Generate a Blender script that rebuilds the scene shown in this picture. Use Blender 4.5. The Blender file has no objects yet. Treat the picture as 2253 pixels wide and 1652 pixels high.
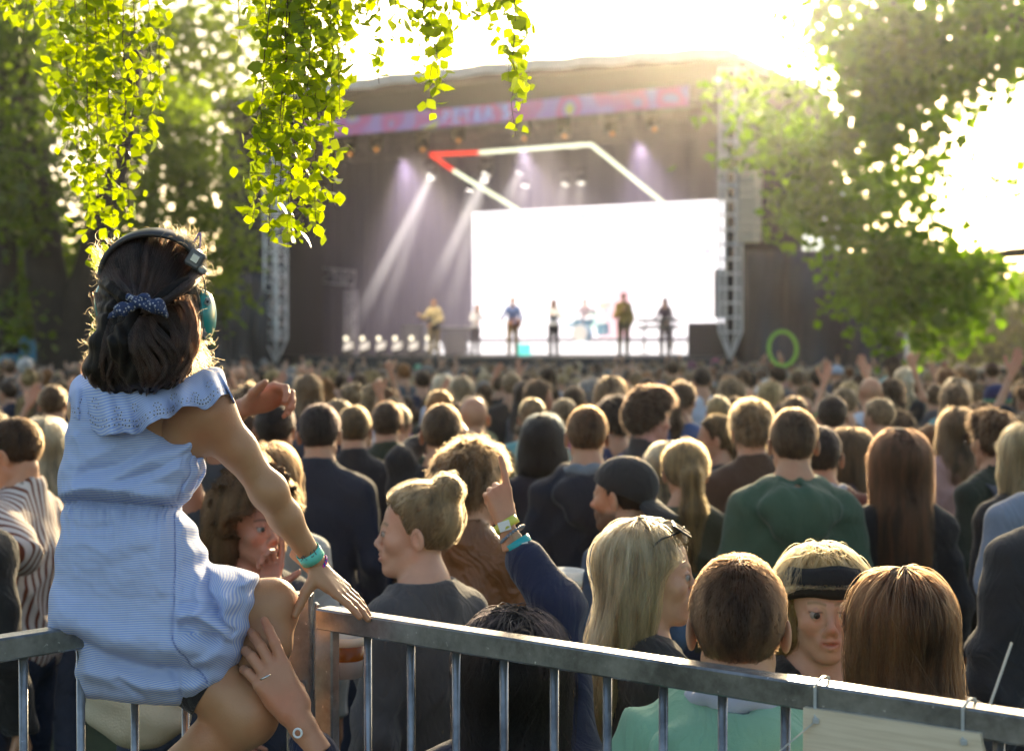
import bpy, math, random, time
import numpy as np
from mathutils import Vector, Matrix
T0 = time.time()
R = math.radians
SC = bpy.context.scene
COL = SC.collection
rng = np.random.default_rng(7)
random.seed(7)
FP = 3129.2; CX, CY, HY, CAMZ = 1126.5, 826.0, 770.0, 2.0
PITCH = math.atan((CY - HY) / FP)

def P(x, y, d):
    """a point seen at (x, y) of the 2253 px wide picture, d metres along the ground in front of the camera"""
    a = math.atan((CY - y) / FP) - PITCH
    # ray through the pixel in camera space -> world
    cx, cz = (x - CX) / FP, (CY - y) / FP
    yy = math.cos(PITCH) + cz * math.sin(PITCH)
    zz = -math.sin(PITCH) + cz * math.cos(PITCH)
    k = d / yy
    return np.array([cx * k, d, CAMZ + zz * k])

# ------------------------------------------------------------------ objects
def link(o, parent=None):
    COL.objects.link(o)
    if parent is not None:
        o.parent = parent
    return o

def mesh_obj(name, verts, faces, mat=None, parent=None, smooth=True, attrs=None, loc=None):
    me = bpy.data.meshes.new(name)
    verts = np.asarray(verts, dtype=np.float32).reshape(-1, 3)
    if isinstance(faces, np.ndarray):
        n, k = faces.shape
        me.vertices.add(len(verts)); me.vertices.foreach_set('co', verts.ravel())
        me.loops.add(n * k); me.loops.foreach_set('vertex_index', faces.astype(np.int32).ravel())
        me.polygons.add(n)
        me.polygons.foreach_set('loop_start', np.arange(0, n * k, k, dtype=np.int32))
        me.update(calc_edges=True)
    else:
        me.from_pydata(verts.tolist(), [], faces)
        me.update()
    if smooth:
        me.polygons.foreach_set('use_smooth', np.ones(len(me.polygons), dtype=bool))
    for k, v in (attrs or {}).items():
        v = np.asarray(v, dtype=np.float32)
        if v.ndim == 1:
            a = me.attributes.new(k, 'FLOAT', 'POINT'); a.data.foreach_set('value', v)
        else:
            if v.shape[1] == 3: v = np.hstack([v, np.ones((len(v), 1), np.float32)])
            a = me.attributes.new(k, 'FLOAT_COLOR', 'POINT'); a.data.foreach_set('color', v.ravel())
    o = bpy.data.objects.new(name, me)
    if mat is not None: me.materials.append(mat)
    link(o, parent)
    if loc is not None: o.location = loc
    return o

def empty(name, label, cat, loc=(0, 0, 0), rz=0.0, group=None):
    o = bpy.data.objects.new(name, None); COL.objects.link(o)
    o.empty_display_size = .1
    o.location = loc; o.rotation_euler = (0, 0, rz)
    tag(o, label, cat, group); return o

def tag(o, label=None, cat=None, group=None, kind=None):
    if label: o['label'] = label
    if cat: o['category'] = cat
    if group: o['group'] = group
    if kind: o['kind'] = kind
    return o

class MB:
    """collects simple shapes into one mesh"""
    def __init__(s): s.v, s.f = [], []
    def add(s, v, f):
        n = len(s.v); s.v += [tuple(map(float, p)) for p in v]; s.f += [tuple(i + n for i in q) for q in f]; return s
    def box(s, c, size, rot=None, bev=0.0):
        hx, hy, hz = size[0] / 2, size[1] / 2, size[2] / 2
        if bev > 0:
            b = min(bev, hx * .9, hy * .9, hz * .9)
            vs = []
            for sz in (-1, 1):
                for q in ((-1, -1), (1, -1), (1, 1), (-1, 1)):
                    vs += [(q[0] * (hx - b), q[1] * (hy - b), sz * hz), (q[0] * hx, q[1] * (hy - b), sz * (hz - b)), (q[0] * (hx - b), q[1] * hy, sz * (hz - b))]
            f = []
            for z in (0, 1):
                o = z * 12
                F = [o, o + 3, o + 6, o + 9]; f.append(tuple(F if z else F[::-1]))
                for i in range(4):
                    j = (i + 1) % 4
                    if i % 2 == 0: a, b2 = o + 3 * i + 2, o + 3 * j + 2
                    else: a, b2 = o + 3 * i + 1, o + 3 * j + 1
                    q = (o + 3 * i, a, b2, o + 3 * j)
                    f.append(q if z else q[::-1])
                    f.append((o + 3 * i, o + 3 * i + 1, o + 3 * i + 2))
            for i in range(4):
                j = (i + 1) % 4
                k = 2 if i % 2 == 0 else 1
                f.append((3 * i + k, 3 * j + k, 12 + 3 * j + k, 12 + 3 * i + k))
                f.append((3 * i + 1, 3 * i + 2, 12 + 3 * i + 2, 12 + 3 * i + 1))
        else:
            vs = [(x, y, z) for z in (-hz, hz) for x, y in ((-hx, -hy), (hx, -hy), (hx, hy), (-hx, hy))]
            f = [(3, 2, 1, 0), (4, 5, 6, 7), (0, 1, 5, 4), (1, 2, 6, 5), (2, 3, 7, 6), (3, 0, 4, 7)]
        M = rot.to_3x3() if rot is not None else None
        out = []
        for p in vs:
            q = Vector(p)
            if M: q = M @ q
            out.append((q[0] + c[0], q[1] + c[1], q[2] + c[2]))
        return s.add(out, f)
    def beam(s, a, b, w, h, bev=0.0, up=(0, 0, 1)):
        a, b = Vector(a), Vector(b); d = b - a; L = d.length; d.normalize()
        u = Vector(up)
        if abs(d.dot(u)) > .98: u = Vector((0, 1, 0))
        x = d.cross(u).normalized(); z = x.cross(d)
        M = Matrix((x, d, z)).transposed()
        return s.box((a + b) / 2, (w, L, h), M, bev)
    def tube(s, pts, r, n=8, closed=False, caps=True):
        pts = [Vector(p) for p in pts]; m = len(pts)
        rs = r if hasattr(r, '__len__') else [r] * m
        vs, f = [], []; x = None
        for i, p in enumerate(pts):
            if closed: d = pts[(i + 1) % m] - pts[i - 1]
            else: d = pts[min(i + 1, m - 1)] - pts[max(i - 1, 0)]
            d.normalize()
            if x is None:
                u = Vector((0, 0, 1)) if abs(d.z) < .9 else Vector((1, 0, 0))
                x = d.cross(u).normalized()
            else:
                x = (x - d * x.dot(d)).normalized()
            y = d.cross(x)
            for k in range(n):
                a = 2 * math.pi * k / n
                vs.append(p + (x * math.cos(a) + y * math.sin(a)) * rs[i])
        for i in range(m if closed else m - 1):
            j = (i + 1) % m
            for k in range(n):
                l = (k + 1) % n
                f.append((i * n + k, i * n + l, j * n + l, j * n + k))
        if caps and not closed:
            f.append(tuple(range(n))[::-1]); f.append(tuple((m - 1) * n + k for k in range(n)))
        return s.add(vs, f)
    def lathe(s, prof, n=24, c=(0, 0, 0), M=None):
        vs, f = [], []
        for r, z in prof:
            for k in range(n):
                a = 2 * math.pi * k / n
                q = Vector((r * math.cos(a), r * math.sin(a), z))
                if M: q = M @ q
                vs.append((q[0] + c[0], q[1] + c[1], q[2] + c[2]))
        for i in range(len(prof) - 1):
            for k in range(n):
                l = (k + 1) % n
                f.append((i * n + k, i * n + l, (i + 1) * n + l, (i + 1) * n + k))
        f.append(tuple(range(n))[::-1]); f.append(tuple((len(prof) - 1) * n + k for k in range(n)))
        return s.add(vs, f)
    def prism(s, poly, z0, z1):
        n = len(poly)
        vs = [(p[0], p[1], z0) for p in poly] + [(p[0], p[1], z1) for p in poly]
        f = [tuple(range(n))[::-1], tuple(range(n, 2 * n))] + [(i, (i + 1) % n, n + (i + 1) % n, n + i) for i in range(n)]
        return s.add(vs, f)
    def obj(s, name, mat=None, parent=None, smooth=False):
        return mesh_obj(name, s.v, s.f, mat, parent, smooth)

# ------------------------------------------------------------------ materials
MATS = {}
def newmat(name):
    m = bpy.data.materials.new(name); m.use_nodes = True
    nt = m.node_tree; nt.nodes.clear()
    out = nt.nodes.new('ShaderNodeOutputMaterial')
    return m, nt, out

def N(nt, t, **kw):
    n = nt.nodes.new('ShaderNode' + t)
    for k, v in kw.items():
        if k.startswith('i_'):
            n.inputs[k[2:].replace('_', ' ')].default_value = v
        else: setattr(n, k, v)
    return n

def setin(n, **kw):
    for k, v in kw.items():
        k = k.replace('_', ' ')
        if k in n.inputs: n.inputs[k].default_value = v

def rgba(c, a=1.0): return (c[0], c[1], c[2], a)

def mat(name, color, rough=.6, metal=0.0, bump=0.0, bscale=60.0, var=0.0, vscale=4.0, objcol=False, attr=None, sheen=0.0,
        trans=0.0, spec=.5, sss=0.0, emit=None, estr=0.0, aniso_noise=None, coat=0.0, fold=0.0):
    key = name
    if key in MATS: return MATS[key]
    m, nt, out = newmat(name)
    b = N(nt, 'BsdfPrincipled')
    setin(b, Roughness=rough, Metallic=metal)
    b.inputs['Specular IOR Level'].default_value = spec
    b.inputs['Base Color'].default_value = rgba(color)
    if sheen: b.inputs['Sheen Weight'].default_value = sheen; b.inputs['Sheen Roughness'].default_value = .4
    if coat: b.inputs['Coat Weight'].default_value = coat
    if sss:
        b.inputs['Subsurface Weight'].default_value = sss
        b.inputs['Subsurface Radius'].default_value = (1.0, .35, .2)
        b.inputs['Subsurface Scale'].default_value = .012
    src = None
    if objcol:
        oi = N(nt, 'ObjectInfo'); src = oi.outputs['Color']
    if attr:
        at = N(nt, 'Attribute', attribute_name=attr)
        if src is None: src = at.outputs['Color']
        else:
            mx = N(nt, 'MixRGB', blend_type='MULTIPLY'); mx.inputs[0].default_value = 1
            nt.links.new(src, mx.inputs[1]); nt.links.new(at.outputs['Color'], mx.inputs[2]); src = mx.outputs[0]
    tc = N(nt, 'TexCoord')
    if var:
        nz = N(nt, 'TexNoise'); setin(nz, Scale=vscale, Detail=6.0, Roughness=.6)
        nt.links.new(tc.outputs['Object'], nz.inputs['Vector'])
        mr = N(nt, 'MapRange'); mr.inputs[1].default_value = .3; mr.inputs[2].default_value = .7
        mr.inputs[3].default_value = 1 - var; mr.inputs[4].default_value = 1 + var
        nt.links.new(nz.outputs[0], mr.inputs[0])
        mx = N(nt, 'VectorMath', operation='SCALE')
        if src is None:
            rgb = N(nt, 'RGB'); rgb.outputs[0].default_value = rgba(color); src = rgb.outputs[0]
        nt.links.new(src, mx.inputs[0]); nt.links.new(mr.outputs[0], mx.inputs['Scale']); src = mx.outputs[0]
    if src is not None: nt.links.new(src, b.inputs['Base Color'])
    if bump:
        nz2 = N(nt, 'TexNoise'); setin(nz2, Scale=bscale, Detail=5.0, Roughness=.6)
        if aniso_noise:
            mp = N(nt, 'Mapping'); mp.inputs['Scale'].default_value = aniso_noise
            nt.links.new(tc.outputs['Object'], mp.inputs[0]); nt.links.new(mp.outputs[0], nz2.inputs['Vector'])
        else: nt.links.new(tc.outputs['Object'], nz2.inputs['Vector'])
        bp = N(nt, 'Bump'); bp.inputs['Strength'].default_value = min(1, bump); bp.inputs['Distance'].default_value = .01 * max(1, bump)
        nt.links.new(nz2.outputs[0], bp.inputs['Height']); nt.links.new(bp.outputs[0], b.inputs['Normal'])
    if fold:
        n3 = N(nt, 'TexNoise'); setin(n3, Scale=5.0, Detail=3.0, Roughness=.45, Distortion=2.2)
        mp3 = N(nt, 'Mapping'); mp3.inputs['Scale'].default_value = (1.3, 1.3, .8); nt.links.new(tc.outputs['Object'], mp3.inputs[0]); nt.links.new(mp3.outputs[0], n3.inputs['Vector'])
        ab = N(nt, 'Math', operation='PINGPONG'); ab.inputs[1].default_value = .11; nt.links.new(n3.outputs[0], ab.inputs[0])
        b3 = N(nt, 'Bump'); b3.inputs['Strength'].default_value = min(1, fold); b3.inputs['Distance'].default_value = .16 * fold
        nt.links.new(ab.outputs[0], b3.inputs['Height'])
        if bump: nt.links.new(bp.outputs[0], b3.inputs['Normal'])
        nt.links.new(b3.outputs[0], b.inputs['Normal'])
    if emit is not None:
        b.inputs['Emission Color'].default_value = rgba(emit); b.inputs['Emission Strength'].default_value = estr
    last = b.outputs[0]
    if trans:
        tr = N(nt, 'BsdfTranslucent'); tr.inputs[0].default_value = rgba(color)
        if src is not None: nt.links.new(src, tr.inputs[0])
        ms = N(nt, 'MixShader'); ms.inputs[0].default_value = trans
        nt.links.new(last, ms.inputs[1]); nt.links.new(tr.outputs[0], ms.inputs[2]); last = ms.outputs[0]
    nt.links.new(last, out.inputs[0])
    MATS[key] = m
    return m

# ------------------------------------------------------------------ SDF modelling
def axis(*segs):
    """piecewise uniform axis: segs = (start, step), ..., (end,)"""
    out = []
    for i in range(len(segs) - 1):
        a, st = segs[i]; b = segs[i + 1][0]
        n = max(1, int(round((b - a) / st)))
        out.append(a + (b - a) * np.arange(n) / n)
    out.append(np.array([segs[-1][0]]))
    return np.concatenate(out).astype(np.float32)

class Field:
    def __init__(s, X, Y, Z, margin=.05):
        s.X, s.Y, s.Z = X, Y, Z
        s.f = np.full((len(X), len(Y), len(Z)), .5, dtype=np.float32); s.m = margin
    def _sub(s, lo, hi, k):
        m = s.m + k
        ix = np.searchsorted(s.X, [lo[0] - m, hi[0] + m]); iy = np.searchsorted(s.Y, [lo[1] - m, hi[1] + m]); iz = np.searchsorted(s.Z, [lo[2] - m, hi[2] + m])
        if ix[0] == ix[1] or iy[0] == iy[1] or iz[0] == iz[1]: return None
        sl = (slice(*ix), slice(*iy), slice(*iz))
        return sl, s.X[sl[0]][:, None, None], s.Y[sl[1]][None, :, None], s.Z[sl[2]][None, None, :]
    def _comb(s, sl, d, k, op):
        a = s.f[sl]
        if op == 'u':
            if k > 0:
                h = np.maximum(k - np.abs(a - d), 0) / k; s.f[sl] = np.minimum(a, d) - h * h * k * .25
            else: s.f[sl] = np.minimum(a, d)
        elif op == 's':
            d = -d
            if k > 0:
                h = np.maximum(k - np.abs(a - d), 0) / k; s.f[sl] = np.maximum(a, d) + h * h * k * .25
            else: s.f[sl] = np.maximum(a, d)
    def cone(s, a, b, ra, rb, k=.02, op='u', flat=1.0):
        a = np.asarray(a, float); b = np.asarray(b, float); r = max(ra, rb)
        q = s._sub(np.minimum(a, b) - r, np.maximum(a, b) + r, k)
        if q is None: return s
        sl, X, Y, Z = q
        ab = b - a; L2 = float(ab @ ab) + 1e-12
        t = np.clip(((X - a[0]) * ab[0] + (Y - a[1]) * ab[1] + (Z - a[2]) * ab[2]) / L2, 0, 1)
        d = np.sqrt((X - a[0] - t * ab[0]) ** 2 + ((Y - a[1] - t * ab[1]) / flat) ** 2 + (Z - a[2] - t * ab[2]) ** 2) - (ra + (rb - ra) * t)
        s._comb(sl, d.astype(np.float32), k, op); return s
    def path(s, pts, rs, k=.02, op='u'):
        for i in range(len(pts) - 1): s.cone(pts[i], pts[i + 1], rs[i], rs[i + 1], k, op)
        return s
    def ell(s, c, r, k=.02, op='u', M=None):
        c = np.asarray(c, float); r = np.asarray(r, float); rm = r.max() if M is not None else r
        q = s._sub(c - rm, c + rm, k)
        if q is None: return s
        sl, X, Y, Z = q
        x, y, z = X - c[0], Y - c[1], Z - c[2]
        if M is not None:
            M = np.array(M.to_3x3()).T if not isinstance(M, np.ndarray) else M.T
            x, y, z = (M[i, 0] * x + M[i, 1] * y + M[i, 2] * z for i in range(3))
        k0 = np.sqrt((x / r[0]) ** 2 + (y / r[1]) ** 2 + (z / r[2]) ** 2)
        k1 = np.sqrt((x / r[0] ** 2) ** 2 + (y / r[1] ** 2) ** 2 + (z / r[2] ** 2) ** 2) + 1e-9
        d = k0 * (k0 - 1) / k1
        d = np.where(k0 < 1e-4, -r.min(), d)
        s._comb(sl, d.astype(np.float32), k, op); return s
    def fn(s, g, k=0, op='u'):
        d = g(s.X[:, None, None], s.Y[None, :, None], s.Z[None, None, :])
        d = np.broadcast_to(d, s.f.shape).astype(np.float32)
        if op == 'add': s.f = s.f + d
        else: s._comb((slice(None),) * 3, d, k, op)
        return s
    def mesh(s):
        f = s.f; X, Y, Z = s.X, s.Y, s.Z
        f = f.copy()
        f[0], f[-1] = np.maximum(f[0], .001), np.maximum(f[-1], .001)
        f[:, 0], f[:, -1] = np.maximum(f[:, 0], .001), np.maximum(f[:, -1], .001)
        f[:, :, 0], f[:, :, -1] = np.maximum(f[:, :, 0], .001), np.maximum(f[:, :, -1], .001)
        ins = f < 0
        nx, ny, nz = f.shape
        c = [ins[i:nx - 1 + i, j:ny - 1 + j, k:nz - 1 + k] for i in (0, 1) for j in (0, 1) for k in (0, 1)]
        any_ = np.logical_or.reduce(c); all_ = np.logical_and.reduce(c)
        cells = np.argwhere(any_ & ~all_)
        if len(cells) == 0: return np.zeros((0, 3)), np.zeros((0, 4), int)
        idx = np.full((nx - 1, ny - 1, nz - 1), -1, np.int32); idx[tuple(cells.T)] = np.arange(len(cells))
        i, j, k = cells.T
        acc = np.zeros((len(cells), 3)); cnt = np.zeros(len(cells))
        G = (X, Y, Z)
        for ax in range(3):
            o1, o2 = [q for q in range(3) if q != ax]
            for u in (0, 1):
                for v in (0, 1):
                    off = [0, 0, 0]; off[o1] = u; off[o2] = v
                    A = [i + off[0], j + off[1], k + off[2]]; B = [a.copy() for a in A]; B[ax] = B[ax] + 1
                    fa = f[A[0], A[1], A[2]]; fb = f[B[0], B[1], B[2]]
                    m = (fa < 0) != (fb < 0)
                    t = np.where(m, fa / np.where(m, fa - fb, 1), 0)
                    for q in range(3):
                        pa = G[q][A[q]]; pb = G[q][B[q]]
                        acc[:, q] += np.where(m, pa + (pb - pa) * t, 0)
                    cnt += m
        V = acc / cnt[:, None]
        quads = []
        for ax in range(3):
            o1, o2 = (ax + 1) % 3, (ax + 2) % 3
            sh = [slice(None)] * 3; sh2 = [slice(None)] * 3
            sh[ax] = slice(0, -1); sh2[ax] = slice(1, None)
            a = ins[tuple(sh)]; b = ins[tuple(sh2)]
            e = np.argwhere(a != b)
            ok = (e[:, o1] > 0) & (e[:, o2] > 0) & (e[:, o1] < f.shape[o1] - 1) & (e[:, o2] < f.shape[o2] - 1)
            e = e[ok]
            flip = a[tuple(e.T)]
            def cell(d1, d2):
                q = e.copy(); q[:, o1] += d1; q[:, o2] += d2; return idx[tuple(q.T)]
            q = np.stack([cell(-1, -1), cell(0, -1), cell(0, 0), cell(-1, 0)], 1)
            q[~flip] = q[~flip][:, ::-1]
            quads.append(q)
        return V, np.concatenate(quads)
    def sample(s, Pn):
        """trilinear value of the field at points"""
        out_i = []
        for q, G in enumerate((s.X, s.Y, s.Z)):
            ii = np.clip(np.searchsorted(G, Pn[:, q]) - 1, 0, len(G) - 2); t = np.clip((Pn[:, q] - G[ii]) / (G[ii + 1] - G[ii]), 0, 1)
            out_i.append((ii, t))
        (i, a), (j, b), (k, c) = out_i
        f = s.f
        r = 0
        for di in (0, 1):
            for dj in (0, 1):
                for dk in (0, 1):
                    r = r + f[i + di, j + dj, k + dk] * (a if di else 1 - a) * (b if dj else 1 - b) * (c if dk else 1 - c)
        return r
    def grad(s, Pn, e=.004):
        g = np.zeros_like(Pn)
        for q in range(3):
            o = np.zeros(3); o[q] = e
            g[:, q] = s.sample(Pn + o) - s.sample(Pn - o)
        n = np.linalg.norm(g, axis=1, keepdims=True); n[n == 0] = 1
        return g / n

def vnormals(V, Q):
    n = np.zeros_like(V)
    a = np.cross(V[Q[:, 2]] - V[Q[:, 0]], V[Q[:, 3]] - V[Q[:, 1]])
    for c in range(4): np.add.at(n, Q[:, c], a)
    l = np.linalg.norm(n, axis=1, keepdims=True); l[l == 0] = 1
    return n / l

def relax(V, Q, it=1, w=.5):
    V = V.copy()
    for _ in range(it):
        acc = np.zeros_like(V); c = np.zeros(len(V))
        for a, b in ((0, 1), (1, 2), (2, 3), (3, 0)):
            np.add.at(acc, Q[:, a], V[Q[:, b]]); np.add.at(acc, Q[:, b], V[Q[:, a]])
            np.add.at(c, Q[:, a], 1); np.add.at(c, Q[:, b], 1)
        c[c == 0] = 1
        V = V * (1 - w) + acc / c[:, None] * w
    return V

def vnoise(Pn, seed=0):
    """smooth pseudo noise in about [-1, 1]"""
    r = np.random.default_rng(seed); o = 0
    for i in range(6):
        d = r.normal(size=3); d /= np.linalg.norm(d); ph = r.uniform(0, 6.28)
        d2 = r.normal(size=3); d2 /= np.linalg.norm(d2)
        o = o + np.sin(Pn @ d * (1 + .4 * i) + ph + 1.3 * np.sin(Pn @ d2 * 1.7 + ph * 2))
    return o / 3.2

def curves_obj(name, strands, radii, mat_, parent=None):
    """strands: (n, k, 3); radii: (k,) or (n, k)"""
    strands = np.asarray(strands, np.float32); n, k, _ = strands.shape
    hc = bpy.data.hair_curves.new(name)
    hc.add_curves([k] * n)
    hc.attributes['position'].data.foreach_set('vector', strands.ravel()) if 'position' in hc.attributes else None
    ra = hc.attributes.get('radius') or hc.attributes.new('radius', 'FLOAT', 'POINT')
    rr = np.broadcast_to(np.asarray(radii, np.float32), (n, k)).astype(np.float32)
    ra.data.foreach_set('value', rr.ravel())
    hc.materials.append(mat_)
    o = bpy.data.objects.new(name, hc); link(o, parent)
    return o

def strand_mesh(name, strands, radii, mat_, parent=None, attrs=None):
    """the same as thin three-sided tubes in one mesh"""
    S = np.asarray(strands, float); n, k, _ = S.shape
    D = np.gradient(S, axis=1); D /= np.linalg.norm(D, axis=2, keepdims=True) + 1e-9
    up = np.array([.3, -1., .2]); A = np.cross(D, up); A /= np.linalg.norm(A, axis=2, keepdims=True) + 1e-9
    B = np.cross(D, A)
    rr = np.broadcast_to(np.asarray(radii, float), (n, k))[..., None]
    V = np.stack([S + rr * (A * math.cos(t) + B * math.sin(t)) for t in (0, 2.094, 4.189)], 2)
    base = (np.arange(n)[:, None] * k + np.arange(k - 1)[None, :])[..., None] * 3
    Fs = []
    for c in range(3):
        d = (c + 1) % 3
        Fs.append(np.stack([base[..., 0] + c, base[..., 0] + d, base[..., 0] + 3 + d, base[..., 0] + 3 + c], -1).reshape(-1, 4))
    return mesh_obj(name, V.reshape(-1, 3), np.concatenate(Fs), mat_, parent)
# ================================================================== camera, light, air
cam = bpy.data.cameras.new('camera'); camo = bpy.data.objects.new('camera', cam); link(camo)
cam.lens = 50; cam.sensor_width = 36; cam.clip_end = 2000; cam.clip_start = .05
camo.location = (0, 0, CAMZ); camo.rotation_euler = (math.pi / 2 - PITCH, 0, 0)
cam.dof.use_dof = True; cam.dof.focus_distance = 2.62; cam.dof.aperture_fstop = 4.0
SC.camera = camo
SUN_EL, SUN_AZ = R(15.5), R(10.2)
SUNDIR = Vector((math.sin(SUN_AZ) * math.cos(SUN_EL), math.cos(SUN_AZ) * math.cos(SUN_EL), math.sin(SUN_EL)))
w = bpy.data.worlds.new('World'); SC.world = w; w.use_nodes = True
nt = w.node_tree; bg = nt.nodes['Background']
sky = nt.nodes.new('ShaderNodeTexSky'); sky.sky_type = 'NISHITA'; sky.sun_disc = False
sky.sun_elevation = SUN_EL; sky.sun_rotation = SUN_AZ; sky.dust_density = 3.0; sky.air_density = 1.0; sky.ozone_density = 1.0
nt.links.new(sky.outputs[0], bg.inputs[0]); bg.inputs[1].default_value = .15
sl = bpy.data.lights.new('sun', 'SUN'); slo = bpy.data.objects.new('sun', sl); link(slo)
sl.energy = 5.0; sl.angle = R(.5); sl.color = (1.0, .80, .52)
slo.rotation_euler = SUNDIR.to_track_quat('Z', 'Y').to_euler(); slo.location = (0, 0, 20)
SC.view_settings.view_transform = 'Standard'; SC.view_settings.look = 'None'; SC.view_settings.gamma = 1
SC.view_settings.exposure = 1.3
SC.view_settings.use_white_balance = True; SC.view_settings.white_balance_temperature = 7100; SC.view_settings.white_balance_tint = 8
SC.cycles.use_denoising = True
SC.cycles.max_bounces = 8; SC.cycles.diffuse_bounces = 3; SC.cycles.glossy_bounces = 3
SC.cycles.transmission_bounces = 6; SC.cycles.volume_bounces = 0; SC.cycles.transparent_max_bounces = 8
SC.cycles.caustics_reflective = False; SC.cycles.caustics_refractive = False
SC.cycles.sample_clamp_indirect = 4.0

HAZE = True
if HAZE:
    hb = MB().box((0, 60, 14), (240, 260, 30.0)).obj('haze')
    hb.location = (0, 0, 0); tag(hb, kind='stuff')
    m, nt, out = newmat('haze_air')
    pv = N(nt, 'VolumePrincipled'); setin(pv, Density=.00043, Anisotropy=.88); pv.inputs['Color'].default_value = (.97, .96, 1, 1)
    nt.links.new(pv.outputs[0], out.inputs['Volume']); hb.data.materials.append(m)

# ================================================================== ground
gm = mat('grass_ground', (.045, .06, .02), .95, bump=.8, bscale=25, var=.5, vscale=2.5)
g = mesh_obj('ground', [(-400, -60, 0), (400, -60, 0), (400, 900, 0), (-400, 900, 0)], [(0, 1, 2, 3)], gm); tag(g, kind='structure')
wood = mat('deck_wood', (.16, .12, .08), .8, bump=.5, bscale=30, var=.3)

# ================================================================== barriers
def galv():
    m, nt, out = newmat('galvanised_steel')
    b = N(nt, 'BsdfPrincipled'); tc = N(nt, 'TexCoord')
    n1 = N(nt, 'TexNoise'); setin(n1, Scale=9.0, Detail=8.0, Roughness=.62); nt.links.new(tc.outputs['Object'], n1.inputs[0])
    n2 = N(nt, 'TexNoise'); setin(n2, Scale=70.0, Detail=6.0, Roughness=.7); nt.links.new(tc.outputs['Object'], n2.inputs[0])
    vo = N(nt, 'TexVoronoi'); setin(vo, Scale=38.0); nt.links.new(tc.outputs['Object'], vo.inputs[0])
    cr = N(nt, 'ValToRGB'); cr.color_ramp.elements[0].position = .32; cr.color_ramp.elements[0].color = (.13, .14, .15, 1)
    cr.color_ramp.elements[1].position = .68; cr.color_ramp.elements[1].color = (.38, .40, .42, 1)
    e = cr.color_ramp.elements.new(.5); e.color = (.26, .275, .29, 1)
    ad = N(nt, 'Math', operation='ADD'); sc_ = N(nt, 'Math', operation='MULTIPLY_ADD')
    nt.links.new(n2.outputs[0], sc_.inputs[0]); sc_.inputs[1].default_value = .35; sc_.inputs[2].default_value = -.17
    nt.links.new(n1.outputs[0], ad.inputs[0]); nt.links.new(sc_.outputs[0], ad.inputs[1]); nt.links.new(ad.outputs[0], cr.inputs[0])
    nt.links.new(cr.outputs[0], b.inputs['Base Color'])
    mr = N(nt, 'MapRange'); mr.inputs[3].default_value = .14; mr.inputs[4].default_value = .34
    nt.links.new(n2.outputs[0], mr.inputs[0]); nt.links.new(mr.outputs[0], b.inputs['Roughness'])
    b.inputs['Metallic'].default_value = .7
    bp = N(nt, 'Bump'); bp.inputs['Strength'].default_value = .25; bp.inputs['Distance'].default_value = .002
    nt.links.new(n2.outputs[0], bp.inputs['Height']); nt.links.new(bp.outputs[0], b.inputs['Normal'])
    nt.links.new(b.outputs[0], out.inputs[0]); return m
GALV = galv()
RA = np.array([-.3835, 2.75]); RD = np.array([.7988, -.6016]); RN = np.array([-.6016, -.7988])   # right barrier: start, direction, towards the camera
LA = np.array([-.885, 2.46]); LD = np.array([.69, .724]); LN = np.array([.724, -.69])
ZR = 1.50
def rp(t, off=0.0, z=ZR):   # t along the front face; off = away from the camera
    q = RA + RD * t - RN * off; return (q[0], q[1], z)
def lp(s, off=0.0, z=ZR):
    q = LA + LD * s - LN * off; return (q[0], q[1], z)
br = empty('crowd_barrier', 'galvanised steel barrier with a plywood board tied on, starting beside the seated girl', 'barrier', rp(.6, .02, 0.0), group='steel barriers by the seated girl')
def part(mb, name, m, root, smooth=False):
    o = mb.obj(name, m, None, smooth)
    o.parent = root; o.matrix_parent_inverse = Matrix.Translation(-Vector(root.location)) if root.rotation_euler.z == 0 else root.matrix_basis.inverted()
    return o
part(MB().beam(rp(.002, .02, ZR - .021), rp(1.65, .02, ZR - .021), .042, .042, .0035), 'top_rail', GALV, br)
part(MB().beam(rp(.05, .02, .5), rp(1.65, .02, .5), .042, .042, .0035), 'bottom_rail', GALV, br)
part(MB().beam(rp(.022, .013, .38), rp(.022, .013, ZR - .0225), .046, .024, .003, up=(-.6, -.8, 0)), 'end_post', GALV, br)
for k in range(14):
    t = .122 + .1085 * k
    part(MB().tube([rp(t, .02, .5), rp(t, .02, ZR - .038)], .0078, 14), 'bar', GALV, br, True)
hp = MB().beam(rp(-.022, .03, .38), rp(-.022, .03, ZR + .003), .034, .006, .001, up=(-.95, -.3, 0))
part(hp, 'hinge_plate', GALV, br)
bl = empty('crowd_barrier', 'galvanised steel barrier the girl in the striped dress sits on, ending in a wide plate', 'barrier', lp(0, .02, 0), group='steel barriers by the seated girl')
part(MB().beam(lp(-1.2, .02, ZR - .021), lp(.62, .02, ZR - .021), .042, .042, .0035), 'top_rail', GALV, bl)
part(MB().beam(lp(-1.2, .02, .5), lp(.6, .02, .5), .042, .042, .0035), 'bottom_rail', GALV, bl)
LB = []
for xx in (59, 186, 298.5, 418):
    r = (xx - CX) / FP; s = (r * LA[1] - LA[0]) / (LD[0] - r * LD[1]); LB.append(s)
stp = (LB[-1] - LB[0]) / 3
for k in range(-6, 5):
    s = LB[0] + stp * k
    part(MB().tube([lp(s, .02, .5), lp(s, .02, ZR - .038)], .0078, 14), 'bar', GALV, bl, True)
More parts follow.
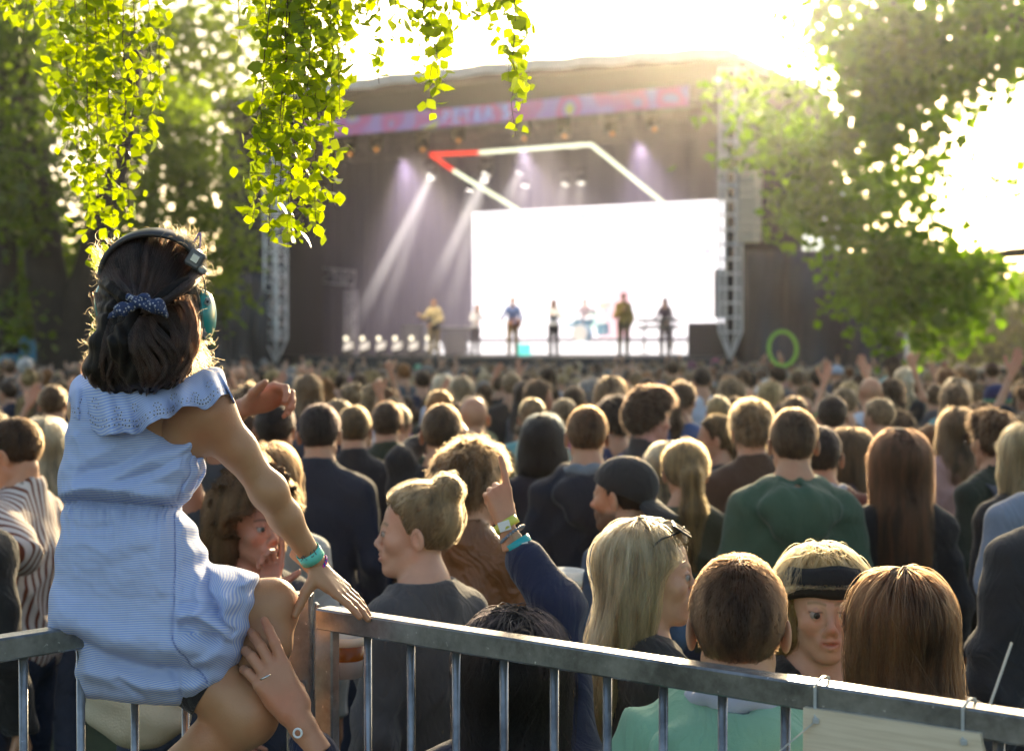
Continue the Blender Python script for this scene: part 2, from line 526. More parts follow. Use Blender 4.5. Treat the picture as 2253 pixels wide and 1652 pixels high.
# wide end plate of the left barrier with bolt holes and brackets
q0, q1 = P(636, 1305, 2.93), P(676, 1305, 2.93)
plate = MB().box(((q0[0] + q1[0]) / 2, 2.955, .97), (.05, .05, 1.05), None, .004)
part(plate, 'end_post', GALV, bl)
bk = MB()
for zz in (1.23, 1.10, .98): part(MB().box(((q0[0] + q1[0]) / 2 + .014, 2.925, zz), (.05, .012, .022), None, .002), 'bracket', GALV, bl)
for zz in (1.31, 1.16, 1.02):
    part(MB().tube([((q0[0] + q1[0]) / 2 + .008, 2.93, zz), ((q0[0] + q1[0]) / 2 + .008, 2.915, zz)], .008, 12), 'bolt', GALV, bl)
# deck edge the barriers stand on (below the picture)
dk = MB()
dk.prism([(-2.2, -3.0), (2.6, -3.0), (2.6, .9), tuple(rp(.02, .08)[:2]), tuple(lp(.55, .08)[:2]), (-2.2, 1.25)], 0.02, .38)
d = dk.obj('viewing_deck', wood); tag(d, 'wooden deck the steel barriers stand on', 'deck')
# plywood board on the right barrier
def ply():
    m, nt, out = newmat('plywood'); b = N(nt, 'BsdfPrincipled'); tc = N(nt, 'TexCoord'); mp = N(nt, 'Mapping')
    mp.inputs['Rotation'].default_value = (0, 0, .0); mp.inputs['Scale'].default_value = (3, 3, 60)
    nz = N(nt, 'TexNoise'); setin(nz, Scale=2.2, Detail=8.0, Roughness=.6)
    nt.links.new(tc.outputs['Object'], mp.inputs[0]); nt.links.new(mp.outputs[0], nz.inputs[0])
    cr = N(nt, 'ValToRGB'); cr.color_ramp.elements[0].position = .3; cr.color_ramp.elements[0].color = (.60, .49, .34, 1)
    cr.color_ramp.elements[1].position = .7; cr.color_ramp.elements[1].color = (.78, .67, .50, 1)
    nt.links.new(nz.outputs[0], cr.inputs[0]); nt.links.new(cr.outputs[0], b.inputs['Base Color']); b.inputs['Roughness'].default_value = .7
    nt.links.new(b.outputs[0], out.inputs[0]); return m
def on_rail(x, y, off=-.006):    # where the ray through a pixel meets the plane just before the right barrier's front face
    q = P(x, y, 1.0) - np.array([0, 0, CAMZ]); a = RA - RN * off
    k = (a @ RN) / (q[:2] @ RN); return np.array([q[0] * k, q[1] * k, CAMZ + q[2] * k])
bc = [on_rail(1767, 1556), on_rail(2150, 1612), on_rail(2168, 1660), on_rail(2156, 1700)]
tl, tr_ = on_rail(1767, 1556, -.01), on_rail(2156, 1614, -.01)
dz = .26
pb = MB(); nrm = np.array([RN[0], RN[1], 0]) * .009
edge = [tl, tr_, tr_ + np.array([.002, 0, -.012]), tr_ + np.array([.006, -.002, -.03]), tr_ - np.array([-.008, 0, dz]), tl - np.array([.0, 0, dz])]
fr = [e + nrm * 0 for e in edge]; bkk = [e - nrm for e in edge]; n = len(edge)
pb.add(fr + bkk, [tuple(range(n)), tuple(range(2 * n - 1, n - 1, -1))] + [(i, n + i, n + (i + 1) % n, (i + 1) % n) for i in range(n)])
bo = pb.obj('plywood_board', ply()); tag(bo, 'bare plywood board hanging from the steel rail by plastic zip ties', 'board')
nyl = mat('white_nylon', (.62, .64, .62), .35, trans=.35)
def ziptie(x, y_top, y_bot, label, tail=None):
    a = on_rail(x, y_top, -.004); b = on_rail(x + 2, y_bot, -.012)
    t = (np.array(a[:2]) - RA) @ RD
    top = ZR + .003
    pts = [b, (a[0], a[1], ZR - .03), (a[0], a[1], ZR - .002)] + [rp(t + .003, o, top + .006 * math.sin(math.pi * (o + .003) / .047)) for o in (.0, .012, .024, .036)] + [rp(t + .004, .045, ZR - .02), rp(t + .004, .045, ZR - .1)]
    z = MB()
    for i in range(len(pts) - 1): z.beam(pts[i], pts[i + 1], .0042, .0018)
    z.box(b, (.009, .007, .008), None, .001)
    if tail is not None: z.beam(b, tail, .004, .0016)
    o = z.obj('zip_tie', nyl); tag(o, label, 'zip tie', 'zip ties holding the plywood board'); return o
ziptie(1793, 1520, 1585, 'white zip tie with a long tail at one corner of the plywood board', on_rail(1715, 1652, -.03))
ziptie(2118, 1575, 1632, 'white zip tie at the far-end corner of the plywood board, beside the rail end')
a = on_rail(2176, 1556, .045); b = on_rail(2226, 1413, .06)
zt = MB().beam(a, b, .0075, .002); zt.beam(a, a - (b - a) * .25, .0075, .002)
o = zt.obj('zip_tie_tail', nyl); tag(o, 'stiff pale zip tie tail sticking up above the steel rail', 'zip tie')
# ================================================================== stage
SO = np.array([-6.6, 46.2]); SU = np.array([.8813, -.4725]); SV = np.array([.4725, .8813])
SROT = math.atan2(SU[1], SU[0])
def S3(s, v, z): q = SO + SU * s + SV * v; return (q[0], q[1], z)
def SP(x, y, v=0.0):
    q = P(x, y, 1.0) - np.array([0, 0, CAMZ]); a = SO + SV * v; k = (a @ SV) / (q[:2] @ SV)
    p = q[:2] * k - SO; return float(p @ SU), float(CAMZ + q[2] * k)
def SPP(x, y, v=0.0): s, z = SP(x, y, v); return S3(s, v, z)
SM = Matrix.Rotation(SROT, 3, 'Z')
stage = empty('open_air_stage', 'large open-air festival stage with a grey roof, dark mesh walls and truss towers', 'stage', S3(6.5, 0, 0))
def spart(mb, name, m, parent=None, smooth=False):
    o = mb.obj(name, m, None, smooth); pr = parent or stage
    o.parent = pr; o.matrix_parent_inverse = Matrix.Translation(-Vector(stage.location)) if pr is stage else Matrix.Identity(4)
    return o
def sbox(mb, s0, s1, v0, v1, z0, z1, bev=0):
    return mb.box(S3((s0 + s1) / 2, (v0 + v1) / 2, (z0 + z1) / 2), (abs(s1 - s0), abs(v1 - v0), abs(z1 - z0)), SM, bev)
blackcloth = mat('black_scrim', (.012, .012, .015), .85, bump=1.0, bscale=1.2, aniso_noise=(6, 6, .4), var=.25, vscale=.6)
drape = mat('stage_drape', (.026, .024, .034), .9, bump=1.0, bscale=1.5, aniso_noise=(5, 5, .15), var=.3, vscale=.5)
deckm = mat('stage_floor', (.04, .04, .045), .5, var=.2)
alu = mat('aluminium_truss', (.72, .72, .72), .45, metal=.3, var=.15, vscale=3)
alud = mat('dark_truss', (.16, .15, .17), .5, metal=.6)
pvc = mat('roof_fabric', (.62, .64, .66), .55, trans=.35, var=.08)
# deck, walls
ZF = 1.80
spart(sbox(MB(), -1.6, 14.2, .0, 9, .9, ZF, .02), 'deck', deckm)
spart(sbox(MB(), -3.2, 19, -.35, -.3, 0.0, 1.55), 'front_skirt', blackcloth)
def pleated(s0, s1, v, z0, z1, n=120, amp=.12, axis_='s'):
    V = []; F = []
    for i in range(n + 1):
        t = i / n; a = amp * (math.sin(t * n * .9) * .6 + math.sin(t * n * .37 + 1) * .5)
        for z in (z0, z1):
            V.append(S3(s0 + (s1 - s0) * t, v + a, z) if axis_ == 's' else S3(v + a, s0 + (s1 - s0) * t, z))
    for i in range(n): F.append((2 * i, 2 * i + 2, 2 * i + 3, 2 * i + 1))
    mb = MB(); mb.add(V, F); return mb
spart(pleated(-1.6, 14.3, 8.6, ZF, 10.55), 'back_drape', drape)
spart(sbox(MB(), -3.0, 14.6, 9.02, 9.1, 0, 10.5), 'added_back_wall', blackcloth)  # unseen outer wall, added to stop sun leaking onto the drapes
spart(pleated(.3, 8.95, -1.4, ZF, 10.15, 90, .1, 'v'), 'side_drape', drape)
spart(sbox(MB(), -2.9, -2.8, .4, 9.0, 0, 10.0), 'added_side_wall', blackcloth)  # outer side walls likewise added to shut out the sun
spart(sbox(MB(), 14.45, 14.55, .4, 9.0, 0, 10.0), 'added_side_wall', blackcloth)
spart(pleated(.3, 8.95, 14.1, ZF, 10.15, 90, .1, 'v'), 'side_drape', drape)
# roof: arched fabric with a pale front edge, dark inside
def roof(z_off, v0, v1, th, s0=-3.3, s1=14.6, n=40):
    V, F = [], []
    for i in range(n + 1):
        t = i / n; s = s0 + (s1 - s0) * t
        z = 10.05 + .25 * math.sin(math.pi * t) + z_off + .03 * math.sin(i * 1.7)
        for v in (v0, v1):
            for dz in (0, th): V.append(S3(s, v, z + dz + (.25 * (v - v0) / (v1 - v0) if v1 > v0 + 1 else 0)))
    for i in range(n):
        a = 4 * i; b = a + 4
        F += [(a, b, b + 1, a + 1), (a + 1, b + 1, b + 3, a + 3), (a + 3, b + 3, b + 2, a + 2), (a + 2, b + 2, b, a)]
    F += [(0, 1, 3, 2), (4 * n, 4 * n + 2, 4 * n + 3, 4 * n + 1)]
    mb = MB(); mb.add(V, F); return mb
spart(roof(0, -.8, 9, .12), 'roof', pvc)
spart(roof(-.14, -.7, 8.9, .06, -3.2, 14.5), 'roof_lining', blackcloth)
spart(roof(-.16, -.86, -.78, .30), 'roof_edge', pvc)
spart(sbox(MB(), -2.9, 14.2, -.3, -.25, 8.9, 10.0), 'front_valance', blackcloth)
# roof trusses
def truss(mb, a, b, w=.45, r=.03, bays=None, diag=True, up=(0, 0, 1)):
    a, b = Vector(a), Vector(b); d = (b - a); L = d.length; d.normalize()
    u = Vector(up)
    if abs(d.dot(u)) > .9: u = Vector((SV[0], SV[1], 0))
    x = d.cross(u).normalized(); y = x.cross(d)
    bays = bays or max(2, int(L / w))
    cs = [(x * i + y * j) * w / 2 for i, j in ((-1, -1), (1, -1), (1, 1), (-1, 1))]
    for c in cs: mb.tube([a + c, b + c], r, 6)
    for k in range(bays + 1):
        p = a + d * L * k / bays
        for i in range(4): mb.tube([p + cs[i], p + cs[(i + 1) % 4]], r * .6, 5, caps=False)
        if diag and k < bays:
            q = a + d * L * (k + 1) / bays
            for i in range(4):
                j = (i + 1) % 4
                mb.tube([p + cs[i if k % 2 else j], q + cs[j if k % 2 else i]], r * .55, 5, caps=False)
    return mb
spart(truss(MB(), S3(-2.4, .0, 9.2), S3(13.7, .0, 9.2), .5, .03), 'front_truss', alud)
spart(truss(MB(), S3(-1.2, 4, 8.9), S3(13.7, 4, 8.9), .5, .03), 'middle_truss', alud)
# towers with a spigot point at the foot
def tower(x, ytop, ybot, w, diag, v=-.9, name='tower'):
    s, zb = SP(x, ybot, v); _, zt = SP(x, ytop, v)
    mb = MB(); truss(mb, S3(s, v, zb + .75), S3(s, v, zt), w, .045, None if diag else int((zt - zb) / .42), diag)
    b = Vector(S3(s, v, zb))
    for i, j in ((-1, -1), (1, -1), (1, 1), (-1, 1)):
        mb.tube([b, Vector(S3(s + i * w / 2, v + j * w / 2, zb + .75))], .035, 6)
    return spart(mb, name, alu)
tower(607, 330, 798, .50, True)
tower(1607, 150, 792, .46, False)
# side wings
def wing(pts, v, th, name, m):
    q = [SP(x, y, v) for x, y in pts]; n = len(q)
    V = [S3(s, v, z) for s, z in q] + [S3(s, v + th, z) for s, z in q]
    mb = MB(); mb.add(V, [tuple(range(n)), tuple(range(2 * n - 1, n - 1, -1))] + [(i, n + i, n + (i + 1) % n, (i + 1) % n) for i in range(n)])
    return spart(mb, name, m)
wing([(485, 830), (592, 830), (592, 300), (485, 290)], -.5, 3.0, 'side_wing', blackcloth)
wing([(1628, 830), (1757, 830), (1757, 170), (1628, 190)], .2, 2.5, 'side_wing', blackcloth)
# black cloth screens beside the stage
cl = MB()
def cloth_screen(x0, x1, yt, yb, v, label, seed):
    s0, z1 = SP(x0, yt, v); s1, z1b = SP(x1, yt, v); n = 90
    V, F = [], []
    r = np.random.default_rng(seed)
    for i in range(n + 1):
        t = i / n; s = s0 + (s1 - s0) * t
        for j in range(13):
            z = .01 + (z1 + (z1b - z1) * t - .01) * j / 12
            a = .10 * math.sin(s * 5.2 + j * .35 + seed) + .07 * math.sin(s * 11 - j * .5) + .06 * math.sin(j * .9 + s * 1.3)
            V.append(S3(s, v + a, z))
    for i in range(n):
        for j in range(12):
            a = i * 13 + j; F.append((a, a + 13, a + 14, a + 1))
    mb = MB(); mb.add(V, F); o = mb.obj('cloth_screen', tarpm, None, True)
    mo = o.modifiers.new('s', 'SOLIDIFY'); mo.thickness = .01
    tag(o, label, 'cloth screen', 'black cloth screens beside the stage'); return o
tarpm = mat('dark_tarpaulin', (.035, .036, .045), .42, var=.2, vscale=1)
cloth_screen(400, 590, 602, 800, -1.2, 'creased black cloth screen beside the stage at the diagonally braced tower', 1)
cloth_screen(1640, 1992, 552, 800, -.6, 'wide creased black cloth screen behind the green hoop, beside the ladder-like tower', 4)
s, z = SP(1996, 590, -.7)
p = MB().tube([S3(s, -.7, 0), S3(s, -.7, z)], .05, 10); o = p.obj('steel_pole', alu); tag(o, 'thin pale pole at the outer end of the black cloth screen', 'pole')
# low black fence running off to the side behind the crowd
f = MB(); a = S3(SP(1985, 790, .5)[0], .5, 0); f.beam((a[0], a[1], .75), (22, 33.0, .75), .08, 1.55)
o = f.obj('black_fence', blackcloth); tag(o, 'low black covered fence behind the crowd under the maple', 'fence')
f = MB(); f.beam((-20, 40, .78), (S3(SP(480, 790, -1.2)[0], -1.2, 0)[0], S3(SP(480, 790, -1.2)[0], -1.2, 0)[1], .78), .08, 1.56)
o = f.obj('black_fence', blackcloth); tag(o, 'low black covered fence behind the crowd under the forked tree', 'fence')
# ------------------------------------------------------------ screen
def screen_mat():
    m, nt, out = newmat('led_wall'); e = N(nt, 'Emission'); tc = N(nt, 'TexCoord')
    e.inputs[0].default_value = (.93, .90, 1.0, 1); e.inputs[1].default_value = 1.15
    nt.links.new(e.outputs[0], out.inputs[0]); return m
def emis(name, c, s):
    if name in MATS: return MATS[name]
    m, nt, out = newmat(name); e = N(nt, 'Emission'); e.inputs[0].default_value = rgba(c); e.inputs[1].default_value = s
    nt.links.new(e.outputs[0], out.inputs[0]); MATS[name] = m; return m
LEDM = screen_mat()
sc = empty('led_screen', 'huge glowing white video screen at the back of the stage', 'screen', S3(7, 7, ZF))
def scp(mb, name, m): return part(mb, name, m, sc)
s0 = SP(1040, 468, 7)[0]; s1 = SP(1600, 440, 7)[0]
scp(sbox(MB(), s0, s1, 7.0, 7.03, 2.42, 6.95), 'display', LEDM)
scp(sbox(MB(), s0 - .06, s1 + .06, 7.04, 7.25, 2.3, 7.0), 'housing', alud)
for (x, y, wd, hh, c) in ((1281, 476, 22, 18, (.35, .7, 1.0)), (1230, 539, 22, 14, (1.0, .8, .85)), (1556, 553, 18, 16, (.72, .45, 1.0)), (1352, 690, 70, 130, (1.0, .55, .62)), (1310, 705, 44, 36, (.6, .95, .8)), (1300, 760, 60, 10, (1., .8, .8))):
    a, z1 = SP(x - wd / 2, y - hh / 2, 6.96); b, z0 = SP(x + wd / 2, y + hh / 2, 6.96); z0 = max(z0, 2.45)
    if z1 > z0: scp(sbox(MB(), a, b, 6.94, 6.99, z0, z1), 'picture_block', emis('led_%d_%d' % (x, y), c, .8))
ri = sbox(MB(), s0 - .3, s1, 3.6, 3.9, 1.86, 2.26).obj('led_riser', emis('led_riser', (.95, .93, 1), .9)); tag(ri, 'long low white glowing riser front across the stage', 'stage riser')
a, z1 = SP(1140, 762, 3.55); b, _ = SP(1168, 762, 3.55)
o = sbox(MB(), a, b, 3.5, 3.56, 1.83, 2.2).obj('teal_panel', emis('teal_led', (.05, .55, .5), 1.0)); tag(o, 'small teal glowing panel in the riser behind the guitarist in blue', 'light panel')
rf = sbox(MB(), s0 - .3, s1, 3.9, 6.8, ZF + .01, 2.22).obj('stage_riser', deckm); tag(rf, 'dark platform the drum kit stands on, behind the glowing riser front', 'stage riser')
# ------------------------------------------------------------ banner
def bannermat():
    m, nt, out = newmat('banner_print'); b = N(nt, 'BsdfPrincipled'); tc = N(nt, 'TexCoord')
    nz = N(nt, 'TexNoise'); setin(nz, Scale=1.1, Detail=1.0, Roughness=.4); nt.links.new(tc.outputs['Object'], nz.inputs[0])
    cr = N(nt, 'ValToRGB'); cr.color_ramp.interpolation = 'EASE'
    els = cr.color_ramp.elements; els[0].position = .3; els[0].color = (.26, .14, .46, 1); els[1].position = .72; els[1].color = (.40, .38, .10, 1)
    for p_, c in ((.42, (.28, .17, .46, 1)), (.5, (.36, .10, .32, 1)), (.57, (.40, .09, .24, 1)), (.64, (.27, .17, .46, 1))):
        e = els.new(p_); e.color = c
    nt.links.new(nz.outputs[0], cr.inputs[0]); nt.links.new(cr.outputs[0], b.inputs['Base Color']); b.inputs['Roughness'].default_value = .6
    nt.links.new(cr.outputs[0], b.inputs['Emission Color']); b.inputs['Emission Strength'].default_value = .10  # faint glow added to the printed cloth, which is no lamp
    nt.links.new(b.outputs[0], out.inputs[0]); return m
sA, zA = SP(672, 268, -.45); sB, zB = SP(1516, 208, -.45)
_, zA0 = SP(672, 306, -.45)
bn = sbox(MB(), sA, sB, -.47, -.44, zA0, zA).obj('stage_banner', bannermat())
tag(bn, 'long purple and pink printed banner hung across the stage under the roof', 'banner')
fc = bpy.data.curves.new('banner_lettering', 'FONT'); fc.body = 'PETER S'; fc.size = (zA - zA0) * 1.02; fc.extrude = .004; fc.space_character = 1.25
fc.materials.append(mat('banner_blue', (.30, .42, .82), .6, emit=(.3, .42, .82), estr=.12))  # lettering glows faintly too, brightness put into the print
def text_mesh(fc, M, name, parent):
    fo = bpy.data.objects.new('tmp_text', fc); link(fo); bpy.context.view_layer.update(); dg = bpy.context.evaluated_depsgraph_get(); me = bpy.data.meshes.new_from_object(fo.evaluated_get(dg)); bpy.data.objects.remove(fo)
    me.transform(M); o = bpy.data.objects.new(name, me); link(o, parent)
    if parent is not None and parent.type == 'EMPTY': o.matrix_parent_inverse = Matrix.Translation(-Vector(parent.location))
    return o
ss, _ = SP(972, 270, -.5)
text_mesh(fc, Matrix.Translation(S3(ss, -.485, zA0 + .1)) @ Matrix.Rotation(SROT, 4, 'Z') @ Matrix.Rotation(math.pi / 2, 4, 'X'), 'banner_lettering', bn)
# ------------------------------------------------------------ LED line frame
lf = empty('led_line_frame', 'big angular frame of glowing light tubes hung above the video screen, one corner red', 'light frame', S3(6, 3, 6))
v1 = 3.0
cor = [(948, 340), (1056, 336), (1300, 318), (1460, 447), (1500, 480), (1200, 500), (1140, 462), (998, 376)]
for i, (a, b) in enumerate(((0, 1), (1, 2), (2, 3), (6, 7), (7, 0))):
    c = emis('tube_red', (1, .03, .02), .8) if i in (0, 4) else emis('tube_white', (.92, 1, .74), .8)
    part(MB().beam(SPP(*cor[a], v1), SPP(*cor[b], v1), .13, .1), 'light_tube', c, lf)
for i in (0, 1, 2):
    q = SPP(*cor[i], v1); part(MB().tube([q, (q[0], q[1], 9.0)], .012, 5), 'hanging_cable', alud, lf)
# ------------------------------------------------------------ lamps and beams
lampm = mat('lamp_black', (.02, .02, .022), .4)
lens_w = emis('lens_white', (1, .97, .92), 9)
def beam_mat(name, dens, q, L):  # cones glow by themselves, standing in for lamp light in smoke
    m, nt, out = newmat(name)
    e = N(nt, 'Emission'); e.inputs[0].default_value = (1, .94, .95, 1)
    tc = N(nt, 'TexCoord'); ds = N(nt, 'VectorMath', operation='DISTANCE'); ds.inputs[1].default_value = q; nt.links.new(tc.outputs['Object'], ds.inputs[0])
    mr = N(nt, 'MapRange'); mr.interpolation_type = 'SMOOTHSTEP'; mr.inputs[1].default_value = 0; mr.inputs[2].default_value = L; mr.inputs[3].default_value = dens * 2.6; mr.inputs[4].default_value = 0.0
    nt.links.new(ds.outputs['Value'], mr.inputs[0]); nt.links.new(mr.outputs[0], e.inputs[1])
    nt.links.new(e.outputs[0], out.inputs['Volume']); return m
def moving_head(px, py, v, label, beam=None, dens=.5, group=None, w0=.13, w1=.3):
    q = Vector(SPP(px, py, v))
    root = empty('stage_lamp', label, 'stage lamp', q, group=group)
    dirv = Vector((0, 0, -1))
    if beam is not None:
        e = Vector(SPP(*beam[:2], beam[2])); dirv = (e - q).normalized()
    M = dirv.to_track_quat('Z', 'Y').to_matrix()
    part(MB().lathe([(.10, -.32), (.15, -.28), (.17, -.1), (.17, -.02), (.14, 0)], 16, q, M), 'head', lampm, root, True)
    yk = MB(); yk.box(q + Vector((0, 0, .42)), (.38, .26, .16), SM, .02)
    for sx in (-1, 1): yk.box(q + Vector((SU[0], SU[1], 0)) * .2 * sx + Vector((0, 0, .12)) - dirv * .1, (.04, .1, .62), SM)
    part(yk, 'yoke', lampm, root)
    if beam is not None:
        part(MB().lathe([(.001, .005), (.12, .005), (.12, .012), (.001, .012)], 16, q, M), 'lens', lens_w, root)
        L = (e - q).length
        part(MB().lathe([(w0, .02), (w1, L)], 20, q, M), 'glow_beam', beam_mat('beam_glow', dens, q, L), root, True)
    return root
BE = [(948, 386, 3.5, (770, 740, 3.5), .36), (946, 392, 4.5, (822, 760, 4.5), .16), (1070, 382, 3.5, (940, 660, 3.8), .36), (1066, 396, 4.5, (975, 740, 4.5), .18),
      (1143, 378, 4.5, (1100, 470, 4.8), .25), (1155, 408, 5.5, (1140, 470, 5.6), .14), (1034, 418, 5.5, (1012, 520, 5.6), .12), (1243, 404, 5.5, (1228, 470, 5.7), .12), (1279, 402, 5.5, (1268, 470, 5.7), .12)]
names = ['stage lamp throwing the longest, leftmost slanting white beam', 'stage lamp with a faint steep beam just behind the longest beam', 'stage lamp whose bright beam crosses the glowing light frame',
         'stage lamp with a faint beam ending beside the cream guitarist', 'stage lamp with a short warm beam above the video screen corner', 'small stage lamp with a short faint beam inside the light frame',
         'dim small stage lamp just outside the light frame', 'small stage lamp with a thin beam above the middle of the screen', 'small stage lamp with a thin beam above the screen beside its twin']
for (x, y, v, b, dn), nm in zip(BE, names): moving_head(x, y, v, nm, b, dn, 'stage lamps with visible beams')
DK = [(770, 335, 'dark lamp with orange glints under the left end of the banner'), (828, 325, 'dark lamp hanging second from the left end of the banner'), (930, 325, 'dark lamp above the red corner of the light frame'),
      (1008, 305, 'dark lamp above the red and white joint of the light frame'), (1152, 300, 'dark lamp half behind the dangling birch twig'), (1240, 295, 'dark lamp above the middle of the light frame'), (1345, 290, 'dark lamp beyond the top corner of the light frame'), (1437, 280, 'dark lamp near the right end of the banner')]
amber = emis('amber_glint', (1, .42, .10), .45)  # glint on each unlit lamp put in as a glowing disc
for x, y, nm in DK:
    rt = moving_head(x, y, 1.0, nm, None, 0, 'dark lamps under the banner')
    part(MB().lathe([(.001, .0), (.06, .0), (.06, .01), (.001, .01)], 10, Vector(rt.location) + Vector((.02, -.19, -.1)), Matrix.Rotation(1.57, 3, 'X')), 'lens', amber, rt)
# added wash spots without fixtures, lighting the stage smoke and players
for (s, v, z, e, c) in ((2.0, 2.5, 8.4, 150, (.82, .70, 1.0)), (6.5, 2.5, 8.4, 150, (.92, .84, 1.0)), (10.5, 2.5, 8.4, 150, (.82, .70, 1.0)), (3.5, -.2, 8.8, 330, (1, .90, .70)), (8.0, -.2, 8.8, 330, (1, .90, .70))):
    L = bpy.data.lights.new('added_wash', 'SPOT'); L.energy = e * 6; L.color = c; L.spot_size = R(75); L.spot_blend = .8; L.shadow_soft_size = .15
    o = bpy.data.objects.new('added_wash', L); link(o); o.location = S3(s, v, z)
    o.rotation_euler = (Vector(S3(s, v + 3, 2)) - Vector(S3(s, v, z))).to_track_quat('-Z', 'Y').to_euler()
# smoke over the stage
SMOKE = True
if SMOKE:
    o = sbox(MB(), -1.0, 13.6, .6, 8.2, ZF + .02, 9.6).obj('stage_smoke'); tag(o, kind='stuff')
    m, nt, out = newmat('smoke_air'); pv = N(nt, 'VolumePrincipled'); setin(pv, Density=.045, Anisotropy=.2); pv.inputs['Color'].default_value = (.85, .78, .98, 1)
    nt.links.new(pv.outputs[0], out.inputs['Volume']); o.data.materials.append(m)
# ------------------------------------------------------------ things on the stage floor
t = truss(MB(), SPP(636, 598, 3), SPP(772, 612, 3), .45, .03).obj('truss_arch', alu)
mbb = MB()
truss(mbb, SPP(636, 598, 3), SPP(772, 612, 3), .5, .03); truss(mbb, SPP(772, 640, 3), S3(SP(772, 640, 3)[0], 3, ZF), .3, .025); truss(mbb, SPP(640, 640, 3), S3(SP(640, 640, 3)[0], 3, ZF), .3, .025)
bpy.data.objects.remove(t); t = mbb.obj('truss_arch', mat('grey_truss', (.42, .40, .42), .5, metal=.3)); tag(t, 'grey truss arch standing in the dim side of the stage', 'truss')
for i in range(6):
    x = 768 + i * 36
    s, _ = SP(x, 765, 2.0)
    rt = empty('floor_light', 'floor light panel on the stage edge, %s in the tilted row' % ('first', 'second', 'third', 'fourth', 'fifth', 'last')[i], 'floor light', S3(s, 2.0, ZF), group='tilted floor lights in a row')
    Mx = SM @ Matrix.Rotation(-.25, 3, 'Y') @ Matrix.Rotation(-.5, 3, 'X')
    part(MB().box(S3(s, 2.0, ZF + .3), (.42, .1, .34), Mx, .02), 'housing', lampm, rt)
    part(MB().box(Vector(S3(s, 2.0, ZF + .3)) + Mx @ Vector((0, -.06, 0)), (.34, .02, .26), Mx), 'panel', emis('floor_panel', (1, .9, .82), .45), rt)
    part(MB().lathe([(.001, 0), (.07, 0), (.07, .05), (.001, .05)], 12, Vector(S3(s - .12, 2.0, ZF + .58)), Matrix.Rotation(1.4, 3, 'X')), 'bulb', emis('bulb', (1, .9, .7), 1.2), rt)
    part(MB().box(S3(s, 2.0, ZF + .06), (.3, .3, .1), SM, .02), 'base', lampm, rt)
def blk(x0, x1, y0, y1, v, name, label, cat, m=lampm, th=.7, extra=True):
    a, z1 = SP(x0, y0, v); b, z0 = SP(x1, y1, v); z0 = ZF + .01 if z0 < ZF + .3 else z0
    o = empty(name, label, cat, S3((a + b) / 2, v, z0))
    part(sbox(MB(), a, b, v, v + th, z0, z1, .03), 'cabinet', m, o)
    if extra:
        part(sbox(MB(), a + .06, b - .06, v - .02, v + .01, z0 + .08, z1 - .08), 'grille', mat('speaker_grille', (.05, .05, .05), .9, bump=.5, bscale=200), o)
        for q in (a + .04, b - .04): part(MB().tube([S3(q, v + .3, z0 + (z1 - z0) * .4), S3(q, v + .3, z0 + (z1 - z0) * .6)], .02, 6), 'handle', alu, o)
    return o
blk(1570, 1592, 592, 700, 3.0, 'speaker_stack', 'tall dark speaker stack in front of the screen edge', 'speaker')
blk(1512, 1596, 710, 772, 2.5, 'equipment_case', 'low dark equipment case by the ladder-like tower', 'case')
blk(880, 930, 712, 770, 3.4, 'amplifier', 'dark amplifier on the stage left of the cream guitarist', 'amplifier')
blk(975, 1030, 728, 770, 3.6, 'amplifier', 'low grey amplifier between the cream guitarist and the bending player', 'amplifier')
blk(686, 726, 720, 786, 3.2, 'equipment_case', 'tall flight case in the dim side of the stage below the truss arch', 'case', alud)
# PA line array (pale ribbed hanging panel) and bright side panel
q = [(1628, 318), (1664, 350), (1672, 545), (1632, 520)]
la = empty('line_array', 'pale ribbed hanging speaker column beside the ladder-like tower', 'speaker', SPP(1650, 430, -1.2))
a, zt = SP(1628, 318, -1.2); b, zb = SP(1671, 535, -1.2)
beige = mat('pale_ribs', (.48, .42, .33), .6)
for i in range(12):
    z = zb + (zt - zb) * (i + .5) / 12; of = .12 * (1 - i / 12) ** 2
    part(MB().box(S3((a + b) / 2 + .04 - of * .2, -1.2 - of, z), (abs(b - a) * .92, .5, (zt - zb) / 12 - .03), SM @ Matrix.Rotation(.05 * (12 - i) / 12, 3, 'X'), .02), 'cabinet', beige, la)
a, zt = SP(1757, 420, .6); b, zb = SP(1862, 548, .6)
sp = empty('side_screen', 'pale side screen half hidden by the maple leaves', 'screen', S3((a + b) / 2, .6, zb))
part(sbox(MB(), a, b, .6, .64, zb, zt), 'display', emis('side_screen', (.86, .9, .8), .9), sp)
fr = MB()
for k in ((a - .06, a, zb - .06, zt + .06), (b, b + .06, zb - .06, zt + .06)): sbox(fr, k[0], k[1], .58, .7, k[2], k[3])
sbox(fr, a, b, .58, .7, zt, zt + .06); sbox(fr, a, b, .58, .7, zb - .06, zb)
part(fr, 'frame', beige, sp)
lg = MB(); truss(lg, S3(a + .3, .95, 0.0), S3(a + .3, .95, zt), .3, .025); truss(lg, S3(b - .3, .95, 0.0), S3(b - .3, .95, zt), .3, .025); part(lg, 'support', alud, sp)
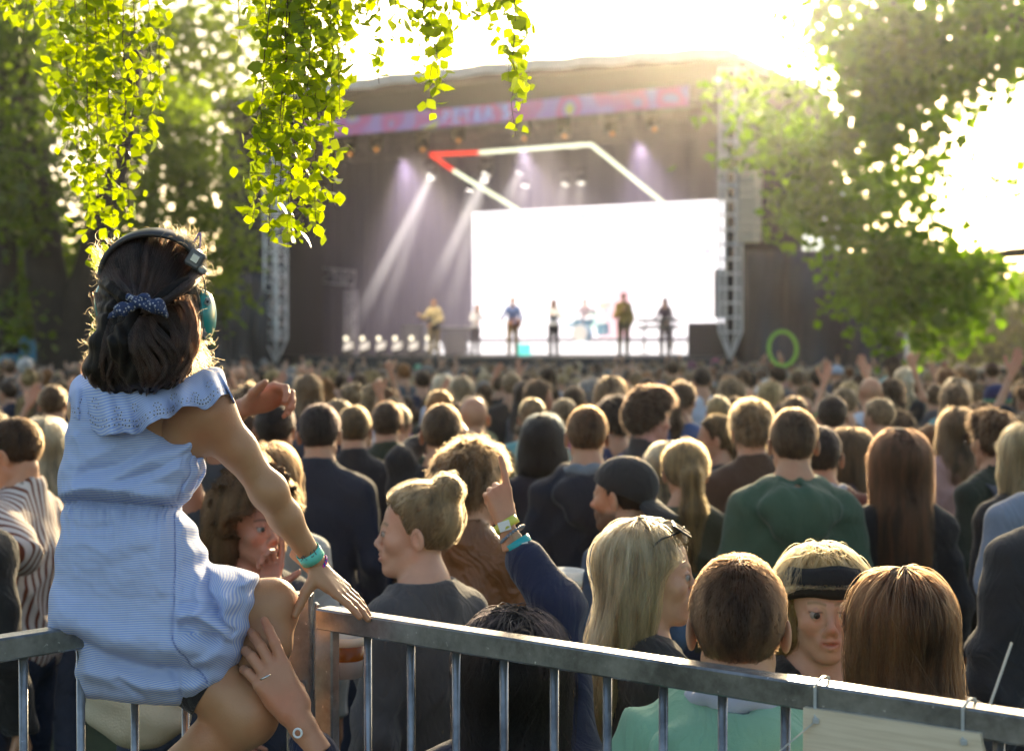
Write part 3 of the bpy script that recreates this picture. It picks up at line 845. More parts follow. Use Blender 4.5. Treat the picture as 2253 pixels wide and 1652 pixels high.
# ================================================================== people: materials
SKIN = (.50, .265, .155)
def skinmat():
    m, nt, out = newmat('skin'); b = N(nt, 'BsdfPrincipled'); at = N(nt, 'Attribute', attribute_name='tint'); tc = N(nt, 'TexCoord'); oi = N(nt, 'ObjectInfo')
    mx = N(nt, 'MixRGB', blend_type='MULTIPLY'); mx.inputs[0].default_value = 1
    nt.links.new(at.outputs['Color'], mx.inputs[1]); nt.links.new(oi.outputs['Color'], mx.inputs[2])
    nz = N(nt, 'TexNoise'); setin(nz, Scale=35.0, Detail=6.0); nt.links.new(tc.outputs['Object'], nz.inputs[0])
    mr = N(nt, 'MapRange'); mr.inputs[3].default_value = .86; mr.inputs[4].default_value = 1.12; nt.links.new(nz.outputs[0], mr.inputs[0])
    sc_ = N(nt, 'VectorMath', operation='SCALE'); nt.links.new(mx.outputs[0], sc_.inputs[0]); nt.links.new(mr.outputs[0], sc_.inputs['Scale'])
    n5 = N(nt, 'TexNoise'); setin(n5, Scale=9.0, Detail=3.0); nt.links.new(tc.outputs['Object'], n5.inputs[0])
    m5 = N(nt, 'MapRange'); m5.inputs[1].default_value = .45; m5.inputs[2].default_value = .7; m5.inputs[3].default_value = 0; m5.inputs[4].default_value = .75; nt.links.new(n5.outputs[0], m5.inputs[0])
    x5 = N(nt, 'MixRGB', blend_type='MULTIPLY'); nt.links.new(m5.outputs[0], x5.inputs[0]); nt.links.new(sc_.outputs[0], x5.inputs[1]); x5.inputs[2].default_value = (1.0, .74, .66, 1)
    nt.links.new(x5.outputs[0], b.inputs['Base Color'])
    setin(b, Roughness=.48); b.inputs['Subsurface Weight'].default_value = .12; b.inputs['Subsurface Radius'].default_value = (1, .35, .2); b.inputs['Subsurface Scale'].default_value = .01
    b.inputs['Sheen Weight'].default_value = .15; b.inputs['Sheen Tint'].default_value = (1, .8, .6, 1)
    n2 = N(nt, 'TexNoise'); setin(n2, Scale=260.0, Detail=3.0); nt.links.new(tc.outputs['Object'], n2.inputs[0])
    bp = N(nt, 'Bump'); bp.inputs['Strength'].default_value = .3; bp.inputs['Distance'].default_value = .002
    nt.links.new(n2.outputs[0], bp.inputs['Height']); nt.links.new(bp.outputs[0], b.inputs['Normal'])
    nt.links.new(b.outputs[0], out.inputs[0]); return m
SKINM = skinmat()
def hairmat(name, curves=True):
    m, nt, out = newmat(name); oi = N(nt, 'ObjectInfo')
    if curves:
        h = N(nt, 'BsdfHairPrincipled'); h.parametrization = 'COLOR'
        setin(h, Roughness=.42, Radial_Roughness=.5, Random_Color=.25, Random_Roughness=.2, Coat=0.0)
        tc = N(nt, 'TexCoord'); mp = N(nt, 'Mapping'); mp.inputs['Scale'].default_value = (42, 42, 5)
        nz = N(nt, 'TexNoise'); setin(nz, Scale=1.0, Detail=4.0, Roughness=.6); nt.links.new(tc.outputs['Object'], mp.inputs[0]); nt.links.new(mp.outputs[0], nz.inputs['Vector'])
        mr = N(nt, 'MapRange'); mr.inputs[1].default_value = .34; mr.inputs[2].default_value = .66; mr.inputs[3].default_value = .22; mr.inputs[4].default_value = 1.55; nt.links.new(nz.outputs[0], mr.inputs[0])
        sc_ = N(nt, 'VectorMath', operation='SCALE'); nt.links.new(oi.outputs['Color'], sc_.inputs[0]); nt.links.new(mr.outputs[0], sc_.inputs['Scale']); nt.links.new(sc_.outputs[0], h.inputs['Color'])
        h.inputs['IOR'].default_value = 1.38
        ci = N(nt, 'HairInfo')
        nt.links.new(ci.outputs['Random'], h.inputs['Random'])
        nt.links.new(h.outputs[0], out.inputs[0])
    else:
        b = N(nt, 'BsdfPrincipled'); tc = N(nt, 'TexCoord'); mp = N(nt, 'Mapping'); mp.inputs['Scale'].default_value = (42, 42, 5)
        nz = N(nt, 'TexNoise'); setin(nz, Scale=1.0, Detail=4.0); nt.links.new(tc.outputs['Object'], mp.inputs[0]); nt.links.new(mp.outputs[0], nz.inputs[0])
        mr = N(nt, 'MapRange'); mr.inputs[1].default_value = .3; mr.inputs[2].default_value = .7; mr.inputs[3].default_value = .15; mr.inputs[4].default_value = 1.2; nt.links.new(nz.outputs[0], mr.inputs[0])
        sc_ = N(nt, 'VectorMath', operation='SCALE'); nt.links.new(oi.outputs['Color'], sc_.inputs[0]); nt.links.new(mr.outputs[0], sc_.inputs['Scale'])
        nt.links.new(sc_.outputs[0], b.inputs['Base Color']); setin(b, Roughness=.6); b.inputs['Sheen Weight'].default_value = .06
        b.inputs['Sheen Tint'].default_value = (1, .6, .3, 1)
        b.inputs['Specular IOR Level'].default_value = .18
        bp = N(nt, 'Bump'); bp.inputs['Strength'].default_value = .9; bp.inputs['Distance'].default_value = .006
        nt.links.new(nz.outputs[0], bp.inputs['Height']); nt.links.new(bp.outputs[0], b.inputs['Normal'])
        nt.links.new(b.outputs[0], out.inputs[0])
    return m
HAIRC, HAIRM = hairmat('hair_fibre'), hairmat('hair_mass', False)
SC.cycles_curves.shape = 'RIBBONS'
CLOTH = mat('cloth', (.5, .5, .5), .85, bump=.35, bscale=420, var=.10, vscale=6, objcol=True, sheen=.2, fold=.38)
LEATHER = mat('leather', (.5, .5, .5), .42, bump=.35, bscale=60, var=.25, vscale=9, objcol=True, fold=.5)
DENIM = mat('denim', (.5, .5, .5), .85, bump=.5, bscale=500, var=.28, vscale=7, objcol=True, fold=.5)
SHOE = mat('shoe', (.05, .05, .05), .5)

def Rx(a): return Matrix.Rotation(a, 3, 'X')
def Ry(a): return Matrix.Rotation(a, 3, 'Y')
def Rz(a): return Matrix.Rotation(a, 3, 'Z')

# ------------------------------------------------------------------ hands
FING = [('index', .027, .088, (.040, .025, .020)), ('middle', .009, .092, (.044, .028, .021)), ('ring', -.009, .088, (.041, .026, .021)), ('little', -.026, .079, (.032, .020, .018))]
_hands = {}
def hand_mesh(curl, thumb=(.5, .3), spread=.06, res=.0022):
    """local: wrist at origin, fingers +Y, palm faces -Z, thumb +X. curl: 4 x 3 angles"""
    key = (str(curl), str(thumb), spread, res)
    if key in _hands: return _hands[key]
    F = Field(axis((-.085, res), (.10,)), axis((-.075, res), (.21,)), axis((-.13, res), (.05,)), .02)
    F.cone((0, -.07, 0), (0, -.005, 0), .0245, .022, .008)
    F.cone((0, -.02, 0), (0, .01, 0), .022, .0225, .01)
    tips = []
    for i, (nm, x, y, L) in enumerate(FING):
        b = np.array([x, y, 0.]); F.cone((x * .55, .012, -.001), b, .0155, .0118, .010)
        a = 0; p = b; sp = (1.5 - i) * spread
        r = [.0102, .0092, .0085, .0072]
        if i == 3: r = [q * .86 for q in r]
        for j in range(3):
            a += curl[i][j]
            d = np.array([math.sin(sp) * math.cos(a), math.cos(sp) * math.cos(a), -math.sin(a)])
            q = p + d * L[j]
            F.cone(p, q, r[j], r[j + 1], .003)
            p = q
        tips.append((p, d, i))
    # thenar + thumb
    t0 = np.array([.018, .018, -.008]); yaw, dn = thumb
    d1 = np.array([math.sin(yaw + .35) * math.cos(dn), math.cos(yaw + .35) * math.cos(dn), -math.sin(dn)])
    d2 = np.array([math.sin(yaw) * math.cos(dn), math.cos(yaw) * math.cos(dn), -math.sin(dn)])
    t1 = t0 + d1 * .042; t2 = t1 + d2 * .034; t3 = t2 + d2 * .026
    F.cone(t0, t1, .0175, .0135, .014); F.cone(t1, t2, .0125, .0105, .004); F.cone(t2, t3, .0108, .0085, .004)
    F.ell((.0, .045, -.010), (.034, .036, .013), .012)
    V, Q = F.mesh(); V = relax(V, Q, 1, .4)
    _hands[key] = (V, Q, tips, t3, d2); return _hands[key]
RELAX = [(.25, .35, .25), (.3, .4, .3), (.35, .45, .3), (.4, .5, .35)]
POINT = [(.05, .08, .05), (1.3, 1.5, 1.0), (1.4, 1.5, 1.0), (1.4, 1.5, 1.0)]
FIST = [(1.2, 1.4, .9)] * 4
OPEN = [(.05, .08, .05)] * 4
GRIP = [(.7, .8, .5), (.75, .85, .5), (.8, .9, .5), (.9, .9, .5)]
def place_hand(wrist, fdir, palm, side=1, curl=RELAX, thumb=(.5, .3), spread=.06, scale=1.0, res=.0022):
    """fdir: where the fingers go, palm: the way the palm faces; side=+1 thumb towards fdir x ... mirrored for -1"""
    V, Q, tips, tt, td = hand_mesh(curl, thumb, spread, res)
    y = Vector(fdir).normalized(); z = -Vector(palm); z = (z - y * z.dot(y)).normalized(); x = y.cross(z)
    S = V.copy() * scale
    if side < 0: S[:, 0] *= -1; Q2 = Q[:, ::-1]
    else: Q2 = Q
    M = np.array(Matrix((x, y, z)).transposed())
    return S @ M.T + np.asarray(wrist), Q2

# ------------------------------------------------------------------ heads
def hl(y):   # hairline height as a function of y (face +y)
    return np.interp(y, [-.12, -.075, -.035, -.012, .015, .035, .06, .09, .12], [-.095, -.085, -.055, .0, .0, .045, .07, .078, .082])
def head_prims(F, A, fem=0.0, c=1.0, mouth=0.0, fat=0.0):
    """A(p) -> (world point, M); c scale"""
    def E(p, r, k=.02, op='u', rot=None):
        F.ell(A(p), np.array(r) * c, k * c, op, A.M if rot is None else A.M @ rot)
    def C(p, q, ra, rb, k=.015, op='u'): F.cone(A(p), A(q), ra * c, rb * c, k * c, op)
    j = 1 - .16 * fem
    E((0, -.012, .030), (.075, .096, .085), .02)
    E((0, .028, -.030), (.054 + fat * .01, .056, .082), .03)
    for s in (-1, 1):
        C((s * .046 * j, .006, -.060), (s * .014, .064, -.098), .016 + fat * .006, .0150, .03)
        E((s * .040, .056, -.026), (.022, .02, .02), .03)
        C((s * .040, .064, .016), (s * .008, .081, .013), .010 - .003 * fem, .010 - .003 * fem, .016)
        E((s * .031, .100, -.002), (.020, .018, .014), .016, 's')
        E((s * .031, .0735, -.003), (.0128, .0128, .0125), .004)
        C((s * .046, .0705, .0035), (s * .031, .0835, .0062), .0042, .0050, .004); C((s * .031, .0835, .0062), (s * .017, .080, .002), .0050, .0042, .004)     # lids
        C((s * .045, .0705, -.0075), (s * .031, .0830, -.0120), .0038, .0042, .004); C((s * .031, .0830, -.0120), (s * .017, .079, -.0085), .0042, .0038, .004)
        C((s * .0115, .094, -.042), (s * .010, .097, -.038), .0075, .0065, .008)     # ala
        # ear
        E((s * .0840, -.012, -.012), (.0065, .020, .032), .010, 'u', Rx(-.18) @ Rz(s * .42))
        E((s * .0905, -.006, -.010), (.006, .010, .018), .004, 's', Rx(-.18))
    nf_ = .004 * fem
    C((0, .084, .006 - nf_), (0, .1045 - nf_, -.034 + nf_), .0082 - nf_ * .3, .0095 - nf_ * .25, .012)
    E((0, .1070 - nf_, -.0370 + nf_), (.0102 - nf_ * .3, .0095 - nf_ * .3, .0090), .008)
    E((0, .072, -.103), (.019, .016, .014), .018)
    # mouth
    E((0, .079, -.066), (.026, .016, .018), .02)
    for s in (-1, 1):
        C((s * .021, .083, -.0665), (s * .004, .0945, -.0615), .0038, .0048, .006)
        C((s * .019, .083, -.069), (0, .0935, -.0735 - mouth * .006), .0038, .0058, .006)
    E((0, .098, -.0672 - mouth * .003), (.021, .012, .0016 + mouth * .004), .003, 's')
def head_tint(L, base, fem=0.0, stubble=0.0, brow=(.10, .06, .035), blush=.35, lips=(.42, .13, .11)):
    """L: vertex positions in head space"""
    n = len(L); col = np.tile(np.array(base, float), (n, 1))
    x, y, z = np.abs(L[:, 0]), L[:, 1], L[:, 2]
    def g(cx, cy, cz, rx, ry, rz): return np.exp(-(((x - cx) / rx) ** 2 + ((y - cy) / ry) ** 2 + ((z - cz) / rz) ** 2))
    def mixc(c, w):
        w = np.clip(w, 0, 1)[:, None]; return col * (1 - w) + np.array(c) * w
    red = np.array(base) * np.array([1.08, .72, .66])
    col = mixc(red, blush * (g(.043, .06, -.03, .022, .05, .022) + g(0, .108, -.038, .014, .02, .014) + g(.079, -.005, -.012, .012, .03, .04) * 1.6))
    if stubble:
        w = ((z < -.04) & (y > -.01)) * np.clip((-.04 - z) / .02, 0, 1) + g(0, .095, -.052, .03, .02, .007)
        w = w * (1 - np.exp(-(((z + .067) / .009) ** 2 + (x / .022) ** 2)))
        w *= (z > -.135)
        col = mixc(np.array([.07, .045, .03]), stubble * w)
    w = np.exp(-(((z + .0675 + .0) / .0085) ** 2)) * (x < .024) * (y > .078) * np.clip((.026 - x) / .006, 0, 1)
    col = mixc(lips, w * (.75 if fem else .45))
    bz = .021 + .004 * np.sin(np.clip((x - .01) / .04, 0, 1) * 3.1)
    w = np.exp(-((z - bz) / (.0035 if fem else .0048)) ** 2) * (x > .010) * (x < .049) * (y > .055)
    col = mixc(brow, w * .85)
    w = np.exp(-((z - .0035) / .0022) ** 2) * (x > .016) * (x < .047) * (y > .066)
    col = mixc((.05, .03, .025), w * (.8 if fem else .5))
    return col

class Frame:
    def __init__(s, o, M, c=1.0): s.o = np.asarray(o, float); s.M = M; s.A = np.array(M); s.c = c
    def __call__(s, p): return s.A @ (np.asarray(p, float) * s.c) + s.o
    def inv(s, V): return ((V - s.o) @ s.A) / s.c

# hair shapes, in head space; L = length below the head centre
def hair_field(F, A, style, c=1.0, L=.3, seed=0, vol=0.0, hw=1.0):
    def E(p, r, k=.02, op='u', rot=None): F.ell(A(p), np.array(r) * c, k * c, op, A.M if rot is None else A.M @ rot)
    def C(p, q, ra, rb, k=.02, op='u'): F.cone(A(p), A(q), ra * c, rb * c, k * c, op)
    g = {'short': .009, 'buzz': .004, 'messy': .018, 'curly': .022, 'bigcurl': .040, 'long': .014, 'pony': .011, 'bun': .010, 'lowpony': .011, 'bob': .016, 'wavy': .018, 'poof': .02}.get(style, .01) + vol
    E((0, -.014, .032), (.075 + g * (.55 if style in ('short', 'buzz', 'messy') else 1), .096 + g, .086 + g), .01)
    if style in ('messy', 'curly', 'bigcurl'): E((0, .02, .075), (.062 + g, .07 + g, .05 + g), .03)
    # cut by the hairline
    X, Y, Z = F.X[:, None, None], F.Y[None, :, None], F.Z[None, None, :]
    o, M = A.o, A.A
    lx, ly, lz = [((X - o[0]) * M[0, i] + (Y - o[1]) * M[1, i] + (Z - o[2]) * M[2, i]) / A.c for i in range(3)]
    line = hl(ly)
    if style in ('long', 'bob', 'wavy', 'bigcurl', 'poof'):
        line = np.where(ly < -.004, -.2, line)
    if style in ('bun', 'pony'): line = line + .035 * np.clip((-ly - .02) / .04, 0, 1)
    cut = (line - lz) * c * .8
    h = np.maximum(cut + .006, 0)
    F.f = np.where(F.f < .2, np.maximum(F.f, cut.astype(np.float32)), F.f)
    if style in ('long', 'wavy', 'bob', 'poof', 'bigcurl'):
        w = {'long': .078, 'wavy': .090, 'bob': .088, 'poof': .088, 'bigcurl': .098}[style] * hw
        yb = -.045 if style != 'bigcurl' else -.060
        zs = np.arange(.0, L + .001, .05)
        prev = None
        for i, z in enumerate(zs):
            t = z / max(L, .05)
            ww = w * (1 + .12 * math.sin(t * 3)) * (1 - .35 * t ** 3)
            y = yb - .05 * min(1, z / .18) - .02 * t
            th = .045 * (1 - .35 * t)
            E((0, y, -z), (ww, th, .045), .03)
        # side locks in front of the ears
        for s in (-1, 1):
            C((s * .072, -.004, .04), (s * .082, -.016, -.06), .014, .018, .02)
            C((s * .082, -.016, -.06), (s * .085, -.04, -min(L, .2)), .018, .02, .03)
    if style == 'pony':
        C((0, -.105, .03), (0, -.13, .0), .024, .03, .02); C((0, -.13, .0), (.005, -.125, -.14), .030, .042, .03); C((.005, -.125, -.14), (-.004, -.12, -L), .042, .02, .03)
    if style == 'lowpony':
        C((0, -.09, -.03), (0, -.115, -.06), .022, .026, .02); C((0, -.115, -.06), (0, -.11, -L), .030, .02, .03)
    if style == 'bun':
        E((0, -.085, .112), (.041, .038, .040), .010)
    if style == 'cloche': pass
def bumps(V, Nn, amp, scale, seed=0): return V + Nn * (vnoise(V * scale, seed) * amp)[:, None]

def strands_on(F, roots, crown, n_pts=9, length=.25, lift=.003, jit=.25, seed=0, down=1.0, wave=0.0, ends=.15, stand=0.0, along=None):
    """grow strands over the surface of field F from the root points, away from the crown and down"""
    r = np.random.default_rng(seed)
    n = len(roots); p = roots.copy(); out = [p.copy()]
    ln = length * (1 + ends * r.normal(size=n)); ln = np.clip(ln, length * .3, length * 1.6)
    st = (ln / (n_pts - 1))[:, None]
    jv = r.normal(size=(n, 3)) * jit; ph = r.uniform(0, 6.28, n); lf = lift + .010 * r.uniform(0, 1, n) ** 1.5 if lift > .0025 else lift * r.uniform(.4, 2.2, n)
    fly = r.uniform(0, 1, n) < .06; lf = np.where(fly, lf + .012 * r.uniform(0, 1, n), lf); jv[fly] *= 2.2
    dirs = None
    for i in range(n_pts - 1):
        g = F.grad(p)
        rad = p - crown; rad /= np.linalg.norm(rad, axis=1, keepdims=True) + 1e-6
        w = max(0, 1 - i / 3)
        d = rad * w * .8 + np.array([0, 0, -1]) * down * (.4 + .6 * (i / n_pts)) + jv * .35
        if along is not None: d = d + along
        if wave:
            d = d + wave * np.stack([np.sin(ph + i * 1.7), np.cos(ph * 1.3 + i * 1.5), 0 * ph], 1)
        d -= g * np.sum(d * g, 1, keepdims=True)
        d /= np.linalg.norm(d, axis=1, keepdims=True) + 1e-6
        if stand: d = d * (1 - stand) + g * stand; d /= np.linalg.norm(d, axis=1, keepdims=True)
        if dirs is not None: d = .5 * d + .5 * dirs; d /= np.linalg.norm(d, axis=1, keepdims=True) + 1e-6
        dirs = d
        p = p + d * st
        s = F.sample(p)
        near = (s < .05)
        if not stand:
            corr = np.where(near, (lf - s) * .8, 0); p = p + F.grad(p) * corr[:, None]
        out.append(p.copy())
    return np.stack(out, 1)

# ------------------------------------------------------------------ bodies
def build_person(spec, name='person', label='', cat='person', group=None, loc=(0, 0), quality=1, link_root=True):
    """spec keys: h, fem, yaw (deg, 0 = facing the stage), hyaw, hpitch, hroll, arms {side: (elbow, wrist)}, hands, top, hair ..."""
    sp = dict(h=1.75, fem=0, yaw=0, hyaw=0, hpitch=0, hroll=0, build=1.0, hair='short', hairlen=.3, haircol=(.05, .03, .02), skin=SKIN, top='crew', topcol=(.03, .03, .04),
              topmat=CLOTH, botcol=(.03, .04, .07), sleeve='long', stubble=0, mouth=0, eyes=False, seed=0, strands=900, arms={}, hands={}, lean=(0, 0), vol=0, fat=0, legs=True, hres=.0035, cres=.011, loose=.0, flow=None)
    sp.update(spec)
    r = np.random.default_rng(sp['seed'] + 11)
    h = sp['h']; k = h / 1.75; fem = sp['fem']; bw = sp['build'] * (1 - .12 * fem); c = (.985 if not fem else .95) * (k ** .35)
    lx, ly = sp['lean']
    HC = np.array([lx, .015 + ly, h - .117 * c])           # head centre
    NB = np.array([lx * .75, -.012 + ly * .75, h - .275 * k])   # neck base
    M = Rz(R(sp['hyaw'])) @ Rx(R(sp['hpitch'])) @ Ry(R(sp['hroll']))
    A = Frame(HC, M, c)
    sw = .163 * k * bw
    Sh = {s: np.array([s * sw + lx * .7, -.012 + ly * .7, 1.405 * k]) for s in (-1, 1)}
    arms = {}
    for s in (-1, 1):
        e, wv = sp['arms'].get(s, ((s * (sw + .06), -.035, 1.13 * k), (s * (sw + .055), .05, .885 * k)))
        arms[s] = (np.array(e, float), np.array(wv, float))
    Hp = {s: np.array([s * .09 * k, 0, .93 * k]) for s in (-1, 1)}
    Kn = {s: np.array([s * .10 * k, .01, .50 * k]) for s in (-1, 1)}
    An = {s: np.array([s * .105 * k, -.02, .09 * k]) for s in (-1, 1)}
    hr, cr = sp['hres'], sp['cres']
    allp = [HC] + [q for s in arms for q in arms[s]] + [Sh[-1], Sh[1]]
    x0, x1 = min(p[0] for p in allp) - .12, max(p[0] for p in allp) + .12
    y0, y1 = min(-.2, min(p[1] for p in allp) - .08), max(.22, max(p[1] for p in allp) + .08)
    z1 = max(h + .05, max(p[2] for p in allp) + .06)
    X = axis((x0, cr), (HC[0] - .10, hr), (HC[0] + .10, cr), (x1,)); Y = axis((y0, cr), (HC[1] - .125, hr), (HC[1] + .135, cr), (max(y1, HC[1] + .15),))
    zn = h - .26 * c
    Z = axis((-.01, cr * 1.6), (zn, hr), (h + .03, cr), (z1 + .02,)) if z1 > h + .06 else axis((-.01, cr * 1.6), (zn, hr), (h + .03,))
    def torso(F, g=0.0, kk=.05, waist=1.0):
        F.ell((0, 0, .97 * k), (.165 * k * (1 + .04 * fem) + g, .115 * k + g, .13 * k), kk)
        F.ell((lx * .3, ly * .3, 1.14 * k), (.140 * k * bw * waist + g, .10 * k + g, .16 * k), kk)
        F.ell((lx * .55, -.005 + ly * .55, 1.29 * k), (.160 * k * bw + g, .112 * k + g, .17 * k), kk)
        if fem: 
            for s in (-1, 1): F.ell((s * .07 + lx * .5, .078, 1.265 * k), (.052 + g, .045 + g, .055 + g), .05)
        for s in (-1, 1):
            F.cone((lx * .7 + s * .05, -.018 + ly * .7, 1.425 * k), Sh[s], .056 * k + g, .046 * k + g, kk)
            F.cone(NB + np.array([0, -.004, .022]), Sh[s] * .8 + NB * .2, .040 * k + g * .6, .036 * k + g * .8, .07)
    def arm(F, s, g=0.0, upto=1.0, kk=.03, bag=0.0):
        e, wv = arms[s]; q = .88 if fem else 1.0
        F.cone(Sh[s], e, .046 * k * q + g, (.036 * k * q) + g + bag, kk)
        if upto > 0:
            we = e + (wv - e) * upto
            F.cone(e, we, .036 * k * q + g + bag, (.036 + (.0245 - .036) * upto) * q * k + g + bag * .4, kk)
    # ---- body (skin)
    F = Field(X, Y, Z, .04)
    torso(F, -.010 if sp['top'] else 0); [arm(F, s, -.004) for s in (-1, 1)]
    if sp['legs']:
        for s in (-1, 1):
            F.cone(Hp[s], Kn[s], .082 * k, .052 * k, .04); F.cone(Kn[s], An[s], .053 * k, .036 * k, .03)
            F.cone(An[s] - np.array([0, .02, .03]), An[s] + np.array([0, .13, -.055]), .034, .028, .03)
    nr = .043 if fem else .053
    F.cone(A((0, -.022, -.06)), NB + np.array([0, -.004, .03]), nr * c, nr * 1.06 * k, .03)
    F.cone(NB + np.array([0, 0, .03]), NB - np.array([0, 0, .05]), nr * 1.06 * k, .07, .05)
    head_prims(F, A, fem, c, sp['mouth'], sp['fat'])
    V, Q = F.mesh(); V = relax(V, Q, 1, .35)
    L = A.inv(V)
    inhead = (np.linalg.norm(L * np.array([1, 1, .8]), axis=1) < .16)
    tint = np.tile(np.array(sp['skin'], float), (len(V), 1))
    ht = head_tint(L, sp['skin'], fem, sp['stubble'], tuple(np.array(sp['haircol']) * .8)); tint[inhead] = ht[inhead]
    if sp['hair'] in ('short', 'messy', 'buzz', 'curly', 'cap') or sp['hair'] == 'bald':
        pass
    VV, QQ = [V], [Q]; TT = [tint]; nv = len(V)
    for s, hd in sp['hands'].items():
        e, wv = arms[s]
        hv, hq = place_hand(wv, hd.get('dir', wv - e), hd['palm'], hd.get('side', s), hd.get('curl', RELAX), hd.get('thumb', (.5, .3)), hd.get('spread', .06), hd.get('scale', k * (.9 if fem else 1.02)), hd.get('res', .003))
        VV.append(hv); QQ.append(hq + nv); nv += len(hv); TT.append(np.tile(np.array(sp['skin'], float) * np.array([1.05, .9, .85]), (len(hv), 1)))
    for s in (-1, 1):
        if s not in sp['hands'] and quality > 0:
            e, wv = arms[s]
            hv, hq = place_hand(wv, wv - e, (-s * .9, -.3, 0), s, RELAX, (.4, .3), .05, k * (.9 if fem else 1.02), .006)
            VV.append(hv); QQ.append(hq + nv); nv += len(hv); TT.append(np.tile(np.array(sp['skin'], float), (len(hv), 1)))
    root = bpy.data.objects.new(name, None)
    if link_root: COL.objects.link(root)
    root.empty_display_size = .1; root.location = (loc[0], loc[1], 0); root.rotation_euler = (0, 0, -R(sp['yaw']))
    tag(root, label, cat, group)
    body = mesh_obj('body', np.concatenate(VV), np.concatenate(QQ), SKINM, root, attrs={'tint': np.concatenate(TT)}); body.color = (1, 1, 1, 1)
    root['_A'] = 0; del root['_A']
    # ---- eyes
    if sp['eyes']:
        for s in (-1, 1):
            mb = MB().lathe([(.0001, -.0131), (.006, -.0116), (.0115, -.0063), (.0131, 0), (.0115, .0063), (.006, .0116), (.0001, .0131)], 16, A((s * .031, .0745, -.003)), M @ Rx(-1.5708) @ Rz(0))
            o = mb.obj('eye', eyemat(), root, True)
            # iris
            g = sp.get('gaze', (0, 0))
            dirv = (M @ Rz(R(-g[0])) @ Rx(R(g[1]))) @ Vector((0, 1, 0))
            mb = MB().lathe([(.0001, .0), (.0070, .0), (.0062, .0010), (.0001, .0014)], 14, A((s * .031, .0745, -.003)) + np.array(dirv) * .0122, dirv.to_track_quat('Z', 'Y').to_matrix())
            mb.obj('iris', irismat(), o, True)
    # ---- hair
    Fh = None
    if sp['hair'] != 'bald':
        st = sp['hair']; Ln = sp['hairlen']
        hx = .16 + (.03 if st in ('wavy', 'bigcurl') or sp.get('hw', 1) > 1 else 0)
        zlow = h - .117 * c - max(.16, Ln + .06)
        hs = sp.get('hairres', .0045)
        Fh = Field(axis((HC[0] - hx, hs), (HC[0] + hx,)), axis((HC[1] - .21, hs), (HC[1] + .17,)), axis((zlow, hs), (h + .07,)), .03)
        hair_field(Fh, A, st, c, Ln, sp['seed'], sp['vol'], sp.get('hw', 1.0))
        Vh, Qh = Fh.mesh()
        Vh = relax(Vh, Qh, 1, .5); Nh = vnormals(Vh, Qh)
        am = {'short': .002, 'buzz': .001, 'messy': .009, 'curly': .010, 'bigcurl': .020, 'long': .004, 'wavy': .010}.get(st, .003)
        if st in ('long', 'wavy', 'bob', 'pony', 'poof', 'bigcurl'):
            Lh = A.inv(Vh); az = np.arctan2(Lh[:, 0], -(Lh[:, 1] - .02)); wob = vnoise(Vh * 9, sp['seed'] + 8)
            Vh = Vh + Nh * ((1 - 2 * np.abs(np.sin(az * 7 + wob * 1.6 + Lh[:, 2] * (3 if st == 'long' else 9))) ** .8) * np.clip((.10 - Lh[:, 2]) / .1, .2, 1) * .0085)[:, None]
        Vh = bumps(Vh, Nh, am, 52 if 'curl' in st or st == 'messy' else 38, sp['seed'])
        Vh = bumps(Vh, Nh, am * .5, 150, sp['seed'] + 3)
        hair = mesh_obj('hair', Vh, Qh, HAIRM, root); hair.color = rgba(sp['haircol'])
        n = sp['strands']
        if n and len(Vh):
            idx = r.integers(0, len(Vh), n * 3)
            Lh = A.inv(Vh[idx])
            top = idx[Lh[:, 2] > (-.02 if st in ('long', 'wavy', 'bob', 'bigcurl', 'poof') else -.2)]
            idx = top[:n]; rt = Vh[idx]
            crown = A((0, -.03, .12)); kw = dict(seed=sp['seed'])
            if st in ('short', 'buzz'):
                Ls = .016 if st == 'short' else .008
                S = strands_on(Fh, rt, crown, 4, Ls, .002, .6, stand=.22, **kw)
            elif st in ('messy', 'curly'):
                S = strands_on(Fh, rt, crown, 6, .032, .003, .9, stand=.3, wave=.5 if st == 'curly' else .1, **kw)
            elif st == 'bun':
                bunp = A((0, -.08, .10)); d = bunp - rt; d /= np.linalg.norm(d, axis=1, keepdims=True)
                S = strands_on(Fh, rt, bunp, 7, .06, .0015, .12, down=0, along=d * 1.5, **kw)
                S[:, 1:, :] = S[:, 1:, :]
            elif st in ('pony', 'lowpony'):
                tp = A((0, -.12, .02 if st == 'pony' else -.05)); tail = A.inv(rt)[:, 1] < -.118; 
                d = tp - rt; d /= np.linalg.norm(d, axis=1, keepdims=True) + 1e-6; d[tail] = (0, 0, -1)
                S = strands_on(Fh, rt, A((0, .05, .09)), 9, .12, .002, .15, along=d * 1.2, **kw)
            else:
                S = strands_on(Fh, rt, crown, 12, (Ln + .12) * .95, .003, .22 if st == 'long' else .4, wave={'long': .05, 'wavy': .35, 'bigcurl': .9, 'poof': .3}.get(st, .15), **kw)
            if st in ('long', 'wavy', 'bob', 'poof', 'bigcurl', 'pony', 'lowpony'):
                LL = A.inv(S.reshape(-1, 3)).reshape(S.shape); fl = Fh.sample(S.reshape(-1, 3)).reshape(S.shape[:2])
                bad = ((LL[..., 1] > .02) & (LL[..., 2] < .060) & (np.abs(LL[..., 0]) < .078)).any(1) | (LL[:, :4, 1] > .105).any(1) | (LL[..., 1] > .13).any(1) | (fl > .035).any(1)
                S = S[~bad]
            rad = np.linspace(1, .45, S.shape[1]) * sp.get('srad', .00055)
            so = curves_obj('hair_strands', S, rad, HAIRC, hair); so.color = rgba(np.array(sp['haircol']) * sp.get('sgain', 1.4) * .62); so['kind'] = 'stuff'
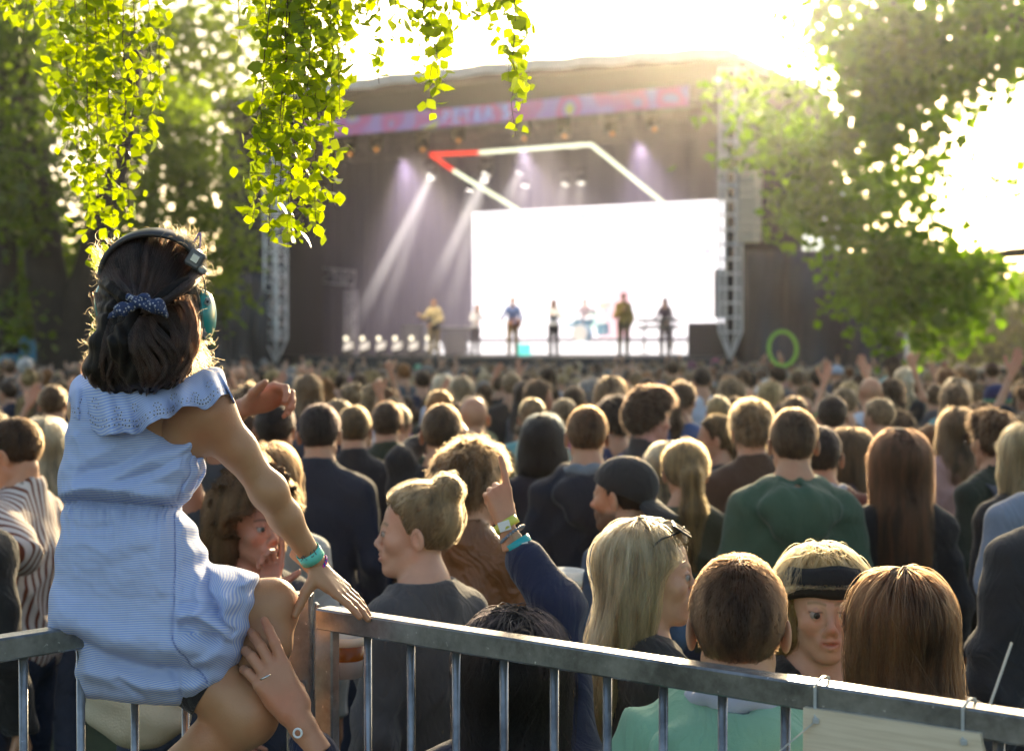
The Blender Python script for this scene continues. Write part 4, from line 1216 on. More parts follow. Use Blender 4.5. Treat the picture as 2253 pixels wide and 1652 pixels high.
    # ---- top
    if sp['top']:
        g = .013 + sp['loose']; up = {'long': 1.0, 'short': .0, 'none': None, 'elbow': .1, 'mid': .55}[sp['sleeve']]
        FX = axis((x0, cr), (x1,)); FY = axis((y0, cr), (y1,)); hem = sp.get('hem', .88) * k
        Ft = Field(FX, FY, axis((hem - .05, cr), (max(1.56 * k, z1 if sp['arms'] else 0),)), .05)
        torso(Ft, g)
        for s in (-1, 1):
            if up is None: continue
            if up == 0.0:
                e, wv = arms[s]; Ft.cone(Sh[s], Sh[s] + (e - Sh[s]) * .62, .053 * k + g, .052 * k + g + .006, .03)
            else: arm(Ft, s, g + .002, up, .03, .008)
        if sp['top'] in ('crew', 'tee'):
            Ft.cone(NB + np.array([0, .02, .085]), NB + np.array([0, .02, .018]), .12, .066, .012, 's')
        if sp['top'] == 'vneck': Ft.cone(NB + np.array([0, .10, .07]), NB + np.array([0, .09, -.09]), .11, .03, .012, 's'); Ft.cone(NB + np.array([0, .02, .085]), NB + np.array([0, .02, .02]), .12, .066, .012, 's')
        if sp['top'] == 'collar':
            Ft.cone(NB + np.array([0, -.008, -.03]), NB + np.array([0, -.016, .045]), .085, .072, .02)
            Ft.cone(NB + np.array([0, .0, .16]), NB + np.array([0, .01, .01]), .078, .060, .005, 's')
        if sp['top'] == 'hood':
            for t in range(9):
                a0, a1 = math.pi * (t / 9 * 1.5 + .75), math.pi * ((t + 1) / 9 * 1.5 + .75)
                pa = NB + np.array([math.cos(a0) * .092, math.sin(a0) * .075 - .01, .012 + .02 * math.sin(a0)]); pb_ = NB + np.array([math.cos(a1) * .092, math.sin(a1) * .075 - .01, .012 + .02 * math.sin(a1)])
                Ft.cone(pa, pb_, .030, .030, .03)
            Ft.ell(NB + np.array([0, -.100, -.050]), (.150, .060, .080), .022)
            Ft.ell(NB + np.array([0, -.128, -.105]), (.105, .040, .085), .03)
            Ft.cone(NB + np.array([0, -.085, -.0]), NB + np.array([0, -.10, -.02]), .030, .02, .02, 's')
            Ft.cone(NB + np.array([0, .0, .15]), NB + np.array([0, .01, .0]), .075, .062, .006, 's')
        Ft.fn(lambda X, Y, Z: hem - Z + .008 * np.sin(X * 21 + Y * 17), 0, 'none') if False else None
        zz = Ft.Z[None, None, :]
        Ft.f = np.maximum(Ft.f, np.broadcast_to(hem - zz + .006 * np.sin(Ft.X[:, None, None] * 23), Ft.f.shape).astype(np.float32) if True else 0)
        Vt, Qt = Ft.mesh()
        if len(Vt):
            Nt = vnormals(Vt, Qt)
            # folds: diagonal creases at the armpits and waist, long soft ones down the back
            sd = sp['seed']
            ph = vnoise(Vt * 6, sd) * 2.2
            f1 = (1.4 - 2.8 * np.abs(np.sin(Vt[:, 2] * 17 + np.abs(Vt[:, 0]) * 23 + ph * .6)) ** .7) * np.exp(-((Vt[:, 2] - 1.25 * k) / .12) ** 2) * .6
            f2 = (1.2 - 2.4 * np.abs(np.sin(Vt[:, 0] * 17 + Vt[:, 2] * 5 + ph * 1.1)) ** .7) * .55
            f3 = np.sin(Vt[:, 2] * 60 + ph * 1.5 + Vt[:, 0] * 20) * (np.abs(Vt[:, 0]) > sw * .95) * .3
            Vt = Vt + Nt * ((f1 + f2 + f3) * (.0070 + sp['loose'] * .15) + vnoise(Vt * 14, sd + 5) * .003)[:, None]
            Vt = relax(Vt, Qt, 1, .3)
            top = mesh_obj(sp.get('topname', 'jacket' if sp['top'] in ('collar', 'hood') else 'shirt'), Vt, Qt, sp['topmat'], root); top.color = rgba(sp['topcol'])
    if sp['legs']:
        g = .014
        Fl = Field(axis((-.26 * k, .016), (.26 * k,)), axis((-.17, .016), (.2,)), axis((.04, .022), (1.06 * k,)), .04)
        Fl.ell((0, 0, .95 * k), (.165 * k + g, .115 * k + g, .12 * k), .03)
        for s in (-1, 1): Fl.cone(Hp[s], Kn[s], .085 * k + g, .056 * k + g, .03); Fl.cone(Kn[s], An[s], .056 * k + g, .046 * k + g, .02)
        Vl, Ql = Fl.mesh(); Nl = vnormals(Vl, Ql); Vl = Vl + Nl * (np.sin(Vl[:, 2] * 40 + Vl[:, 0] * 30 + vnoise(Vl * 9, 3) * 3) * .0022)[:, None]
        tr = mesh_obj(sp.get('botname', 'trousers'), Vl, Ql, sp.get('botmat', DENIM), root); tr.color = rgba(sp['botcol'])
        for s in (-1, 1):
            Fs = Field(axis((An[s][0] - .07, .01), (An[s][0] + .07,)), axis((-.12, .01), (.2,)), axis((-.0, .01), (.16,)), .03)
            Fs.cone(An[s] - np.array([0, .03, .04]), An[s] + np.array([0, .125, -.045]), .045, .036, .03); Fs.cone(An[s], An[s] - np.array([0, 0, .05]), .045, .045, .02)
            Fs.f = np.maximum(Fs.f, np.broadcast_to((.004 - Fs.Z)[None, None, :], Fs.f.shape))
            Vs, Qs = Fs.mesh(); mesh_obj('shoe', Vs, Qs, SHOE, root)
    root_info = dict(A=A, NB=NB, Sh=Sh, arms=arms, k=k, c=c, M=M, HC=HC, Fh=Fh, F=F, h=h)
    return root, root_info
def eyemat(): return mat('eye_white', (.30, .26, .24), .3)
def irismat(): return mat('iris', (.025, .025, .025), .15)

def add_part(V, Q, name, m, root, color=None, smooth=True):
    o = mesh_obj(name, V, Q, m, root, smooth)
    if color is not None: o.color = rgba(color)
    return o
def cap_on(info, root, color, beanie=False, back=True, name=None):
    """a cap (peak turned back) or a beanie in head space"""
    A, c, HC, h = info['A'], info['c'], info['HC'], info['h']
    F = Field(axis((HC[0] - .2, .004), (HC[0] + .2,)), axis((HC[1] - .24, .004), (HC[1] + .2,)), axis((h - .26, .004), (h + .08,)), .03)
    F.ell(A((0, -.014, .036)), np.array((.090, .112, .094 + (.02 if beanie else 0))) * c, .01, 'u', A.M)
    X, Y, Z = F.X[:, None, None], F.Y[None, :, None], F.Z[None, None, :]; o, M = A.o, A.A
    lx, ly, lz = [((X - o[0]) * M[0, i] + (Y - o[1]) * M[1, i] + (Z - o[2]) * M[2, i]) / A.c for i in range(3)]
    line = np.interp(ly, [-.13, -.05, .03, .1], [-.045, .005, .03, .055]) if not beanie else np.interp(ly, [-.13, -.05, .03, .1], [-.05, -.02, .02, .045])
    F.f = np.maximum(F.f, ((line - lz) * c).astype(np.float32))
    V, Q = F.mesh(); V = relax(V, Q, 1, .4)
    o = add_part(V, Q, name or ('beanie' if beanie else 'cap'), CLOTH, root, color)
    if not beanie:
        s = -1 if back else 1
        mb = MB(); VV = []; nx, ny = 11, 7
        for j in range(ny):
            for i in range(nx):
                u = (i / (nx - 1) * 2 - 1); v = j / (ny - 1)
                x = u * .080 * (1 - .22 * v ** 2); y = s * (.088 + .092 * v * math.sqrt(max(0, 1 - .75 * u * u))) - .014
                z = (-.002 if s < 0 else .052) - .052 * v * (1 if s < 0 else .6) - .020 * u * u
                VV.append(A((x, y, z)))
        n = nx * ny
        top = VV; bot = [q - np.array([0, 0, .005]) for q in VV]
        fs = []
        for j in range(ny - 1):
            for i in range(nx - 1):
                a = j * nx + i; fs += [(a, a + 1, a + nx + 1, a + nx), (n + a, n + a + nx, n + a + nx + 1, n + a + 1)]
        for i in range(nx - 1): a = (ny - 1) * nx + i; fs.append((a, a + 1, n + a + 1, n + a))
        for j in range(ny - 1):
            a = j * nx; fs.append((a, a + nx, n + a + nx, n + a)); a += nx - 1; fs.append((a, n + a, n + a + nx, a + nx))
        mb.add(top + bot, fs); pk = mb.obj('peak', CLOTH, o, True); pk.color = rgba(color)
    return o
def sunglasses(info, root, up=True):
    A = info['A']; gl = mat('sunglass_black', (.012, .010, .009), .15)
    g = MB(); z0, y0, t = (.094, .050, 1.0) if up else (-.002, .1, 0)
    Mr = A.M @ Rx(t)
    for s in (-1, 1):
        g.lathe([(.001, -.002), (.024, -.002), (.026, 0), (.024, .002), (.001, .002)], 18, A((s * .034, y0 + .02, z0 + .012)), Mr @ Rx(1.57))
        g.tube([A((s * .058, y0 + .012, z0 + .012)), A((s * .088, y0 - .03, z0 - .0)), A((s * .091, y0 - .085, z0 - .05))], .0022, 6)
    g.tube([A((-.012, y0 + .026, z0 + .016)), A((.012, y0 + .026, z0 + .016))], .0022, 6)
    o = g.obj('sunglasses', gl, root, True); return o
# ================================================================== people close to the barrier
BR_D, BR_M, BR_L, BLD, GIN, BLK, GRY = (.028, .017, .011), (.075, .043, .024), (.16, .095, .05), (.42, .30, .15), (.20, .09, .035), (.012, .010, .010), (.25, .23, .21)
def hero(x, yt, d, yaw, label, **sp):
    q = P(x, yt, d); h = q[2] - sp.pop('hairtop', .012)
    sp['h'] = h; sp['yaw'] = yaw
    lx, ly = sp.get('lean', (0, 0)); a = -R(yaw)
    loc = (q[0] - (lx * math.cos(a) - ly * math.sin(a)), d - (lx * math.sin(a) + ly * math.cos(a)))
    ra = {}
    def loc_of(pt):
        v = np.array([pt[0] - loc[0], pt[1] - loc[1], pt[2]]); return np.array([v[0] * math.cos(-a) - v[1] * math.sin(-a), v[0] * math.sin(-a) + v[1] * math.cos(-a), v[2]])
    if 'parms' in sp:
        sp['arms'] = {s: (loc_of(P(*e)), loc_of(P(*w_))) for s, (e, w_) in sp.pop('parms').items()}
    sp.setdefault('seed', int(x * 7 + yt) % 997)
    root, info = build_person(sp, 'person', label, 'person', sp.pop('group', 'people standing in the crowd'), loc)
    info['loc_of'] = loc_of; info['yaw'] = yaw
    return root, info
def stripedshirt():
    m, nt, out = newmat('striped_shirt'); b = N(nt, 'BsdfPrincipled'); tc = N(nt, 'TexCoord'); wv = N(nt, 'TexWave', wave_type='BANDS', bands_direction='X'); setin(wv, Scale=12.5, Distortion=1.6, Detail=1.0, Detail_Scale=.6)
    nt.links.new(tc.outputs['Object'], wv.inputs[0]); cr = N(nt, 'ValToRGB'); cr.color_ramp.interpolation = 'CONSTANT'; e = cr.color_ramp.elements; e[0].position = 0; e[0].color = (.16, .045, .02, 1); e[1].position = .30; e[1].color = (.62, .58, .54, 1)
    nt.links.new(wv.outputs[0], cr.inputs[0]); nt.links.new(cr.outputs[0], b.inputs['Base Color']); setin(b, Roughness=.85); nt.links.new(b.outputs[0], out.inputs[0]); return m
STRIPED = stripedshirt()
NAVY, BLACKC, DKGREY = (.012, .016, .032), (.010, .010, .012), (.035, .036, .040)
H = {}
H['mint'] = hero(1625, 1225, 2.45, 8, 'man with short brown hair in a mint green hoodie just behind the barrier', hair='short', vol=.004, haircol=(.045, .021, .010), top='hood', topcol=(.27, .52, .36), loose=.006, strands=14850, srad=.0005, hres=.003, sgain=1.7, hpitch=-4)
H['band'] = hero(1805, 1212, 3.05, 168, 'fair-haired woman with a wide black headband facing the barrier', hair='poof', fem=1, hairlen=.10, haircol=(.32, .20, .08), top='crew', topcol=BLACKC, eyes=True, hyaw=-14, hres=.0026, mouth=.5, strands=6750, gaze=(-3, -3), skin=(.54, .31, .22), vol=.008)
H['brownlong'] = hero(1985, 1252, 2.72, -8, 'woman with long straight brown hair beside the woman with the black headband', hair='long', fem=1, hairlen=.42, haircol=(.065, .028, .012), top='crew', topcol=(.03, .03, .035), strands=9450, vol=.004, sgain=1.8)
H['blonde'] = hero(1420, 1142, 3.1, 72, 'smiling woman with long streaky blonde hair and sunglasses pushed up on her head', hair='long', fem=1, hairlen=.42, haircol=(.40, .27, .14), top='crew', topcol=(.02, .02, .022), eyes=True, hyaw=-22, hw=1.28, hres=.0026, strands=9720, vol=.002, sgain=1.5, skin=(.5, .29, .2))
H['bun'] = hero(925, 1062, 3.5, -50, 'young woman in a grey sweatshirt with her blonde hair in a bun, seen in profile', hair='bun', fem=1, haircol=(.17, .11, .055), top='crew', topcol=(.060, .060, .066), eyes=True, hyaw=38, hres=.0026, strands=8100, sgain=1.9, skin=(.52, .30, .21), hem=.80, loose=.006)
H['curlyw'] = hero(550, 1058, 3.9, 142, 'woman with curly brown hair and a dark top, holding a finger to her chin', hair='bigcurl', fem=1, hairlen=.20, haircol=(.09, .045, .02), top='collar', topcol=(.015, .022, .04), eyes=True, hyaw=10, hres=.0028, mouth=.8, strands=7020, skin=(.46, .22, .15),
     parms={-1: ((640, 1420, 3.85), (590, 1300, 3.75)), 1: ((470, 1420, 3.9), (520, 1560, 3.8))}, hands={-1: dict(dir=np.array([-.35, -.3, .9]), palm=(.7, .5, 0), curl=[(.2, .3, .2), (.9, 1.0, .6), (1.1, 1.1, .7), (1.2, 1.1, .7)], thumb=(.9, -.1))})
H['leather'] = hero(1033, 985, 4.25, 28, 'man with curly ginger-brown hair in a tan leather jacket', hair='curly', haircol=(.13, .070, .032), top='collar', topcol=(.19, .070, .020), topmat=LEATHER, hyaw=-14, strands=4860, sgain=1.6, eyes=True)
H['cap'] = hero(1378, 990, 4.45, -52, 'bearded man in a denim jacket wearing a black cap backwards', hair='short', haircol=BR_D, top='collar', topcol=(.07, .12, .19), topmat=DENIM, hyaw=6, stubble=.85, eyes=True, hres=.003, hairtop=.03)
cap_on(H['cap'][1], H['cap'][0], (.016, .015, .016))
H['green'] = hero(1746, 897, 5.0, 0, 'tall man with cropped brown hair in a green hooded jacket, seen from behind', hair='short', haircol=(.045, .026, .015), top='hood', topcol=(.048, .098, .058), topmat=CLOTH, strands=5940, loose=.008, hem=.8, sgain=1.7)
H['navy'] = hero(703, 887, 5.75, 4, 'dark-haired man in a navy shirt with a stand-up collar, seen from behind', hair='short', haircol=(.016, .012, .012), top='collar', topcol=NAVY, strands=4050)
H['gryhood'] = hero(1292, 892, 5.7, -2, 'man with red-brown hair in a dark jacket with a pale grey hood out over it', hair='short', haircol=(.06, .028, .013), top='hood', topcol=(.012, .013, .022), strands=4050, build=1.06, sgain=2)
H['raise'] = hero(972, 888, 5.8, 3, 'man with cropped brown hair and a black top, both forearms raised by his head', hair='short', haircol=(.05, .03, .017), top='crew', topcol=BLACKC, sleeve='mid', strands=3240, sgain=1.8,
     parms={-1: ((880, 1015, 5.8), (938, 955, 6.05)), 1: ((1062, 1010, 5.8), (1010, 940, 6.05))})
H['short2'] = hero(779, 891, 7.0, -4, 'man with cropped light brown hair in a black collared jacket beside the man in navy', hair='short', haircol=(.10, .062, .03), top='collar', topcol=(.016, .015, .018), strands=2430)
H['olive'] = hero(851, 882, 7.4, 0, 'man with round brown hair in an olive jacket', hair='short', haircol=(.045, .026, .016), top='collar', topcol=(.035, .045, .025), strands=2430)
H['whitetee'] = hero(604, 880, 6.0, 6, 'dark-haired man in a pale grey t-shirt beside the girl\'s raised shoulder', hair='short', haircol=BLK, top='crew', topcol=(.34, .36, .42), sleeve='short', strands=2430, fat=.3)
H['bald1'] = hero(1042, 868, 7.6, -12, 'bald man in a dark jacket with an olive green hood', hair='bald', top='hood', topcol=(.05, .065, .015))
H['pix'] = hero(1195, 912, 6.1, 12, 'person with shoulder-length blue-black hair and dark blue clothes', hair='bob', fem=1, hairlen=.13, haircol=(.010, .012, .014), top='crew', topcol=(.018, .022, .04), strands=2430)
H['ponyw'] = hero(1508, 968, 5.25, -6, 'woman in an olive top with a long straight ponytail', hair='pony', fem=1, hairlen=.42, haircol=(.20, .115, .045), top='crew', topcol=(.055, .060, .035), strands=7020, sgain=1.7)
H['blo2'] = hero(1470, 970, 5.9, 16, 'blonde woman half hidden behind the woman with the long ponytail', hair='long', fem=1, hairlen=.35, haircol=(.42, .32, .17), top='crew', topcol=(.04, .04, .04), strands=4050)
H['verylong'] = hero(1982, 948, 5.1, 4, 'woman in black with very long brown hair and sunglasses on top of her head', hair='long', fem=1, hairlen=.62, haircol=(.060, .026, .014), top='crew', topcol=BLACKC, strands=8100, vol=.012, sgain=1.9)
H['rust'] = hero(1805, 935, 5.5, 10, 'dark-haired person in a rust-brown hoodie behind the man in green', hair='short', haircol=BLK, top='hood', topcol=(.12, .030, .016), loose=.01, strands=1620)
H['brownj'] = hero(1655, 890, 6.2, -3, 'man with light brown hair in a brown jacket left of the man in green', hair='messy', haircol=(.12, .072, .034), top='collar', topcol=(.075, .042, .024), strands=3510, build=1.05)
H['profl'] = hero(1580, 912, 7.1, -70, 'young woman in profile with her brown hair tied up, in a black top', hair='lowpony', fem=1, hairlen=.16, haircol=(.12, .07, .03), top='crew', topcol=BLACKC, hyaw=10, sleeve='short', strands=1890)
H['smile'] = hero(1425, 866, 6.9, 62, 'smiling man with bushy dark hair looking to the side, blue straps on a dark jacket', hair='messy', vol=.02, haircol=(.035, .020, .013), top='collar', topcol=(.03, .028, .03), mouth=.8, skin=(.52, .26, .2), strands=2430, eyes=True)
H['bluebk'] = hero(1355, 880, 7.5, 0, 'person with short black hair in a blue top left of the smiling man', hair='curly', haircol=BLK, top='crew', topcol=(.03, .04, .10), strands=1350)
H['prof2'] = hero(1868, 938, 6.2, -58, 'woman with long brown hair in profile behind the man in green', hair='long', fem=1, hairlen=.32, haircol=(.085, .050, .026), top='crew', topcol=(.06, .04, .05), skin=(.5, .25, .14), strands=3240, eyes=True)
H['pinkd'] = hero(2108, 896, 7.1, 6, 'woman with long brown hair in a pale pink dress', hair='long', fem=1, hairlen=.26, haircol=(.11, .062, .032), top='crew', topcol=(.42, .24, .21), hem=.45, loose=.02, strands=2430, botcol=(.03, .05, .08))
H['glasses'] = hero(2190, 908, 6.0, -28, 'man with ginger-brown hair and glasses in a dark green jacket with a backpack strap', hair='messy', haircol=(.085, .042, .020), top='collar', topcol=(.020, .030, .018), hyaw=-8, strands=2430, eyes=True)
H['blo3'] = hero(2262, 930, 5.2, -6, 'woman with long blonde hair cut by the picture edge', hair='long', fem=1, hairlen=.40, haircol=(.30, .21, .10), top='crew', topcol=(.02, .02, .02), strands=4050)
H['greytee'] = hero(2338, 884, 4.4, -8, 'person in a pale blue-grey t-shirt, only a shoulder showing at the picture edge', hair='short', haircol=BR_M, top='crew', topcol=(.20, .23, .29), sleeve='short', build=1.1, strands=810)
H['suit'] = hero(2400, 899, 3.4, -5, 'person in a charcoal jacket, only the back showing at the edge above the plywood board', hair='short', haircol=BR_D, top='collar', topcol=(.016, .016, .019), build=1.12, loose=.01, strands=810)
H['stripe'] = hero(36, 918, 4.9, -84, 'man with short brown hair in a white and brown striped shirt and jeans', hair='short', haircol=(.045, .024, .012), top='collar', topcol=(1, 1, 1), topmat=STRIPED, hpitch=-18, hyaw=-4, loose=.012, strands=2430, botcol=(.018, .030, .060), eyes=True,
     parms={-1: ((40, 1215, 4.6), (-35, 1120, 4.7)), 1: ((-40, 1230, 5.1), (-70, 1120, 4.8))})
H['blo4'] = hero(98, 918, 5.9, -38, 'woman with long pale blonde hair beside the man in the striped shirt', hair='long', fem=1, hairlen=.30, haircol=(.44, .34, .20), top='crew', topcol=(.12, .10, .08), strands=3240)
H['leftdark'] = hero(-112, 960, 4.2, 20, 'person in a black sweater cut by the picture edge in front of the striped shirt', hair='short', haircol=BR_D, top='crew', topcol=(.014, .013, .012), loose=.012, build=1.1, strands=540, fem=1)
H['behindcurl'] = hero(592, 975, 4.45, 14, 'woman with auburn hair and a white blouse behind the curly-haired woman', hair='long', fem=1, hairlen=.12, haircol=(.10, .052, .024), top='crew', topcol=(.52, .54, .50), strands=3240, build=1.08)
H['cropped'] = hero(492, 985, 5.0, 30, 'man with short dark hair in navy, mostly hidden behind the girl\'s arm', hair='short', haircol=BR_D, top='crew', topcol=(.015, .018, .035), sleeve='short', strands=1080)
H['brw'] = hero(545, 900, 6.4, 4, 'woman with long brown hair under the waving hand beside the girl', hair='long', fem=1, hairlen=.22, haircol=(.055, .028, .015), top='crew', topcol=(.04, .04, .05), strands=1890)
# the person in front of the barrier with black hair whose hand steadies the girl
H['mother'] = hero(1130, 1358, 2.72, 0, 'black-haired person with a red headband pointing up and holding the leg of the girl', hair='wavy', fem=1, hairlen=.55, haircol=(.006, .005, .006), top='crew', topcol=(.010, .014, .045), strands=11340, vol=.016, sgain=1.6, hres=.004, loose=.004,
     sleeve='mid', parms={1: ((1225, 1330, 2.85), (1112, 1150, 2.88)), -1: ((735, 1745, 2.62), (652, 1575, 2.585))},
     hands={1: dict(dir=np.array([-.22, .12, .95]), palm=(-.35, .9, .1), curl=POINT, thumb=(.25, .75), res=.0022, spread=.03),
            -1: dict(dir=np.array([-.52, .10, .82]), palm=(-.30, .88, -.2), side=1, scale=1.06, curl=[(.0, .22, .2), (.25, .45, .3), (.35, .6, .4), (.45, .65, .4)], thumb=(.25, 1.0), res=.002, spread=.10)})

H['wave'] = hero(405, 915, 4.0, 0, 'person waving a hand beside the seated girl, otherwise hidden behind her', hair='short', haircol=BR_M, top='crew', topcol=(.05, .05, .06), sleeve='short', strands=540, skin=(.42, .2, .13),
     parms={1: ((470, 960, 3.9), (545, 893, 3.75)), -1: ((300, 1150, 4.0), (320, 1250, 3.9))}, hands={1: dict(dir=np.array([.85, -.1, .35]), palm=(.1, -.7, -.7), curl=GRIP, thumb=(.6, .3), res=.003)})

# lining and neck label of the mint hoodie
i_ = H['mint'][1]; NBm = i_['NB']; mb = MB(); pts = []
for k in range(25):
    a = math.pi * (-.12 - .76 * k / 24); pts.append(Vector(NBm + np.array([math.cos(a) * .088, math.sin(a) * .078 - .008, .040 + .006 * math.sin(k * .8)])))
mb.tube(pts, [.012 + .010 * math.sin(math.pi * k / 24) for k in range(25)], 10); o = mb.obj('hood_lining', mat('hood_lining', (.50, .54, .66), .85, bump=.3, bscale=300), H['mint'][0], True)
mb = MB().box(NBm + np.array([.035, -.172, -.075]), (.062, .004, .040), Rx(.15), .002); o = mb.obj('neck_label', mat('label_black', (.012, .012, .014), .7), H['mint'][0])
for zz, w_, c_ in ((.008, .030, (.3, .3, .32)), (-.004, .044, (.22, .22, .24)), (-.012, .036, (.22, .22, .24))):
    q_ = MB().box(NBm + np.array([.035, -.1745, -.075 + zz]), (w_, .001, .003), Rx(.15)).obj('stitching', mat('label_grey', c_, .8), o)

def strap(key, color, sides=(-1, 1), nm='strap'):
    rt, i_ = H[key]; k_ = i_['k']
    for s in sides:
        pts = [Vector((s * x_, y_, z_ * k_)) for x_, y_, z_ in ((.095, .118, 1.25), (.10, .10, 1.36), (.105, .045, 1.462), (.107, -.02, 1.495), (.105, -.10, 1.45), (.10, -.145, 1.34), (.095, -.150, 1.15))]
        mb = MB(); c_ = catmull_([tuple(p) for p in pts], 20)
        for a, b in zip(c_[:-1], c_[1:]): mb.beam(a, b + (b - a) * .15, .042, .008, .002, up=(0, -1, .2) if a[2] < 1.4 * k_ else (0, 0, 1))
        o = mb.obj(nm, mat('strap_cloth', (.5, .5, .5), .8, objcol=True), rt, True); o.color = rgba(color)
def catmull_(pts, n):
    pts = np.array(pts); t = np.linspace(0, len(pts) - 1, n); return np.stack([np.interp(t, range(len(pts)), pts[:, q]) for q in range(3)], 1)
strap('glasses', (.06, .07, .09)); strap('smile', (.03, .03, .16)); sunglasses(H['glasses'][1], H['glasses'][0], False).name = 'glasses'

def lining(key, color):
    i_ = H[key][1]; NBm = i_['NB']; mb = MB(); pts = []
    for k in range(25):
        a = math.pi * (-.05 - .90 * k / 24); pts.append(Vector(NBm + np.array([math.cos(a) * .092, math.sin(a) * .082 - .010, .036 + .006 * math.sin(k * .8)])))
    mb.tube(pts, [.012 + .016 * math.sin(math.pi * k / 24) for k in range(25)], 10); o = mb.obj('hood_lining', CLOTH, H[key][0], True); o.color = rgba(color)
lining('gryhood', (.16, .19, .22)); lining('rust', (.42, .44, .48))
# ================================================================== the girl on the barrier
GD = 2.62
def G(x, y, off=0.0): return P(x, y, GD + off)
px = GD / FP
GIRL_SKIN = (.45, .225, .11)
gseat = P(300, 1392, 2.66)
girl = empty('person', 'dark-haired girl in a blue striped dress and teal ear defenders sitting on the steel barrier', 'person', (gseat[0], gseat[1], 0.38))
def gpart(o, parent=None):
    o.parent = parent or girl
    if parent is None: o.matrix_parent_inverse = Matrix.Translation(-Vector(girl.location))
    return o
def gmesh(V, Q, name, m, parent=None, color=None, attrs=None, smooth=True):
    o = mesh_obj(name, V, Q, m, None, smooth, attrs); gpart(o, parent)
    if color is not None: o.color = rgba(color)
    return o
def catmull(pts, n):
    pts = np.array(pts, float); m = len(pts); out = []
    t = np.linspace(0, m - 1, n)
    for q in t:
        i = min(int(q), m - 2); u = q - i
        p0, p1, p2, p3 = pts[max(i - 1, 0)], pts[i], pts[i + 1], pts[min(i + 2, m - 1)]
        out.append(.5 * (2 * p1 + (p2 - p0) * u + (2 * p0 - 5 * p1 + 4 * p2 - p3) * u * u + (3 * p1 - p0 - 3 * p2 + p3) * u ** 3))
    return np.array(out)
def polydist(X, Z, poly, closed=True):
    """signed distance (positive inside) of grid points to a polygon"""
    d = np.full(X.shape, 1e9); ins = np.zeros(X.shape, bool); n = len(poly)
    for i in range(n if closed else n - 1):
        a, b = poly[i], poly[(i + 1) % n]; ab = b - a
        t = np.clip(((X - a[0]) * ab[0] + (Z - a[1]) * ab[1]) / (ab @ ab + 1e-12), 0, 1)
        d = np.minimum(d, np.hypot(X - a[0] - t * ab[0], Z - a[1] - t * ab[1]))
        if closed:
            c = ((a[1] > Z) != (b[1] > Z)) & (X < (b[0] - a[0]) * (Z - a[1]) / (b[1] - a[1] + 1e-12) + a[0]); ins ^= c
    return np.where(ins, d, -d) if closed else d

# ---- body
VV, QQ, nv = [], [], 0
def addmesh(V, Q):
    global nv
    VV.append(V); QQ.append(Q + nv); nv += len(V)
def g_ax(lo, hi, st): return axis((lo, st), (hi,))
gh = G(332, 655, .045)
M_ = Rz(R(0)); GA = Frame(gh, M_, .90)
F = Field(g_ax(-.86, -.47, .005), g_ax(2.42, 2.84, .005), g_ax(1.42, 2.26, .005), .04)
head_prims(F, GA, 1, .90)
F.cone(GA((0, -.02, -.06)), G(325, 860, .02), .040, .045, .03)
F.ell(G(300, 985, .02), (.098, .06, .13), .04); F.ell(G(275, 1180, .03), (.085, .055, .12), .04); F.ell(G(290, 1340, .05), (.115, .09, .08), .04)
F.cone(G(325, 880, .02), G(205, 900, .02), .045, .04, .04); F.cone(G(325, 880, .02), G(462, 905, .0), .045, .04, .04)
F.cone(G(200, 905, .02), G(178, 1010, .16), .034, .028, .03); F.cone(G(178, 1010, .16), G(215, 1100, .28), .028, .024, .03)
V, Q = F.mesh(); headV = V
t1 = np.tile(np.array(GIRL_SKIN), (len(V), 1)); L = GA.inv(V); inh = np.linalg.norm(L, axis=1) < .15
t1[inh] = head_tint(L, GIRL_SKIN, 1)[inh]
addmesh(V, Q)
# right arm with the shoulder blade
sh, el, wr = G(468, 912, -.01), G(590, 1082, .03), G(694, 1237, .10)
F = Field(g_ax(-.66, -.33, .003), g_ax(2.50, 2.80, .003), g_ax(1.54, 1.97, .003), .04)
F.ell(G(418, 925, -.0), (.062, .045, .075), .03)
F.ell(G(455, 890, .0), (.040, .040, .036), .03)
F.cone(sh, sh + (el - sh) * .45, .0395, .0335, .035); F.cone(sh + (el - sh) * .45, el, .0335, .0285, .02)
F.ell(el + np.array([.004, -.004, .004]), (.031, .030, .031), .02)
F.cone(el, el + (wr - el) * .35, .0300, .0290, .02); F.cone(el + (wr - el) * .35, wr, .0290, .0185, .02)
F.cone(wr, wr + (wr - el) / np.linalg.norm(wr - el) * .02, .0185, .0195, .01)
V, Q = F.mesh(); V = relax(V, Q, 2, .4)
addmesh(V, Q); 
# hand resting on the rail
hv, hq = place_hand(wr + np.array([.004, 0, -.012]), (.70, -.36, -.56), (-.50, .30, -.82), 1, [(-.12, .10, .12), (-.10, .12, .12), (-.05, .14, .12), (.0, .18, .12)], (.95, .95), .05, .80, .0017)
addmesh(hv, hq)
